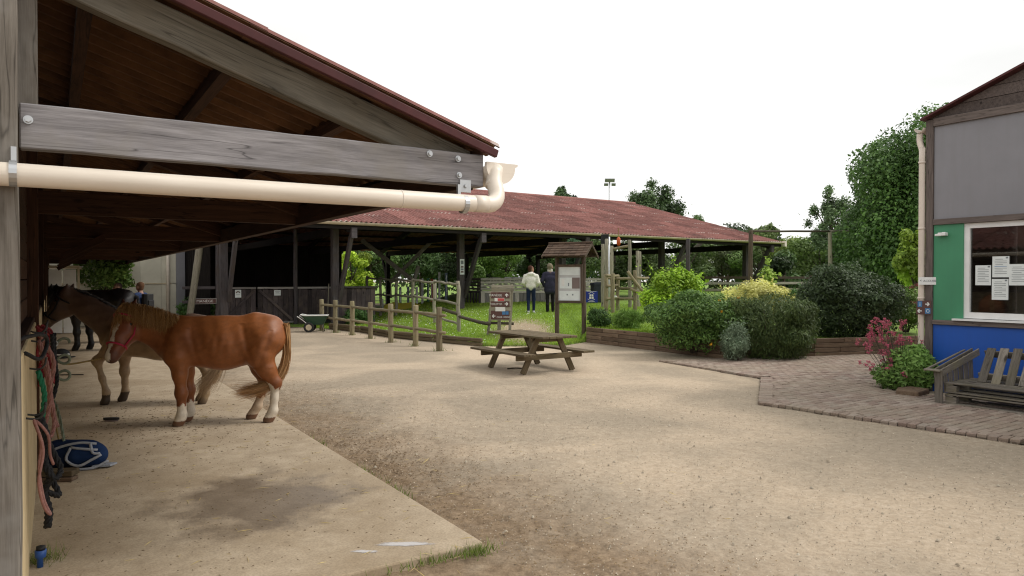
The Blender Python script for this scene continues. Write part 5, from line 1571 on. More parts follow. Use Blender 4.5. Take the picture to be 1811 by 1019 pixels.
# old rail fence on the lawn
oq = [(649, 488, 31.0), (673, 489.5, 29.5), (700, 491, 28.0), (731, 493, 26.0), (769, 495, 23.6), (811, 497, 21.3)]
op_ = []
for (x, y, Yd) in oq:
    p = at(x, y, Yd); op_.append((Vector((p.x, p.y, tz(p.x, p.y))), p.z))
of = thing("old_rail_fence", "tall grey rail fence of thin rough posts crossing the lawn", "fence", op_[0][0])
for i, (p, zt) in enumerate(op_):
    q = p - op_[0][0]; q.z = 0; z0 = p.z - op_[0][0].z; z1 = zt - op_[0][0].z
    pole("post", (q.x, q.y, z0 - .1), (q.x + random.uniform(-.03, .03), q.y, z1), .062, .055, M["fence_old"], of, wob=.01, seed=20 + i)
    if i:
        pp, zp = op_[i - 1]; a = pp - op_[0][0]
        z0a, z1a = pp.z - op_[0][0].z, zp - op_[0][0].z
        for f_ in (.95, .55, .15):
            pole("rail", (a.x, a.y - .05, z0a + (z1a - z0a) * f_), (q.x, q.y - .05, z0 + (z1 - z0) * f_ - .03), .042, .04, M["fence_old"], of, wob=.01, seed=40 + i * 3 + int(f_ * 10))
# low dark rails running down to the direction board
d0, d1, d2 = at(778, 546, 22.6), at(812, 556, 20.9), at(866, 574, 19.6)
lr = thing("low_log_rail", "dark low log rail running down to the direction board", "fence", (d0.x, d0.y, 0))
for a, b_ in ((d0, d1), (d1 - Vector((0, 0, .08)), d2)):
    pole("rail", a - Vector((d0.x, d0.y, 0)), b_ - Vector((d0.x, d0.y, 0)), .05, .05, M["rail_dark"], lr, wob=.006, seed=3)
lw = at(772, 590, 23.2)
pole("post", d1 - Vector((d0.x, d0.y, .9)), d1 - Vector((d0.x, d0.y, -.05)), .05, .05, M["fence_old"], lr)

# ================================================================== painted jump stands beyond the fence
js = [(676, "white", .55, "short white jump stand by the grey rail fence, leftmost"), (708, "blue_post", .95, "grey blue jump stand nearest left of the yellow filler's middle"), (722, "blue_post", .9, "grey blue jump stand just right of the yellow filler's middle"),
      (737, "white", .8, "slim white jump stand left of the broad one"), (747, "white", 1.1, "broad white jump stand next to the green one"), (757, "green_post", 1.05, "green jump stand left of the red one"), (764, "red_post", 1.0, "red jump stand among the painted stands"),
      (771, "green_post", 1.0, "green jump stand right of the red one"), (777, "white", 1.25, "tallest white jump stand right of the green ones"), (789, "blue_post", 1.2, "grey blue jump stand at the right end")]
for i, (x, c_, h, lab) in enumerate(js):
    p = at(x, 520, 33.0 + (i % 3) * .4); z = tz(p.x, p.y)
    t = thing("jump_stand", lab, "jump stand", (p.x, p.y, z - .1), .3 * (i % 2), "painted jump stands")
    beam("upright", (0, 0, .03), (0, 0, h + .2), .1, .11, M[c_], t)
    beam("foot", (-.22, 0, .03), (.22, 0, .03), .1, .07, M[c_], t); beam("cup_strip", (.0, -.06, .3), (.0, -.06, h + .1), .03, .03, M["zinc"], t)
p = at(712, 534, 32.0); yb_ = thing("jump_filler", "low yellow rounded jump filler under the poles", "jump filler", (p.x, p.y, tz(p.x, p.y) - .05))
bb = MB(); bb.prism([(-.9, 0), (.9, 0), (.8, .3), (.4, .42), (0, .36), (-.4, .42), (-.8, .3)], -.12, .12, Matrix.Rotation(math.pi / 2, 4, 'X')); bb.build("board", M["yellow_post"], yb_)
for sx in (-.6, .6): beam("foot", (sx, -.25, .03), (sx, .25, .03), .08, .06, M["yellow_post"], yb_)

# ================================================================== wheelbarrow
wp = gp(557, 587)
wb = thing("wheelbarrow", "green two wheeled barrow with pale rim parked by the board wall", "wheelbarrow", (wp.x, wp.y, 0), RAD(8)); wb.scale = (.86, .86, .86)
rim = [(-.34, .30), (.40, .30), (.48, .26), (.48, -.26), (.40, -.30), (-.34, -.30), (-.5, -.24), (-.5, .24)]
bot = [(-.16, .18), (.28, .18), (.32, .15), (.32, -.15), (.28, -.18), (-.16, -.18), (-.2, -.14), (-.2, .14)]
V = [(x, y, .62 + (.03 if x < -.4 else .0)) for x, y in rim] + [(x, y, .28) for x, y in bot]
F = [(i, (i + 1) % 8, 8 + (i + 1) % 8, 8 + i) for i in range(8)] + [tuple(range(8, 16))]
tub = obj("tub", make_mesh("tub", V, F, M["barrow_green"]), wb); md = tub.modifiers.new("thick", 'SOLIDIFY'); md.thickness = .012
bb = MB(); bb.tube([Vector((x, y, .63 + (.03 if x < -.4 else 0))) for x, y in rim + [rim[0]]], .018, 8); bb.build("rim", M["white"], wb, True)
for sy in (-1, 1):
    w_ = MB(); w_.tube([(.0, sy * .33 - .03, .19), (.0, sy * .33 + .03, .19)], .19, 22)
    wh = w_.build("wheel", M["rubber"], wb, loc=(-.18, 0, 0)); md = wh.modifiers.new("bevel", 'BEVEL'); md.width = .02; md.segments = 2
    w_ = MB(); w_.tube([(.0, sy * .33 - .036, .19), (.0, sy * .33 + .036, .19)], .11, 16); w_.build("rim_disc", M["pvc_old"], wh)
    bb = MB(); bb.tube(spline([(-.18, sy * .24, .2), (-.3, sy * .25, .36), (-.5, sy * .25, .52), (-.62, sy * .25, .60)], 3), .016, 8); bb.build("handle", M["white"], wb, True)
    bb = MB(); bb.tube([(.33, sy * .2, 0), (.28, sy * .18, .3)], .016, 8); bb.build("leg", M["steel_dark"], wb, True)
bb = MB(); bb.tube([(-.18, -.33, .19), (-.18, .33, .19)], .014, 8); bb.build("axle", M["steel_dark"], wb, True)
sh_ = thing("shovel", "wooden tool handle leaning on the board wall behind the wheelbarrow", "tool", W(ut(578, GT - .2), GT - .25), TH)
pole("handle", (0, 0, .05), (.12, .18, 1.55), .018, .017, M["fence_old"], sh_)
bb = MB(); bb.prism([(-.1, -.05), (.1, -.05), (.1, .2), (0, .26), (-.1, .2)], -.004, .004, Matrix.Rotation(math.pi / 2, 4, 'X')); bb.build("blade", M["steel_dark"], sh_, loc=(-.01, -.02, .05))

# ================================================================== notice board with shingled roof
qL, qR = gt(989, 590), gt(1029, 599)
mid = (qL + qR) / 2
kr = math.atan2(qR.y - qL.y, qR.x - qL.x)
kr = -RAD(26)
ki = thing("notice_board", "wooden notice board with shingled gable roof on two posts by the lawn path", "notice board", (mid.x, mid.y, 0), kr)
hw = .40; zL = qL.z - .1
for sx in (-1, 1):
    pole("post", (sx * hw, 0, zL - .2), (sx * hw, 0, 2.5), .065, .06, M["kiosk"], ki, wob=.004, seed=sx + 3)
bz0, bz1 = at(1000, 534, mid.y).z, at(1000, 470, mid.y).z
ZT = at(1000, 432, mid.y).z
for (a, b_) in (((-hw, -.07, bz0), (hw, -.07, bz0)), ((-hw, -.07, bz1), (hw, -.07, bz1)), ((-hw + .03, -.07, bz0), (-hw + .03, -.07, bz1)), ((hw - .03, -.07, bz0), (hw - .03, -.07, bz1))):
    beam("frame", a, b_, .06, .07, M["kiosk"], ki)
panel("back_board", 2 * hw - .06, bz1 - bz0, .03, M["pale_board"], ki, face((0, -.05, (bz0 + bz1) / 2)))
bw_, bh_ = 2 * hw - .16, bz1 - bz0
for (x, z, w, h, m_) in ((0, .36, .95, .24, "paper"), (-.17, .02, .58, .3, "paper"), (.3, .02, .36, .3, "grey_mid"), (0, -.33, .95, .26, "paper"), (-.3, .04, .14, .2, "white"), (-.04, -.02, .05, .09, "ink"), (-.1, -.3, .06, .04, "ink"), (.16, -.3, .06, .04, "ink")):
    panel("poster", w * bw_, h * bh_, .003, M[m_], ki, face((x * bw_, -.068 - (.004 if w < .2 else 0), (bz0 + bz1) / 2 + z * bh_)))
# roof: ridge along local x, shingle courses on both slopes
ez, ey, rw = ZT - .36, .55, .66
for sy in (-1, 1):
    for k in range(5):
        y0, z0 = sy * ey * (1 - k / 5), ez + (ZT - ez) * k / 5 + .012
        y1, z1 = sy * ey * (1 - (k + 1.25) / 5), ez + (ZT - ez) * (k + 1.25) / 5 - .012
        for q in range(8):
            x0 = -rw + 2 * rw * q / 8
            bb = MB(); jj = random.uniform(-.012, .012)
            V = [(x0 + .003, y0 - sy * 0 + jj, z0), (x0 + 2 * rw / 8 - .003, y0 + jj, z0), (x0 + 2 * rw / 8 - .003, y1, z1), (x0 + .003, y1, z1)]
            bb.add(V + [(a, b_, c_ + .02) for a, b_, c_ in V], [(3, 2, 1, 0), (4, 5, 6, 7), (0, 1, 5, 4), (1, 2, 6, 5), (2, 3, 7, 6), (3, 0, 4, 7)])
            bb.build("shingle", M["shingle"], ki)
    beam("barge_board", (rw - .02, sy * ey, ez - .02), (rw - .02, 0, ZT - .02), .03, .07, M["kiosk"], ki); beam("barge_board", (-rw + .02, sy * ey, ez - .02), (-rw + .02, 0, ZT - .02), .03, .07, M["kiosk"], ki)
    beam("eave_rail", (-rw + .06, sy * .42, ez + .02), (rw - .06, sy * .42, ez + .02), .05, .06, M["kiosk"], ki)
beam("cross_tie", (hw, -.45, ez + .02), (hw, .45, ez + .02), .05, .07, M["kiosk"], ki); beam("cross_tie", (-hw, -.45, ez + .02), (-hw, .45, ez + .02), .05, .07, M["kiosk"], ki)
bb = MB(); bb.tube([(-rw, 0, ZT + .035), (rw, 0, ZT + .035)], .03, 6); bb.build("ridge_board", M["shingle"], ki)

# ================================================================== direction board
sp = gt(884, 592)
db = thing("direction_board", "leaning pole frame with brown direction plates pointing to arena, toilets and club house", "sign", sp, RAD(3))
k_ = sp.y / FPX
X_ = lambda x: (x - 884) * k_
Zs = lambda y: at(884, y, sp.y).z - sp.z
pole("pole", (X_(862), 0, -.15), (X_(873), .1, Zs(503)), .042, .036, M["fence_old"], db, wob=.005, seed=1)
pole("pole", (X_(901), 0, -.15), (X_(906), .1, Zs(503)), .042, .036, M["fence_old"], db, wob=.005, seed=2)
beam("post", (X_(883), .06, -.15), (X_(883), .07, Zs(566)), .1, .1, M["fence_old"], db)
for y in (507, 512.5): beam("crossbar", (X_(869), .0, Zs(y)), (X_(909), .0, Zs(y)), .04, .08, M["fence_old"], db)
pole("crossbar", (X_(860), .07, Zs(571)), (X_(909), .07, Zs(573)), .04, .04, M["rail_dark"], db)
panel("backing", X_(904) - X_(866), Zs(515) - Zs(567), .03, M["fence_old"], db, face((X_(885), -.01, (Zs(515) + Zs(567)) / 2)))
def plate(x0, x1, y0, y1, mat, bev=.012, dy=-.04, nm="plate"):
    return panel(nm, X_(x1) - X_(x0), Zs(y0) - Zs(y1), .016, M[mat], db, face(((X_(x0) + X_(x1)) / 2, dy, (Zs(y0) + Zs(y1)) / 2)), bev)
def arrow(x, y, ang, s=.1):
    bb = MB()
    bb.prism([(-.5, .13), (.05, .13), (-.12, .42), (.12, .5), (.52, 0), (.12, -.5), (-.12, -.42), (.05, -.13), (-.5, -.13)], 0, .03, None)
    m = face((X_(x), -.0495, Zs(y))) @ Matrix.Rotation(ang, 4, 'Z') @ Matrix.Diagonal((s, s, .1, 1))
    return bb.build("arrow", M["white"], db, mat4=m)
plate(868.3, 901, 517, 527.5, "sign_brown"); plate(868.3, 901, 533, 542.5, "sign_brown"); plate(868.3, 901, 549.5, 564.5, "sign_brown")
plate(874.5, 892, 527, 533, "white", 0, -.045); plate(880, 891.5, 527.6, 532.4, "sign_red", 0, -.0505); plate(876, 893.5, 543, 550.5, "white", 0, -.045)
plate(888, 893.5, 550.5, 556.5, "sign_blue", 0, -.046); plate(894, 899.3, 550.5, 556.5, "sign_blue", 0, -.046)
text("lettering", "MANÈGE", .085, face((X_(876), -.0505, Zs(522.5))), M["white"], db, sx=1.1)
text("lettering", "TOILETTES", .078, face((X_(877.5), -.0505, Zs(538))), M["white"], db, sx=.9)
text("lettering", "CLUB HOUSE", .07, face((X_(890), -.0505, Zs(561))), M["white"], db, sx=.9)
text("lettering", "LABEL", .05, face((X_(886), -.0605, Zs(530))), M["white"], db) if False else None
arrow(896, 522.3, math.pi / 2); arrow(895.5, 537.6, 0); arrow(873, 559, math.pi)
# plates fixed on the arena wall
inv = lambda o: (Matrix.Translation(o.location) @ Matrix.Rotation(o.rotation_euler.z, 4, 'Z'))
pl_ = at(876.5, 495.5, 32.6); np_ = thing("name_plate", "grey name plate with dark lettering above the direction board", "sign", pl_, 0)
panel("plate", .52, .25, .03, M["slat_grey"], np_, face((0, 0, 0)), .03); panel("field", .44, .15, .03, M["grey_mid"], np_, face((0, -.006, 0)), .03)
text("lettering", "PONEYS", .11, face((0, -.023, 0)), M["white"], np_)
pl_ = at(910, 496, 32.5); bn = thing("banner", "white handwritten banner on the arena wall left of the walkers", "banner", pl_, .1)
panel("cloth", .92, .3, .006, M["white"], bn, face((0, 0, 0)))
M["ink_purple"] = mat_plain("purple_ink", (.09, .03, .05), .8)
text("lettering", "Manège In", .2, face((-.02, -.005, -.03)), M["ink_purple"], bn)
for i, x in enumerate((1040.5, 1050.5)):
    pl_ = at(x, 497.5, 32.9); q = thing("number_card", "white card on arena wall, %s of the two beside the notice board" % ("left" if i == 0 else "right"), "card", pl_, .1, "white cards on the arena wall")
    panel("card", .18, .28, .006, M["white"], q, face((0, 0, 0))); panel("print_mark", .04, .09, .003, M["ink"], q, face((0, -.005, 0)))
pl_ = W(PU[1] - .0, FT - .13, 0); z_ = at(811, 472, pl_.y).z
q = thing("post_notice", "narrow white notice with dark emblem on the barn post", "notice", (pl_.x, pl_.y, z_), TH)
panel("sheet", .2, .62, .005, M["paper"], q, face((0, 0, 0))); panel("emblem", .12, .14, .003, M["ink"], q, face((0, -.005, .18)), .002)
for k in range(3): panel("print_block", .12, .07, .003, M["ink"] if k % 2 else M["grey_mid"], q, face((0, -.005, -.0 - k * .1)))
# deep blue sign with white pictogram
bs_ = gt(1050, 560)
bs = thing("blue_sign", "deep blue square sign with white riding emblem beside the notice board", "sign", (at(1046, 525, 21.6).x, 21.6, 0), RAD(-6))
zc = at(1046, 525, 21.6).z
panel("plate", .385, .35, .012, M["blue_sign"], bs, face((0, 0, zc)))
bb = MB(); bb.bar((-.09, -.009, zc + .085), (0, -.009, zc + .15), .003, .012); bb.bar((.09, -.009, zc + .085), (0, -.009, zc + .15), .003, .012)
for sx in (-1, 1): bb.box((sx * .032, -.009, zc + .045), (.052, .003, .06)); bb.box((sx * .036, -.009, zc - .03), (.06, .003, .07))
bb.tube([(.125 * math.sin(a), -.009, zc - .035 - .075 * math.cos(a)) for a in np.linspace(-1.15, 1.15, 12)], .006, 5)
bb.box((0, -.009, zc - .145), (.19, .003, .012)); bb.box((0, -.009, zc + .163), (.3, .003, .008))
bb.build("emblem", M["white"], bs)
beam("stake", (-.17, .03, 0.1), (-.17, .03, zc + .15), .04, .04, M["fence_old"], bs)
# dark bin
p = at(1059, 524, 29.5); bn_ = thing("waste_bin", "dark blue black waste bin by the arena wall", "bin", (p.x, p.y, tz(p.x, p.y)), .2)
bz = at(1059, 499, 29.5).z - tz(p.x, p.y)
V = [(-.24, -.22, 0), (.24, -.22, 0), (.24, .22, 0), (-.24, .22, 0), (-.29, -.27, bz - .1), (.29, -.27, bz - .1), (.29, .27, bz - .1), (-.29, .27, bz - .1)]
obj("body", make_mesh("body", V, [(3, 2, 1, 0), (4, 5, 6, 7), (0, 1, 5, 4), (1, 2, 6, 5), (2, 3, 7, 6), (3, 0, 4, 7)], M["bin"]), bn_)
bb = MB(); bb.prism([(-.32, 0), (.32, 0), (.28, .07), (0, .11), (-.28, .07)], -.3, .3, Matrix.Rotation(math.pi / 2, 4, 'X')); bb.build("lid", M["bin"], bn_, loc=(0, 0, bz - .11))

# ================================================================== climbing frame
cf0 = at(1078, 540, 24.5)
cz = tz(cf0.x, cf0.y)
cf = thing("climbing_frame", "rustic pole climbing frame with ladder rungs behind the pale green shrub", "play frame", (cf0.x, cf0.y, cz))
kk = 24.5 / FPX
cx = lambda x: (x - 1078) * kk
czz = lambda y: at(1078, y, 24.5).z - cz
for i, (x, y0, y1, dy) in enumerate(((1072, 485, 545, 0), (1080, 484, 547, -.5), (1097, 486, 543, .6), (1123, 478, 546, 0), (1088, 416, 490, 2.2), (1096, 430, 490, 2.0), (1126, 420, 500, 1.5), (1144, 440, 490, 1.8), (1153, 440, 490, 2.4), (1083, 425, 490, 2.6))):
    pole("post", (cx(x), dy, -.2), (cx(x), dy, czz(y0)), .07, .065, M["fence"] if y0 > 470 else M["fence_old"], cf, wob=.008, seed=60 + i)
for i, (xa, ya, xb, yb2, d0_, d1_) in enumerate(((1072, 488, 1098, 488, -.1, .6), (1072, 506, 1098, 505, -.1, .6), (1072, 529, 1098, 527, -.1, .6), (1080, 492, 1124, 494, .6, 0), (1097, 510, 1124, 511, .6, 0), (1097, 529, 1124, 529, .6, 0),
                                       (1109, 480, 1135, 515, -.1, -.1), (1114, 511, 1134, 518, -.1, -.1), (1100, 436, 1126, 431, 2.0, 1.5), (1123, 492, 1150, 492, 0, .4))):
    pole("rung", (cx(xa), d0_, czz(ya)), (cx(xb), d1_, czz(yb2)), .05, .05, M["fence"], cf, wob=.005, seed=80 + i)
for (x, y) in ((1087, 513), (1089, 525)):
    bm = bmesh.new(); bmesh.ops.create_uvsphere(bm, u_segments=8, v_segments=6, radius=.05); bmesh.ops.scale(bm, vec=(1.3, .8, .8), verts=bm.verts)
    m_ = bpy.data.meshes.new("climbing_hold"); bm.to_mesh(m_); bm.free(); m_.materials.append(M["white"]); obj("climbing_hold", m_, cf, loc=(cx(x), .1, czz(y)))
mp = thing("lamp_pole", "slim pale metal pole with dark lantern rising behind the climbing frame", "lamp post", at(1076, 530, 28) * 1.0, 0)
mp.location.z = tz(mp.location.x, mp.location.y)
zt_ = at(1076, 419, 28).z - mp.location.z
pole("pole", (0, 0, -.1), (0, 0, zt_), .075, .06, M["zinc"], mp); bb = MB(); bb.prism([(-.12, -.1), (.12, -.1), (.16, .1), (-.16, .1)], 0, .4); bb.build("lantern", M["black"], mp, loc=(-.13, 0, zt_ - .3))
ob = at(1094, 427, 26.4); obm = MB(); obm.tube([(0, 0, -.17), (0, 0, -.1), (0, 0, .1), (0, 0, .17)], [.03, .075, .075, .02], 10)
bo = thing("hanging_buoy", "orange buoy hanging high on the climbing poles", "buoy", ob); obm.build("float", M["orange"], bo, True)
bb = MB(); bb.tube([(0, 0, .15), (.0, .0, .5)], .012, 5); bb.build("cord", M["rope_tan"], bo)
# swing beam on tall posts
pA, pB, pC = at(1328, 408, 27), at(1468, 410, 30), at(1605, 408, 33)
sb = thing("swing_beam", "long thin timber beam on two tall posts behind the shrubs", "beam", (pA.x, pA.y, 0))
off = Vector((pA.x, pA.y, 0))
pole("post", (0, 0, 0), pA - off, .085, .08, M["kiosk"], sb, wob=.006, seed=1); q = pB - off; pole("post", (q.x, q.y, 0), q, .085, .08, M["fence_old"], sb, wob=.006, seed=2)
pole("crossbar", pA - off + Vector((0, 0, -.02)), q + Vector((0, 0, .02)), .045, .04, M["rail_dark"], sb, wob=.004); pole("crossbar", q + Vector((0, 0, .02)), pC - off, .055, .07, M["fence_old"], sb, wob=.004)
p = at(1217, 425, 27.5); tp = thing("tall_post", "tall bare post in front of the barn eave above the pale green shrub", "post", (p.x, p.y, 0)); pole("pole", (0, 0, 0), (0, 0, p.z + .05), .09, .08, M["barn_wood"], tp, wob=.006, seed=7)
# floodlight mast far behind the barn
fm = at(1078, 320, 62); fl = thing("floodlight_mast", "slim floodlight mast rising behind the barn roof", "lamp post", (fm.x, fm.y, 0))
pole("mast", (0, 0, 0), (0, 0, fm.z), .1, .06, M["zinc"], fl)
for dx in (-.22, .22):
    bb = MB(); bb.box((0, 0, 0), (.42, .22, .3), Matrix.Rotation(.5, 3, 'X')); bb.build("lamp_head", M["zinc"], fl, loc=(dx, -.1, fm.z + .05)); 
    bb = MB(); bb.box((0, 0, 0), (.36, .2, .24), Matrix.Rotation(.5, 3, 'X')); bb.build("lamp_head", M["zinc"], fl, loc=(dx * 1.5 + .05, .2, fm.z - .28))

# ================================================================== planter wall
rw_ = thing("retaining_wall", "low brown timber sleeper wall holding the shrub bed", "wall", (0, 0, 0))
segs = [((2.05, 19.15), (4.62, 14.95)), ((4.62, 14.95), (6.6, 15.42)), ((6.6, 15.42), (12.0, 16.95))]
rs = random.Random(9)
for (a, b_) in segs:
    a, b_ = Vector((a[0], a[1] - .06, 0)), Vector((b_[0], b_[1] - .06, 0)); L = (b_ - a).length; d = (b_ - a) / L
    for k in range(4):
        x = -.0; first = True
        while x < L - .05:
            w = (rs.uniform(.5, .8) if first and k % 2 else 1.35); first = False
            e = min(L, x + w)
            beam("sleeper", a + d * (x + .006) + Vector((0, rs.uniform(-.006, .006), .05 + k * .104)), a + d * (e - .006) + Vector((0, rs.uniform(-.006, .006), .05 + k * .104)), .09, .097, M["sleeper"], rw_, bev=.008)
            x = e

# ================================================================== pallet bench
bu, bt = 10.05, 4.70
pbn = thing("pallet_bench", "grey bench made of old pallets against the blue wall", "bench", W(bu, bt), TH)
Lb, Db = 2.4, .8        # runs towards -t
def pz(name, u0, u1, t0, t1, z0, z1):
    L = max(abs(u1 - u0), abs(t1 - t0))
    if abs(t1 - t0) >= abs(u1 - u0):
        return beam(name, ((u0 + u1) / 2, t0, (z0 + z1) / 2), ((u0 + u1) / 2, t1, (z0 + z1) / 2), abs(u1 - u0), z1 - z0, M["pallet"], pbn, bev=.004)
    return beam(name, (u0, (t0 + t1) / 2, (z0 + z1) / 2), (u1, (t0 + t1) / 2, (z0 + z1) / 2), abs(t1 - t0), z1 - z0, M["pallet"], pbn, bev=.004)
for lv in (0, 1):
    zb = .03 + lv * .152
    for u in (0, .35, .7): pz("bottom_board", u, u + .1, -.0, -Lb, zb, zb + .02)
    for t in (0, -1.12, -2.26):
        for u in (0, .35, .7): pz("block", u + .002, u + .098, t - .003, t - .14, zb + .0205, zb + .098)
    for t in (0, -1.12, -2.26): pz("stringer", .0, Db, t, t - .1, zb + .0985, zb + .119)
    for u in (.0, .16, .33, .5, .68): pz("deck_board", u, u + .105, .0, -Lb, zb + .1195, zb + .1405)
zs = .335
for k in range(13):            # back slats, leaning
    t = -.30 - k * .16
    beam("back_slat", (.66, t, zs), (.98, t, .86), .105, .022, M["pallet"], pbn, roll=0, bev=.004) if False else \
    obj("back_slat", box_mesh(.52 + .02 * (k % 3), .105, .022, .004, M["pallet"]), pbn, Matrix.Translation(((.36 + .62) / 2, t, (zs + .76) / 2)) @ Matrix.Rotation(-math.atan2(.76 - zs, .26), 4, 'Y') @ Matrix.Rotation(.02 * ((k * 7) % 3 - 1), 4, 'Z'))
for (u, z) in ((.42, .40), (.60, .69)): beam("back_rail", (u + .03, -.22, z), (u + .03, -Lb, z), .022, .1, M["pallet"], pbn, roll=.5)
# side panel: tilted pallet standing at the left end
for k in range(7):
    u = .03 + k * .145
    beam("side_slat", (u, .06, .16), (u, .09, .47 + k * .030), .022, .1, M["pallet"], pbn, roll=math.pi / 2)
beam("side_rail", (-.05, .115, .44), (1.08, .135, .665), .02, .1, M["pallet"], pbn); beam("side_rail", (-.05, .03, .44), (1.08, .05, .665), .02, .1, M["pallet"], pbn)
beam("side_cap", (-.07, .02, .475), (-.07, .22, .48), .1, .022, M["pallet"], pbn); beam("side_rail", (-.05, .24, .46), (1.08, .24, .675), .03, .022, M["pallet"], pbn)
beam("side_post", (-.03, .06, .02), (-.05, .06, .48), .03, .1, M["pallet"], pbn)
# paving offcuts and root clump at the foot of the pipe
rc = gp(1612, 700); oc = thing("stone_offcut", "flat grey brown stone slab at the foot of the downpipe", "stone", (rc.x, rc.y, 0), TH + .2)
bb = MB(); bb.prism([(-.25, -.16), (.22, -.18), (.3, .1), (.05, .2), (-.24, .14)], 0.02, .1); o = bb.build("slab", M["sleeper"], oc); md = o.modifiers.new("bevel", 'BEVEL'); md.width = .015; md.segments = 2
rc = gp(1640, 686); rt = thing("root_clump", "tangle of dry brown roots at the foot of the corner post", "roots", (rc.x, rc.y, 0))
bb = MB(); r_ = random.Random(3)
for k in range(22):
    a = r_.uniform(0, 6.28); q = r_.uniform(.06, .2)
    bb.tube(spline([(0, 0, .05), (q * .5 * math.cos(a), q * .5 * math.sin(a), .14 + r_.uniform(-.05, .08)), (q * math.cos(a), q * math.sin(a), .05 + r_.uniform(0, .08)), (q * 1.25 * math.cos(a + .4), q * 1.25 * math.sin(a + .4), .01)], 3), .011, 5)
bb.build("roots", M["shingle"], rt, True)

# signs on the corner
cpx = W(CU - .09, CT + .02)
z_ = at(1644, 497, cpx.y).z
ac = thing("welcome_sign", "white ACCUEIL arrow plate on the corner post of the club house", "sign", (cpx.x, cpx.y, z_), TH - RAD(50))
panel("plate", .26, .115, .012, M["frame_white"], ac, face((.04, 0, 0)))
text("lettering", "ACCUEIL", .045, face((.065, -.008, 0)), M["ink"], ac); text("lettering", "<", .05, face((-.06, -.008, .005)), M["ink"], ac)
z_ = at(1638, 544, cpx.y).z
inf = thing("info_sign", "brown direction plate with blue information squares and white arrows on the downpipe", "sign", (cpx.x - .02, cpx.y - .0, z_), TH - RAD(45))
panel("plate", .2, .215, .012, M["sign_brown"], inf, face((0, 0, 0)))
panel("blue_square", .062, .085, .003, M["sign_blue"], inf, face((-.055, -.0085, .052))); panel("blue_square", .075, .085, .003, M["sign_blue"], inf, face((.055, -.0085, -.052)))
text("lettering", "i", .085, face((-.055, -.0125, .05)), M["white"], inf)
bb = MB(); bb.tube([(.055 + .022 * math.cos(a), -.011, -.052 + .022 * math.sin(a)) for a in np.linspace(0, 6.28, 13)], .004, 5); bb.build("pictogram", M["white"], inf)
for (x, z, an) in ((.05, .052, 0), (-.06, -.052, math.pi)):
    bb = MB(); bb.prism([(-.5, .13), (.05, .13), (-.12, .42), (.12, .5), (.52, 0), (.12, -.5), (-.12, -.42), (.05, -.13), (-.5, -.13)], 0, .03)
    bb.build("arrow", M["white"], inf, mat4=face((x, -.0085, z)) @ Matrix.Rotation(an, 4, 'Z') @ Matrix.Diagonal((.062, .062, .1, 1)))

# ================================================================== tack on the wall
def wallpt(x, y, u):           # wall survey: point of the vertical plane u = const seen at (x, y)
    r = (x - 905.5) / FPX
    t = u * (CS - SN * r) / (SN + CS * r)
    return t
def rope(name, label, pts, r, mat, cat="rope", closed=False, hook=None, group=None, coils=0):
    base = W(*pts[0])
    o = thing(name, label, cat, base, 0, group)
    P_ = [W(*p) - base for p in pts]
    sp_ = spline(P_, 7)
    if r > .012:                    # laid from three twisted strands
        rs_ = r * .48
        for q in range(3):
            tw_ = []
            for i, p in enumerate(sp_):
                d = (sp_[min(i + 1, len(sp_) - 1)] - sp_[max(i - 1, 0)])
                d = d.normalized() if d.length > 1e-6 else Vector((0, 0, 1))
                a = d.orthogonal().normalized(); b_ = d.cross(a); w = i * 1.05 + q * 2.094
                tw_.append(p + (a * math.cos(w) + b_ * math.sin(w)) * rs_)
            bb = MB(); bb.tube(tw_, rs_ * 1.05, 6); bb.build("strand", mat, o, True)
    else:
        bb = MB(); bb.tube(sp_, r, 7); bb.build("rope", mat, o, True)
    if hook is not None:
        hb = MB(); c = W(*hook) - base
        hb.tube(spline([c + W(-.03, 0, .0), c + W(.03, 0, -.01), c + W(.06, 0, .02), c + W(.065, 0, .06)], 3), .006, 6); hb.build("hook", M["steel_dark"], o, True)
    return o
tw = -.125
hooks_t = [4.55, 5.0, 5.5, 6.1, 6.8, 7.4]
# pale pink rope, green strap, black braid near the front; red halters further in
def hang(t, u, z0, z1, sw, n, seed):
    r_ = random.Random(seed); pts = []
    for k in range(n):
        q = k / (n - 1); z = z0 + (z1 - z0) * (1 - abs(2 * q - 1))
        pts.append((u + r_.uniform(-.02, .02), t + (q - .5) * sw + r_.uniform(-.02, .02), z))
    return pts
rope("lead_rope", "pale pink lead rope looped on the front hook of the tack wall", [(-.09, 4.5, .96), (-.05, 4.47, .80), (-.07, 4.45, .64), (-.05, 4.47, .50), (-.02, 4.5, .44), (-.05, 4.53, .52), (-.07, 4.55, .68), (-.06, 4.55, .82), (-.09, 4.52, .95), (-.03, 4.56, .86), (-.02, 4.6, .74), (-.005, 4.62, .68)], .0075, M["rope_pink"], hook=(tw + .02, 4.5, .97))
rope("lead_rope", "thick black braided rope hanging lowest on the tack wall", [(-.07, 4.75, .93), (-.035, 4.74, .80), (-.05, 4.78, .68), (-.02, 4.72, .60), (-.05, 4.76, .50), (-.03, 4.74, .40), (-.035, 4.75, .30)], .024, M["rope_black"], hook=(tw + .02, 4.75, .95))
rope("lead_rope", "knotted loops of the black braided rope at hip height", [(-.08, 4.78, .94), (-.02, 4.82, .74), (.03, 4.78, .62), (.0, 4.7, .58), (-.05, 4.74, .66), (-.02, 4.84, .56), (.02, 4.8, .46), (-.04, 4.76, .5)], .018, M["rope_black"])
rope("girth_strap", "bright green strap hanging between pink ropes on the tack wall", [(-.08, 5.2, 1.14), (-.05, 5.18, 1.0), (-.06, 5.22, .85), (-.05, 5.2, .72)], .017, M["rope_green"], "strap", hook=(tw + .02, 5.2, 1.16))
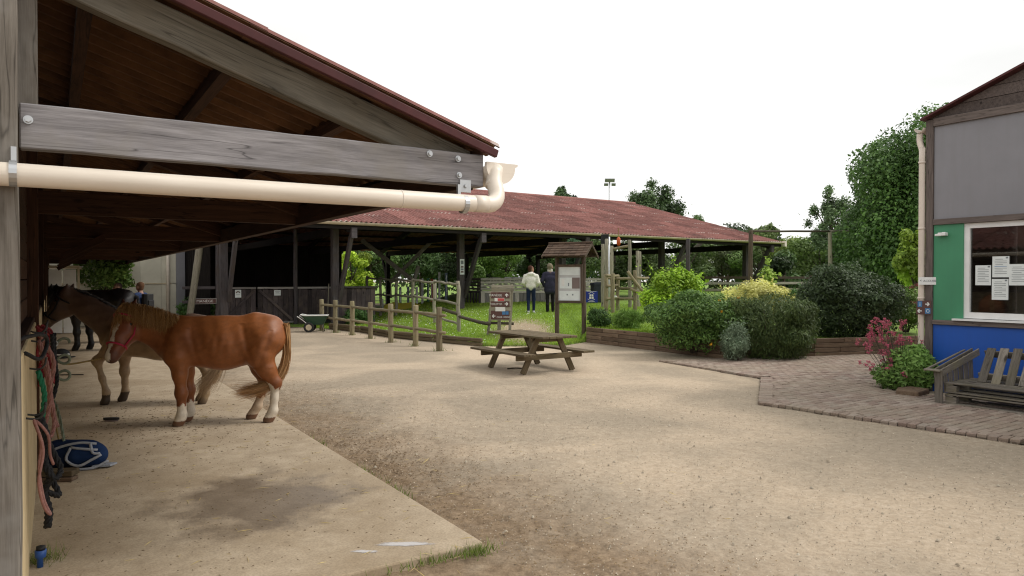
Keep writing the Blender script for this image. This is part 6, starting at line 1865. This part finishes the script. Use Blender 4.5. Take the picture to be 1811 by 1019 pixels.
rope("lead_rope", "rose pink rope hanging just behind the green strap", [(-.08, 5.6, 1.3), (-.03, 5.55, 1.1), (-.02, 5.6, .9), (-.05, 5.62, .72), (-.02, 5.66, .64), (.0, 5.7, .75), (-.03, 5.68, 1.0), (-.08, 5.62, 1.28)], .014, M["rope_pink"], hook=(tw + .02, 5.6, 1.3))
rope("lead_rope", "second rose pink rope hanging nearest the red halters", [(-.08, 5.9, 1.32), (-.0, 5.9, 1.12), (-.03, 5.94, .9), (.0, 5.92, .72), (.02, 5.9, .66)], .016, M["rope_pink"], hook=(tw + .02, 5.9, 1.34))
rope("lead_rope", "sage green coiled rope hanging in loops on the tack wall", [(.06 + .055 * math.cos(a), 7.1 + .03 * math.sin(a * .5), 1.16 - a * .022 + .07 * math.sin(a)) for a in np.linspace(0, 15, 42)], .0115, M["rope_sage"], hook=(tw + .02, 7.1, 1.3))
rope("lead_rope", "black rope bundle hanging below the red halters", hang(6.5, .0, 1.28, .78, .12, 9, 3), .016, M["rope_black"], hook=(tw + .02, 6.5, 1.3))
rope("webbing_halter", "black webbing halter jutting from the wall cap near the front post", [(-.2, 4.2, 1.46), (-.16, 4.22, 1.40), (-.12, 4.3, 1.41), (-.05, 4.6, 1.40), (-.03, 4.7, 1.35), (-.06, 4.5, 1.28), (-.12, 4.3, 1.33)], .0105, M["rope_black"], "halter")
red = thing("halter_bundle", "tangled bundle of dark red halters hanging on the wall post beside the dun pony's nose", "halter", W(-.08, 6.9, .86), TH)
bb = MB(); r_ = random.Random(5)
for k in range(9):
    p0 = Vector((r_.uniform(-.04, .02), r_.uniform(-.25, .25), .46)); pts = [p0]
    for j in range(6):
        pts.append(Vector((r_.uniform(-.03, .09), p0.y + r_.uniform(-.12, .12), .46 - (j + 1) * .075 + r_.uniform(-.04, .04))))
    bb = MB(); bb.tube(spline(pts, 4), .010, 6); bb.build("webbing", M["rope_red"], red, True)
for k in range(6):
    bb = MB(); c = Vector((r_.uniform(-.02, .12), r_.uniform(-.2, .2), r_.uniform(.05, .4))); bb.tube([c + Vector((.025 * math.cos(a), .0, .025 * math.sin(a))) for a in np.linspace(0, 6.28, 11)], .005, 5); bb.build("buckle", M["zinc"], red, True)
rope("lead_rope", "slack tan lead rope stretched from the wall to the dun pony's chest", [(-.05, 7.6, 1.02)] + [tuple((CS * q.x + SN * q.y, -SN * q.x + CS * q.y, q.z)) for q in (at(115, 644, 8.2), at(150, 640, 8.7), at(183, 633, 9.3))], .011, M["rope_tan"])
qa, qb_ = at(88, 695, 6.6), at(112, 772, 6.2)
def uvz(q): return (CS * q.x + SN * q.y, -SN * q.x + CS * q.y, q.z)
rope("lead_rope", "olive rope with green end slanting down to the backpack", [(-.05, 6.3, 1.02), uvz(qa), uvz(at(102, 725, 6.4)), uvz(qb_), uvz(at(113, 790, 6.2))], .014, M["rope_sage"])
rope("lead_rope", "thin brown cord hanging beside the slanting olive rope", [(-.05, 6.25, 1.0), uvz(at(90, 720, 6.4)), uvz(at(100, 760, 6.3)), uvz(at(104, 778, 6.25))], .007, M["rope_tan"])

# backpack lying on a plank
bp = gp(132, 826, .04)
pk = thing("backpack", "navy and grey backpack lying on the floor by the tack wall", "backpack", (bp.x, bp.y, .04), RAD(6))
pr = [P((-.14, .02, .12), (.12, .0, .12), .12, .115, (.012, .025, .07), .8), P((.06, -.04, .12), (.2, -.02, .11), .10, .085, (.014, .035, .1), .9), P((-.2, .04, .1), (-.12, .04, .1), .09, .1, (.008, .012, .03), .9)]
obj("body", skin_mesh("body", pr, .012, .02, M["cloth"]), pk)
for i, pts in enumerate(([(-.24, -.09, .10), (-.1, -.1, .19), (.08, -.1, .235), (.22, -.08, .22)], [(.03, -.125, .2), (.0, -.14, .1), (.1, -.15, .045), (.2, -.13, .09), (.27, -.1, .13)], [(.03, -.12, .2), (.12, -.13, .19), (.24, -.1, .17)], [(.18, -.1, .225), (.21, -.12, .15), (.26, -.1, .14)], [(-.2, -.13, .02), (0, -.15, .02), (.2, -.12, .015), (.32, -.08, .07)])):
    bb = MB(); bb.tube(spline(pts, 4), .012, 6); bb.build("strap", M["bag_grey"], pk, True)
bb = MB(); bb.prism([(.19, -.1), (.33, -.07), (.35, .02), (.2, .0)], .015, .03); bb.build("strap_tail", M["bag_grey"], pk)
q = gp(104, 850, .04); pkk = thing("plank", "short wooden plank on the floor under the backpack", "plank", (q.x, q.y, .04), RAD(4))
beam("board", (-.2, .03, .06), (.12, .03, .06), .12, .045, M["picnic"], pkk); beam("board", (-.18, .0, .017), (.13, .0, .017), .1, .03, M["sleeper"], pkk)
q = gp(197, 745, .04); br = thing("grooming_brush", "dark oval grooming brush lying on the floor in front of the ponies", "brush", (q.x, q.y, .04), .05)
bb = MB(); bb.prism([(.085 * math.cos(a) * (1 + .1 * math.cos(2 * a)), .035 * math.sin(a)) for a in np.linspace(0, 2 * math.pi, 20)[:-1]], .018, .042); bb.build("back", M["rubber"], br)
bb = MB(); bb.prism([(.078 * math.cos(a), .03 * math.sin(a)) for a in np.linspace(0, 2 * math.pi, 20)[:-1]], .0, .018); bb.build("bristles", M["grey_mid"], br)
q = gp(108, 634, .04); hm = thing("riding_helmet", "black and white riding helmet on the floor deep in the aisle", "helmet", (q.x, q.y, .04), .5)
bm = bmesh.new(); bmesh.ops.create_uvsphere(bm, u_segments=16, v_segments=10, radius=.15); bmesh.ops.scale(bm, vec=(1.15, .95, 1.0), verts=bm.verts)
for v in bm.verts: v.co.z = max(v.co.z, -.05) + .06
m_ = bpy.data.meshes.new("shell"); bm.to_mesh(m_); bm.free(); m_.materials.append(M["black"]); obj("shell", m_, hm)
bb = MB(); bb.prism([(.1, -.1), (.24, -.06), (.26, 0), (.24, .06), (.1, .1)], .02, .035); bb.build("peak", M["black"], hm)
bb = MB(); bb.tube([(.175 * math.cos(a), .148 * math.sin(a), .09) for a in np.linspace(-2.6, -.5, 9)], .014, 5); bb.build("band", M["white"], hm)
q = gp(190, 668, .04); cs_ = thing("riding_crop", "thin dark riding crop lying on the floor behind the hanging ropes", "crop", (gp(124, 664, .04).x, gp(124, 664, .04).y, .05), 0)
bb = MB(); bb.tube([(-.18, 0, 0), (.22, .02, 0)], .009, 6); bb.build("shaft", M["rubber"], cs_)
q = gp(71, 1003, .04); vt = thing("water_valve", "small blue water valve in a grass tuft at the foot of the post", "valve", (q.x, q.y, .04))
bb = MB(); bb.tube([(0, 0, 0), (0, 0, .05), (.003, 0, .06), (.004, 0, .1)], [.016, .016, .028, .03], 12); bb.build("body", M["tap_blue"], vt, True)
bb = MB(); bb.tube([(.004, 0, .1), (.005, 0, .12)], .024, 12); bb.build("cap", M["rubber"], vt, True)
q = gp(912, 653); stk = thing("stick", "short dark stick on the gravel beside the picnic table leg", "stick", (q.x, q.y, .012), .1); bb = MB(); bb.tube(spline([(-.16, 0, 0), (0, .01, .008), (.15, 0, .0)], 3), .014, 6); bb.build("wood", M["rail_dark"], stk, True)
# ================================================================== meadow and far wood
m_sh = sheet("meadow", [(-120, 50), (160, 50), (300, 400), (-300, 400)], .02, M["turf"])
def wood_band(name, label, x0, x1, y, h, n, ln, c1, c2):
    x = rng.uniform(x0, x1, n); top = h * (1 + .22 * np.sin(x * .35 + y) + .12 * np.sin(x * 1.1 + 2 * y) + .06 * np.sin(x * 2.9))
    z = top * (1 - np.abs(rng.normal(0, .36, n))); z = np.where(z < .1, rng.uniform(.1, 1, n) * top, z)
    yy = y + np.abs(rng.normal(0, 1.3, n)) + .35 * z
    V, F, C = leaves(np.stack([x, yy, z], 1), np.tile([0, -.8, .6], (n, 1)), ln, ln * .6, mixcol(c1, c2, n) * (1 + .3 * np.sin(x * .8)[:, None] * .5), .7)
    o = obj(name, soup(name, V, F, C, M["leaf"])); tag(o, label, "woodland", kind="stuff")
wood_band("far_wood", "continuous green woodland edge far behind the arena barn", -70, 75, 63, 5.2, 80000, .42, (.03, .055, .016), (.1, .15, .045))
# ================================================================== planting bed
def bedz(p): return Vector((p.x, p.y, tz(p.x, p.y)))
def sh(name, label, x, y, Y, rpx, rzpx, depth, n, ln, wd, c1, c2, **kw):
    """centre column x, base row y at distance Y, half width in px, full height in px"""
    p = at(x, y, Y); rx = rpx * Y / FPX; H = rzpx * Y / FPX; zc = kw.get("zc", .92)
    return shrub(name, label, (p.x, p.y, p.z), (rx, depth, H / (1 + zc)), n, ln, wd, c1, c2, **kw)
sh("round_shrub", "bright lime green rounded shrub at the left of the bed", 1188, 578, 17.6, 56, 112, .8, 9000, .085, .04, (.13, .25, .012), (.27, .40, .03), jitter=.5, upb=.9, amp=.1)
sh("spreading_shrub", "dark green spreading shrub with a few orange flowers over the wall", 1226, 618, 15.6, 90, 112, .95, 17000, .07, .03, (.025, .06, .014), (.095, .16, .035), amp=.2, droop=.3)
sh("variegated_shrub", "pale yellow variegated shrub at the back of the bed", 1342, 560, 17.0, 58, 66, .75, 8000, .06, .03, (.3, .3, .07), (.5, .48, .2), upb=.6, amp=.12)
sh("weeping_shrub", "large dark olive weeping shrub hanging over the wall to the ground", 1364, 642, 15.05, 88, 138, .8, 26000, .085, .016, (.02, .042, .010), (.085, .115, .035), droop=1.6, amp=.12, zc=.8)
sh("grey_shrub", "small grey green lavender bush hanging in front of the wall", 1300, 640, 14.5, 27, 72, .3, 4500, .06, .012, (.07, .11, .065), (.16, .2, .13), amp=.25, jitter=.9)
sh("purple_shrub", "largest dark green bush at the right of the bed", 1497, 602, 16.6, 92, 142, 1.1, 24000, .075, .036, (.013, .022, .010), (.055, .085, .032), amp=.24, lumps=16)
sh("green_shrub", "mid green small shrub wedged between yellow and purple bushes", 1402, 590, 17.2, 40, 78, .6, 6000, .07, .03, (.03, .075, .02), (.09, .17, .045))
sh("small_shrub", "small dark round bush on the lawn above the wall end", 1062, 582, 19.6, 22, 40, .35, 3000, .055, .028, (.02, .05, .012), (.06, .11, .03))
sh("tall_grass_clump", "tuft of tall thin green stems beside the lime shrub", 1112, 588, 19.0, 30, 46, .4, 2200, .22, .012, (.06, .12, .02), (.14, .22, .05), jitter=.9, shell=.4, upb=-.4)
sh("reddish_shrub", "green bush with reddish flower heads beside the club house corner", 1602, 582, 17.5, 42, 78, .8, 7000, .07, .03, (.05, .10, .02), (.14, .2, .05), amp=.25)
sh("sapling", "thin pale green sapling shoot at the back of the bed", 1358, 520, 19.5, 10, 58, .2, 260, .11, .05, (.16, .25, .04), (.28, .36, .08), shell=.5)
# orange flowers on the spreading shrub, pink valerian by the pipe
def flowers(name, parent, pts, r, n, c1, c2, size, spread):
    P_, N_ = [], []
    for p in pts:
        d = unit(rng.normal(0, 1, (n, 3))); P_.append(np.array(p) + d * np.array(spread) * rng.random((n, 1)) ** .4); N_.append(d + np.array([0, -.4, .3]))
    P_, N_ = np.concatenate(P_), np.concatenate(N_)
    V, F, C = leaves(P_, N_, size, size * .7, mixcol(c1, c2, len(P_)), .5)
    return obj(name, soup(name, V, F, C, M["petal"]), parent)
fl_ = [o for o in bpy.data.objects if o.name == "spreading_shrub"][0]
for i, (x, y, Yd) in enumerate(((1272, 531, 14.9), (1276, 551, 14.7), (1306, 527, 14.9), (1258, 609, 14.55))):
    p = at(x, y, Yd) - fl_.location
    flowers("flower", fl_, [p], .04, 9, (.45, .2, .01), (.6, .34, .02), .035, (.03, .025, .025))
vb = gp(1596, 690); va = thing("valerian", "pink flowering valerian clump against the club house downpipe", "flowers", (vb.x, vb.y, 0))
b = MB(); heads = []; r_ = random.Random(12)
for k in range(90):
    a = r_.uniform(0, 6.28); q = r_.uniform(.05, .42); h = r_.uniform(.3, 1.12)
    x1, y1 = q * math.cos(a) * 1.1 - .12, q * math.sin(a) * .7
    if x1 > .25: x1 *= .6
    b.tube(spline([(x1 * .35, y1 * .35, 0), (x1 * .7, y1 * .7, h * .55), (x1 * 1.15, y1, h)], 3), .003, 4)
    if x1 < .12 or r_.random() < .35: heads.append((x1 * 1.15, y1, h))
b.build("stem", M["bark"], va, True)
for hq in heads:
    sc_ = r_.uniform(.5, 1.15); flowers("flower_head", va, [hq, (hq[0] + r_.uniform(-.04, .04), hq[1] + .01, hq[2] - .05 * sc_)], .05, int(34 * sc_), (.4, .05, .11), (.6, .19, .24), .022, (.045 * sc_, .04 * sc_, .032 * sc_))
foliage("foliage", [((.12, 0, .34), (.36, .32, .36), 3400), ((-.12, 0, .22), (.3, .3, .22), 1200), ((.16, -.05, .5), (.22, .22, .2), 900)], va, .085, .03, (.06, .12, .025), (.15, .24, .06), .8)
rs2 = [o for o in bpy.data.objects if o.name == "reddish_shrub"][0]
for _ in range(26): flowers("flower_head", rs2, [(rng.normal(0, .4), rng.normal(-.45, .15), rng.uniform(.35, 1.15))], .05, 22, (.14, .03, .035), (.28, .07, .07), .035, (.1, .07, .05))

# ================================================================== trees
dk, md_ = (.018, .042, .012), (.06, .105, .03)
tp_ = at(1632, 480, 29); tree("chestnut_tree", "big dense dark green tree rising beside the club house", (tp_.x + .1, tp_.y, 0), 9.2, (3.5, 3.0, 4.5), 95000, .135, (.02, .05, .012), (.085, .15, .04), 75, .3, group=None, seed=3, wd=.085)
tp_ = at(1560, 480, 33); tree("broadleaf_tree", "lower dark green tree forming the left shoulder of the big one", (tp_.x, tp_.y, 0), 6.2, (2.3, 2.0, 2.9), 40000, .16, (.018, .045, .012), (.07, .125, .035), 34, .2, seed=4)
tp_ = at(1470, 480, 42); tree("slender_tree", "light airy tree with thin crown left of the big tree", (tp_.x, tp_.y, 0), 7.8, (1.8, 1.6, 2.6), 7500, .17, (.04, .075, .03), (.12, .17, .08), 34, .12, seed=5, sparse=.75)
tp_ = at(1520, 480, 44); tree("slender_tree", "airy pale tree half behind the dense tree", (tp_.x, tp_.y, 0), 7.9, (1.7, 1.5, 2.4), 7500, .17, (.04, .075, .03), (.12, .17, .08), 30, .12, seed=6, sparse=.75)
tp_ = at(1618, 500, 20); tree("young_tree", "bright yellow green young tree right beside the downpipe", (tp_.x, tp_.y, .3), 3.0, (.72, .7, 1.1), 6500, .12, (.1, .17, .02), (.24, .33, .05), 12, .06, seed=7)
tp_ = at(1160, 480, 66); tree("oak_tree", "dark oak crown rising behind the barn ridge end", (tp_.x, tp_.y, 0), 11.3, (3.3, 2.6, 3.3), 17000, .26, (.025, .045, .018), (.07, .11, .04), 46, .3, seed=8, sparse=.4)
tp_ = at(1228, 480, 66); tree("oak_tree", "smaller green tree crown just right of the dark oak", (tp_.x, tp_.y, 0), 8.1, (1.8, 1.6, 2.4), 8000, .25, (.035, .065, .02), (.09, .14, .05), 26, .2, seed=9, sparse=.3)
tp_ = at(1000, 480, 64); tree("oak_tree", "little dark tree top peeping over the middle of the barn roof", (tp_.x, tp_.y, 0), 10.5, (1.8, 1.5, 2.4), 8000, .24, (.02, .04, .015), (.06, .1, .035), 26, .2, seed=10, sparse=.3)
tp_ = at(1352, 480, 50); tree("slender_tree", "sparse wispy treetop right of the barn roof", (tp_.x, tp_.y, 0), 6.3, (1.3, 1.3, 1.7), 1500, .17, (.06, .09, .03), (.14, .18, .07), 26, .08, seed=11, sparse=.9)
tp_ = at(1310, 480, 95); tree("far_tree", "broad dark distant tree beyond the barn's right verge", (tp_.x, tp_.y, 0), 9.6, (6.5, 5, 3.6), 11000, .45, (.035, .055, .03), (.075, .105, .055), 24, .4, seed=12)
back = [(1395, 52, 5.0, 2.6, "hedge_tree", "yellow green hedge tree right of the barn end"), (1450, 47, 4.9, 2.5, "hedge_tree", "mid green hedge tree below the swing beam"), (1500, 46, 4.0, 2.0, "hedge_tree", "dark hedge tree left of the dense tree foot"),
        (1340, 56, 5.2, 2.6, "hedge_tree", "green tree showing behind the barn's right bay"), (1275, 58, 5.0, 2.8, "hedge_tree", "olive tree showing through the barn's fourth bay"), (1390, 40, 3.2, 1.8, "hedge_tree", "dark bushy hedge behind the arena rail"), (1545, 38, 3.4, 2.0, "hedge_tree", "dark undergrowth tree behind the purple bush"), (1590, 30, 2.9, 1.5, "hedge_tree", "shady bush under the big tree")]
cols = [((.07, .10, .02), (.16, .21, .05)), ((.045, .08, .02), (.12, .17, .05)), ((.02, .045, .013), (.07, .115, .035)), ((.04, .075, .02), (.11, .16, .05)), ((.045, .065, .02), (.11, .14, .05)), ((.02, .042, .014), (.06, .1, .03)), ((.018, .04, .012), (.055, .095, .03)), ((.018, .04, .012), (.06, .1, .03))]
for i, ((x, Yd, H, r, nm, lab), (c1, c2)) in enumerate(zip(back, cols)):
    p = at(x, 480, Yd); tree(nm, lab, (p.x, p.y, .3), H, (r, r * .9, H * .46), 7000, .2, c1, c2, 14, .12, seed=30 + i, crown_z=H * .53, group="hedge trees behind the arena")
under = [(622, 52, 3.6, 2.2, (.12, .2, .015), (.3, .38, .04), "bright yellow green bush seen under the barn roof at left"), (655, 56, 5.4, 2.4, (.03, .06, .015), (.09, .14, .04), "dark green tree seen under the barn beside the bright bush"), (690, 58, 5.4, 2.4, (.035, .065, .018), (.1, .14, .045), "drooping olive tree seen behind the crossed braces"),
         (745, 57, 5.3, 2.5, (.025, .055, .014), (.08, .13, .04), "green tree seen right of the crossed braces"), (790, 54, 5.1, 2.3, (.02, .04, .013), (.06, .1, .03), "dark tree seen behind the barn post with a notice"), (845, 58, 5.2, 2.6, (.05, .1, .02), (.13, .2, .05), "fresh green tree seen left of the cream jacket walker"),
         (895, 60, 5.0, 2.6, (.06, .12, .02), (.15, .23, .05), "light green tree seen above the banner"), (950, 56, 5.3, 2.5, (.022, .045, .014), (.07, .11, .035), "dark tree seen behind the two walkers"), (1020, 58, 5.2, 2.5, (.015, .04, .018), (.045, .09, .04), "bluish green tree seen under the barn right of the notice board"),
         (1085, 55, 5.3, 2.5, (.03, .055, .016), (.1, .14, .045), "green tree seen behind the climbing frame at left"), (1150, 54, 5.2, 2.5, (.035, .06, .018), (.12, .16, .06), "pale green tree seen behind the climbing frame at right"), (1215, 56, 5.2, 2.6, (.03, .05, .016), (.09, .13, .04), "olive tree seen through the barn behind the lime shrub")]
for i, (x, Yd, H, r, c1, c2, lab) in enumerate(under):
    p = at(x, 480, Yd); tree("woodland_tree", lab, (p.x, p.y, .4), H, (r, r * .8, H * .48), 6500, .22, c1, c2, 14, .14, seed=60 + i, crown_z=H * .52, group="trees seen through the open barn")
tp_ = W(1.55, 30.6 - 2.4); tree("yard_tree", "leafy green tree beyond the far end of the stable", (tp_.x, tp_.y, 0), 3.9, (1.35, 1.2, 1.5), 9000, .14, (.03, .07, .014), (.13, .2, .05), 18, .09, seed=90)
tp_ = W(.6, 34); tree("yard_tree", "bright green tree behind the leafy one at the stable end", (tp_.x, tp_.y, 0), 4.4, (2.2, 1.6, 2.0), 8000, .16, (.06, .12, .02), (.18, .27, .06), 16, .1, seed=91)
gq = W(ut(352, GT + 1.5), GT + 1.6); shrub("barn_shrub", "dark leafy plant behind the rails below the name plate", (gq.x, gq.y, .0), (.7, .5, .5), 1600, .13, .06, (.03, .07, .02), (.08, .16, .04))
gq = gt(628, 575); shrub("barn_shrub", "leafy green weeds at the foot of the leaning barn strut", (gq.x, gq.y + .3, gq.z - .05), (.55, .4, .35), 1800, .09, .03, (.03, .07, .02), (.08, .15, .04))

# ================================================================== lawn, tufts, litter (uncountable)
def blades(name, P_, h, w, c1, c2, lean=.35):
    n = len(P_)
    a = rng.uniform(0, 2 * math.pi, n); s = np.stack([np.cos(a), np.sin(a), 0 * a], 1); hh = (h * rng.uniform(.5, 1.3, n))[:, None]
    tipv = P_ + np.array([0, 0, 1.0]) * hh + rng.normal(0, lean, (n, 3)) * hh * np.array([1, 1, .2])
    V = np.stack([P_ - s * w / 2, P_ + s * w / 2, tipv], 1).reshape(-1, 3)
    C = np.repeat(mixcol(c1, c2, n, .18), 3, 0)
    o = obj(name, soup(name, V, np.arange(3 * n).reshape(n, 3), C, M["blade"])); o["kind"] = "stuff"
    return o
n = 120000
x = rng.uniform(-7.5, 6.0, n); s_ = 13 * rng.random(n) ** 1.4
y = yb(x) + s_
d = np.sqrt(((x - .35) * 1.0) ** 2 + ((y - 20.9) * .3) ** 2) + rng.normal(0, .15, n)
keep = (d > .72) & (np.abs(x / y) < .75)
x, y = x[keep], y[keep]
lawn = blades("lawn_grass", np.stack([x, y, terr(x, y) - .01], 1), .06, .016, (.19, .31, .022), (.38, .52, .07))
tag(lawn, "short bright green grass on the bank behind the fence", "grass")
# clover dots in the lawn
n = 900; x = rng.uniform(-6, 1.5, n); y = yb(x) + 9 * rng.random(n)
V, F, C = leaves(np.stack([x, y, terr(x, y) + .06], 1), np.tile([0, -.3, 1.], (n, 1)), .03, .03, mixcol((.6, .6, .5), (.75, .75, .7), n, .05), .4)
o = obj("clover_flowers", soup("clover_flowers", V, F, C, M["petal"])); tag(o, "tiny white clover flowers scattered in the lawn", "flowers", kind="stuff")
# tufts along the slab edges
pts = []
for (u, t, k, su, st) in ((1.95, 3.76, 150, .16, .025), (2.2, 3.74, 130, .05, .03), (1.1, 3.74, 60, .05, .02), (2.3, 5.1, 60, .02, .16), (2.3, 5.8, 40, .02, .2), (2.31, 7.2, 25, .02, .2), (-.08, 3.72, 120, .06, .06), (-.02, 3.9, 60, .05, .05), (-.05, 3.95, 90, .06, .05)):
    for _ in range(k):
        q = W(u + rng.normal(0, su), t + rng.normal(0, st), 0); pts.append(tuple(q))
tuf = blades("grass_tufts", np.array(pts), .06, .006, (.07, .14, .015), (.25, .3, .07), .5); tag(tuf, "small grass tufts growing along the edge of the concrete", "grass")
pts = [tuple(Vector((gp(71, 1003).x, gp(71, 1003).y, .03)) + Vector((rng.normal(0, .05), rng.normal(0, .05), 0))) for _ in range(220)]
tuf2 = blades("grass_tufts", np.array(pts), .07, .005, (.08, .15, .02), (.3, .33, .1), .6); tag(tuf2, "grass tuft around the blue valve by the post", "grass")
# weeds along sleeper wall and fence feet
pts = []
for p in fp + [qL, qR]:
    for _ in range(30): pts.append((p.x + rng.normal(0, .1), p.y + rng.normal(0, .08) , p.z))
for _ in range(900):
    xx = rng.uniform(-6, 1.9); pts.append((xx, float(yb(xx)) - abs(rng.normal(0, .04)), .0))
w_ = blades("edge_weeds", np.array(pts), .11, .012, (.07, .13, .02), (.2, .25, .06), .5); tag(w_, "weeds along the lawn edging and post feet", "grass")
# litter: crumbs of soil, dung and straw on slab and yard
def litter():
    Vs, Fs, Cs, o = [], [], [], 0
    def put(P_, L, Wd, H, C):
        nonlocal o
        n = len(P_); a = rng.uniform(0, math.pi, n); d = np.stack([np.cos(a), np.sin(a), 0 * a], 1); e = np.stack([-np.sin(a), np.cos(a), 0 * a], 1)
        l = (L * rng.uniform(.4, 1.3, n))[:, None]; w = (Wd * rng.uniform(.5, 1.3, n))[:, None]; h = (H * rng.uniform(.5, 1.2, n))[:, None]
        up = np.array([0, 0, 1.0])
        V = np.stack([P_ - d * l, P_ - e * w, P_ + d * l, P_ + e * w, P_ + up * h + d * l * .2, P_ + up * h - d * l * .2], 1).reshape(-1, 3)
        base = np.arange(n)[:, None] * 6 + o
        T = np.array([(0, 1, 5), (1, 4, 5), (1, 2, 4), (2, 3, 4), (3, 5, 4), (3, 0, 5)])
        Fs.append((base[:, None, :] + T[None]).reshape(-1, 3)); Vs.append(V); Cs.append(np.repeat(C, 6, 0)); o += len(V)
    def uvp(u, t, z): return np.stack([CS * u - SN * t, SN * u + CS * t, z + 0 * u], 1)
    n = 1500; u = rng.uniform(-.05, 2.2, n); t = rng.uniform(4, 13, n)
    put(uvp(u, t, .0405), .009, .005, .004, mixcol((.09, .06, .035), (.24, .18, .11), n))
    n = 500; u = np.clip(rng.normal(1.0, .5, n), -.05, 2.2); t = rng.normal(9.0, .9, n)
    put(uvp(u, t, .0405), .020, .006, .006, mixcol((.08, .055, .03), (.2, .14, .08), n))
    n = 4200; u = 2.3 + np.abs(rng.normal(0, .8, n)); t = rng.uniform(2.5, 12, n)
    put(uvp(u, t, 0.0), .010, .006, .005, mixcol((.12, .08, .045), (.3, .22, .13), n))
    n = 450; u = 2.4 + np.abs(rng.normal(0, .3, n)); t = rng.normal(6.4, .8, n)
    put(uvp(u, t, -.004), .013, .008, .007, mixcol((.1, .065, .04), (.22, .155, .095), n))
    n = 26000; x = rng.uniform(-4, 8, n); y = 3.2 + 8 * rng.random(n) ** 1.5
    ok = (CS * x + SN * y) > 2.32
    put(np.stack([x, y, 0 * x], 1)[ok] + np.array([0, 0, -.004]), .0055, .0045, .006, mixcol((.13, .1, .07), (.6, .52, .41), n, .25)[ok])
    n = 420; x = rng.uniform(-3, 7, n); y = rng.uniform(3.2, 11, n); ok = (CS * x + SN * y) > 2.4
    put(np.stack([x, y, 0 * x - .004], 1)[ok], .016, .012, .016, mixcol((.2, .16, .11), (.5, .44, .35), n)[ok])
    # straw
    n = 260; u = rng.normal(1.6, 1.4, n); t = rng.uniform(3.3, 10, n); z = np.where((u < 2.27) & (t > 3.8), .044, .004)
    put(uvp(u, t, z), .05, .0022, .003, mixcol((.4, .3, .12), (.58, .46, .22), n))
    put(uvp(np.array([1.55, 1.75, 1.35, 2.9, .3]), np.array([3.6, 3.58, 3.66, 5.9, 4.1]), np.array([.01, .02, .012, .01, .044])), .14, .003, .004, mixcol((.5, .38, .15), (.6, .48, .22), 5))
    me = soup("yard_litter", np.concatenate(Vs), np.concatenate(Fs), np.concatenate(Cs), M["litter"])
    tag(obj("yard_litter", me), "crumbs of soil, dung and straw scattered over slab and yard", "litter", kind="stuff")
litter()
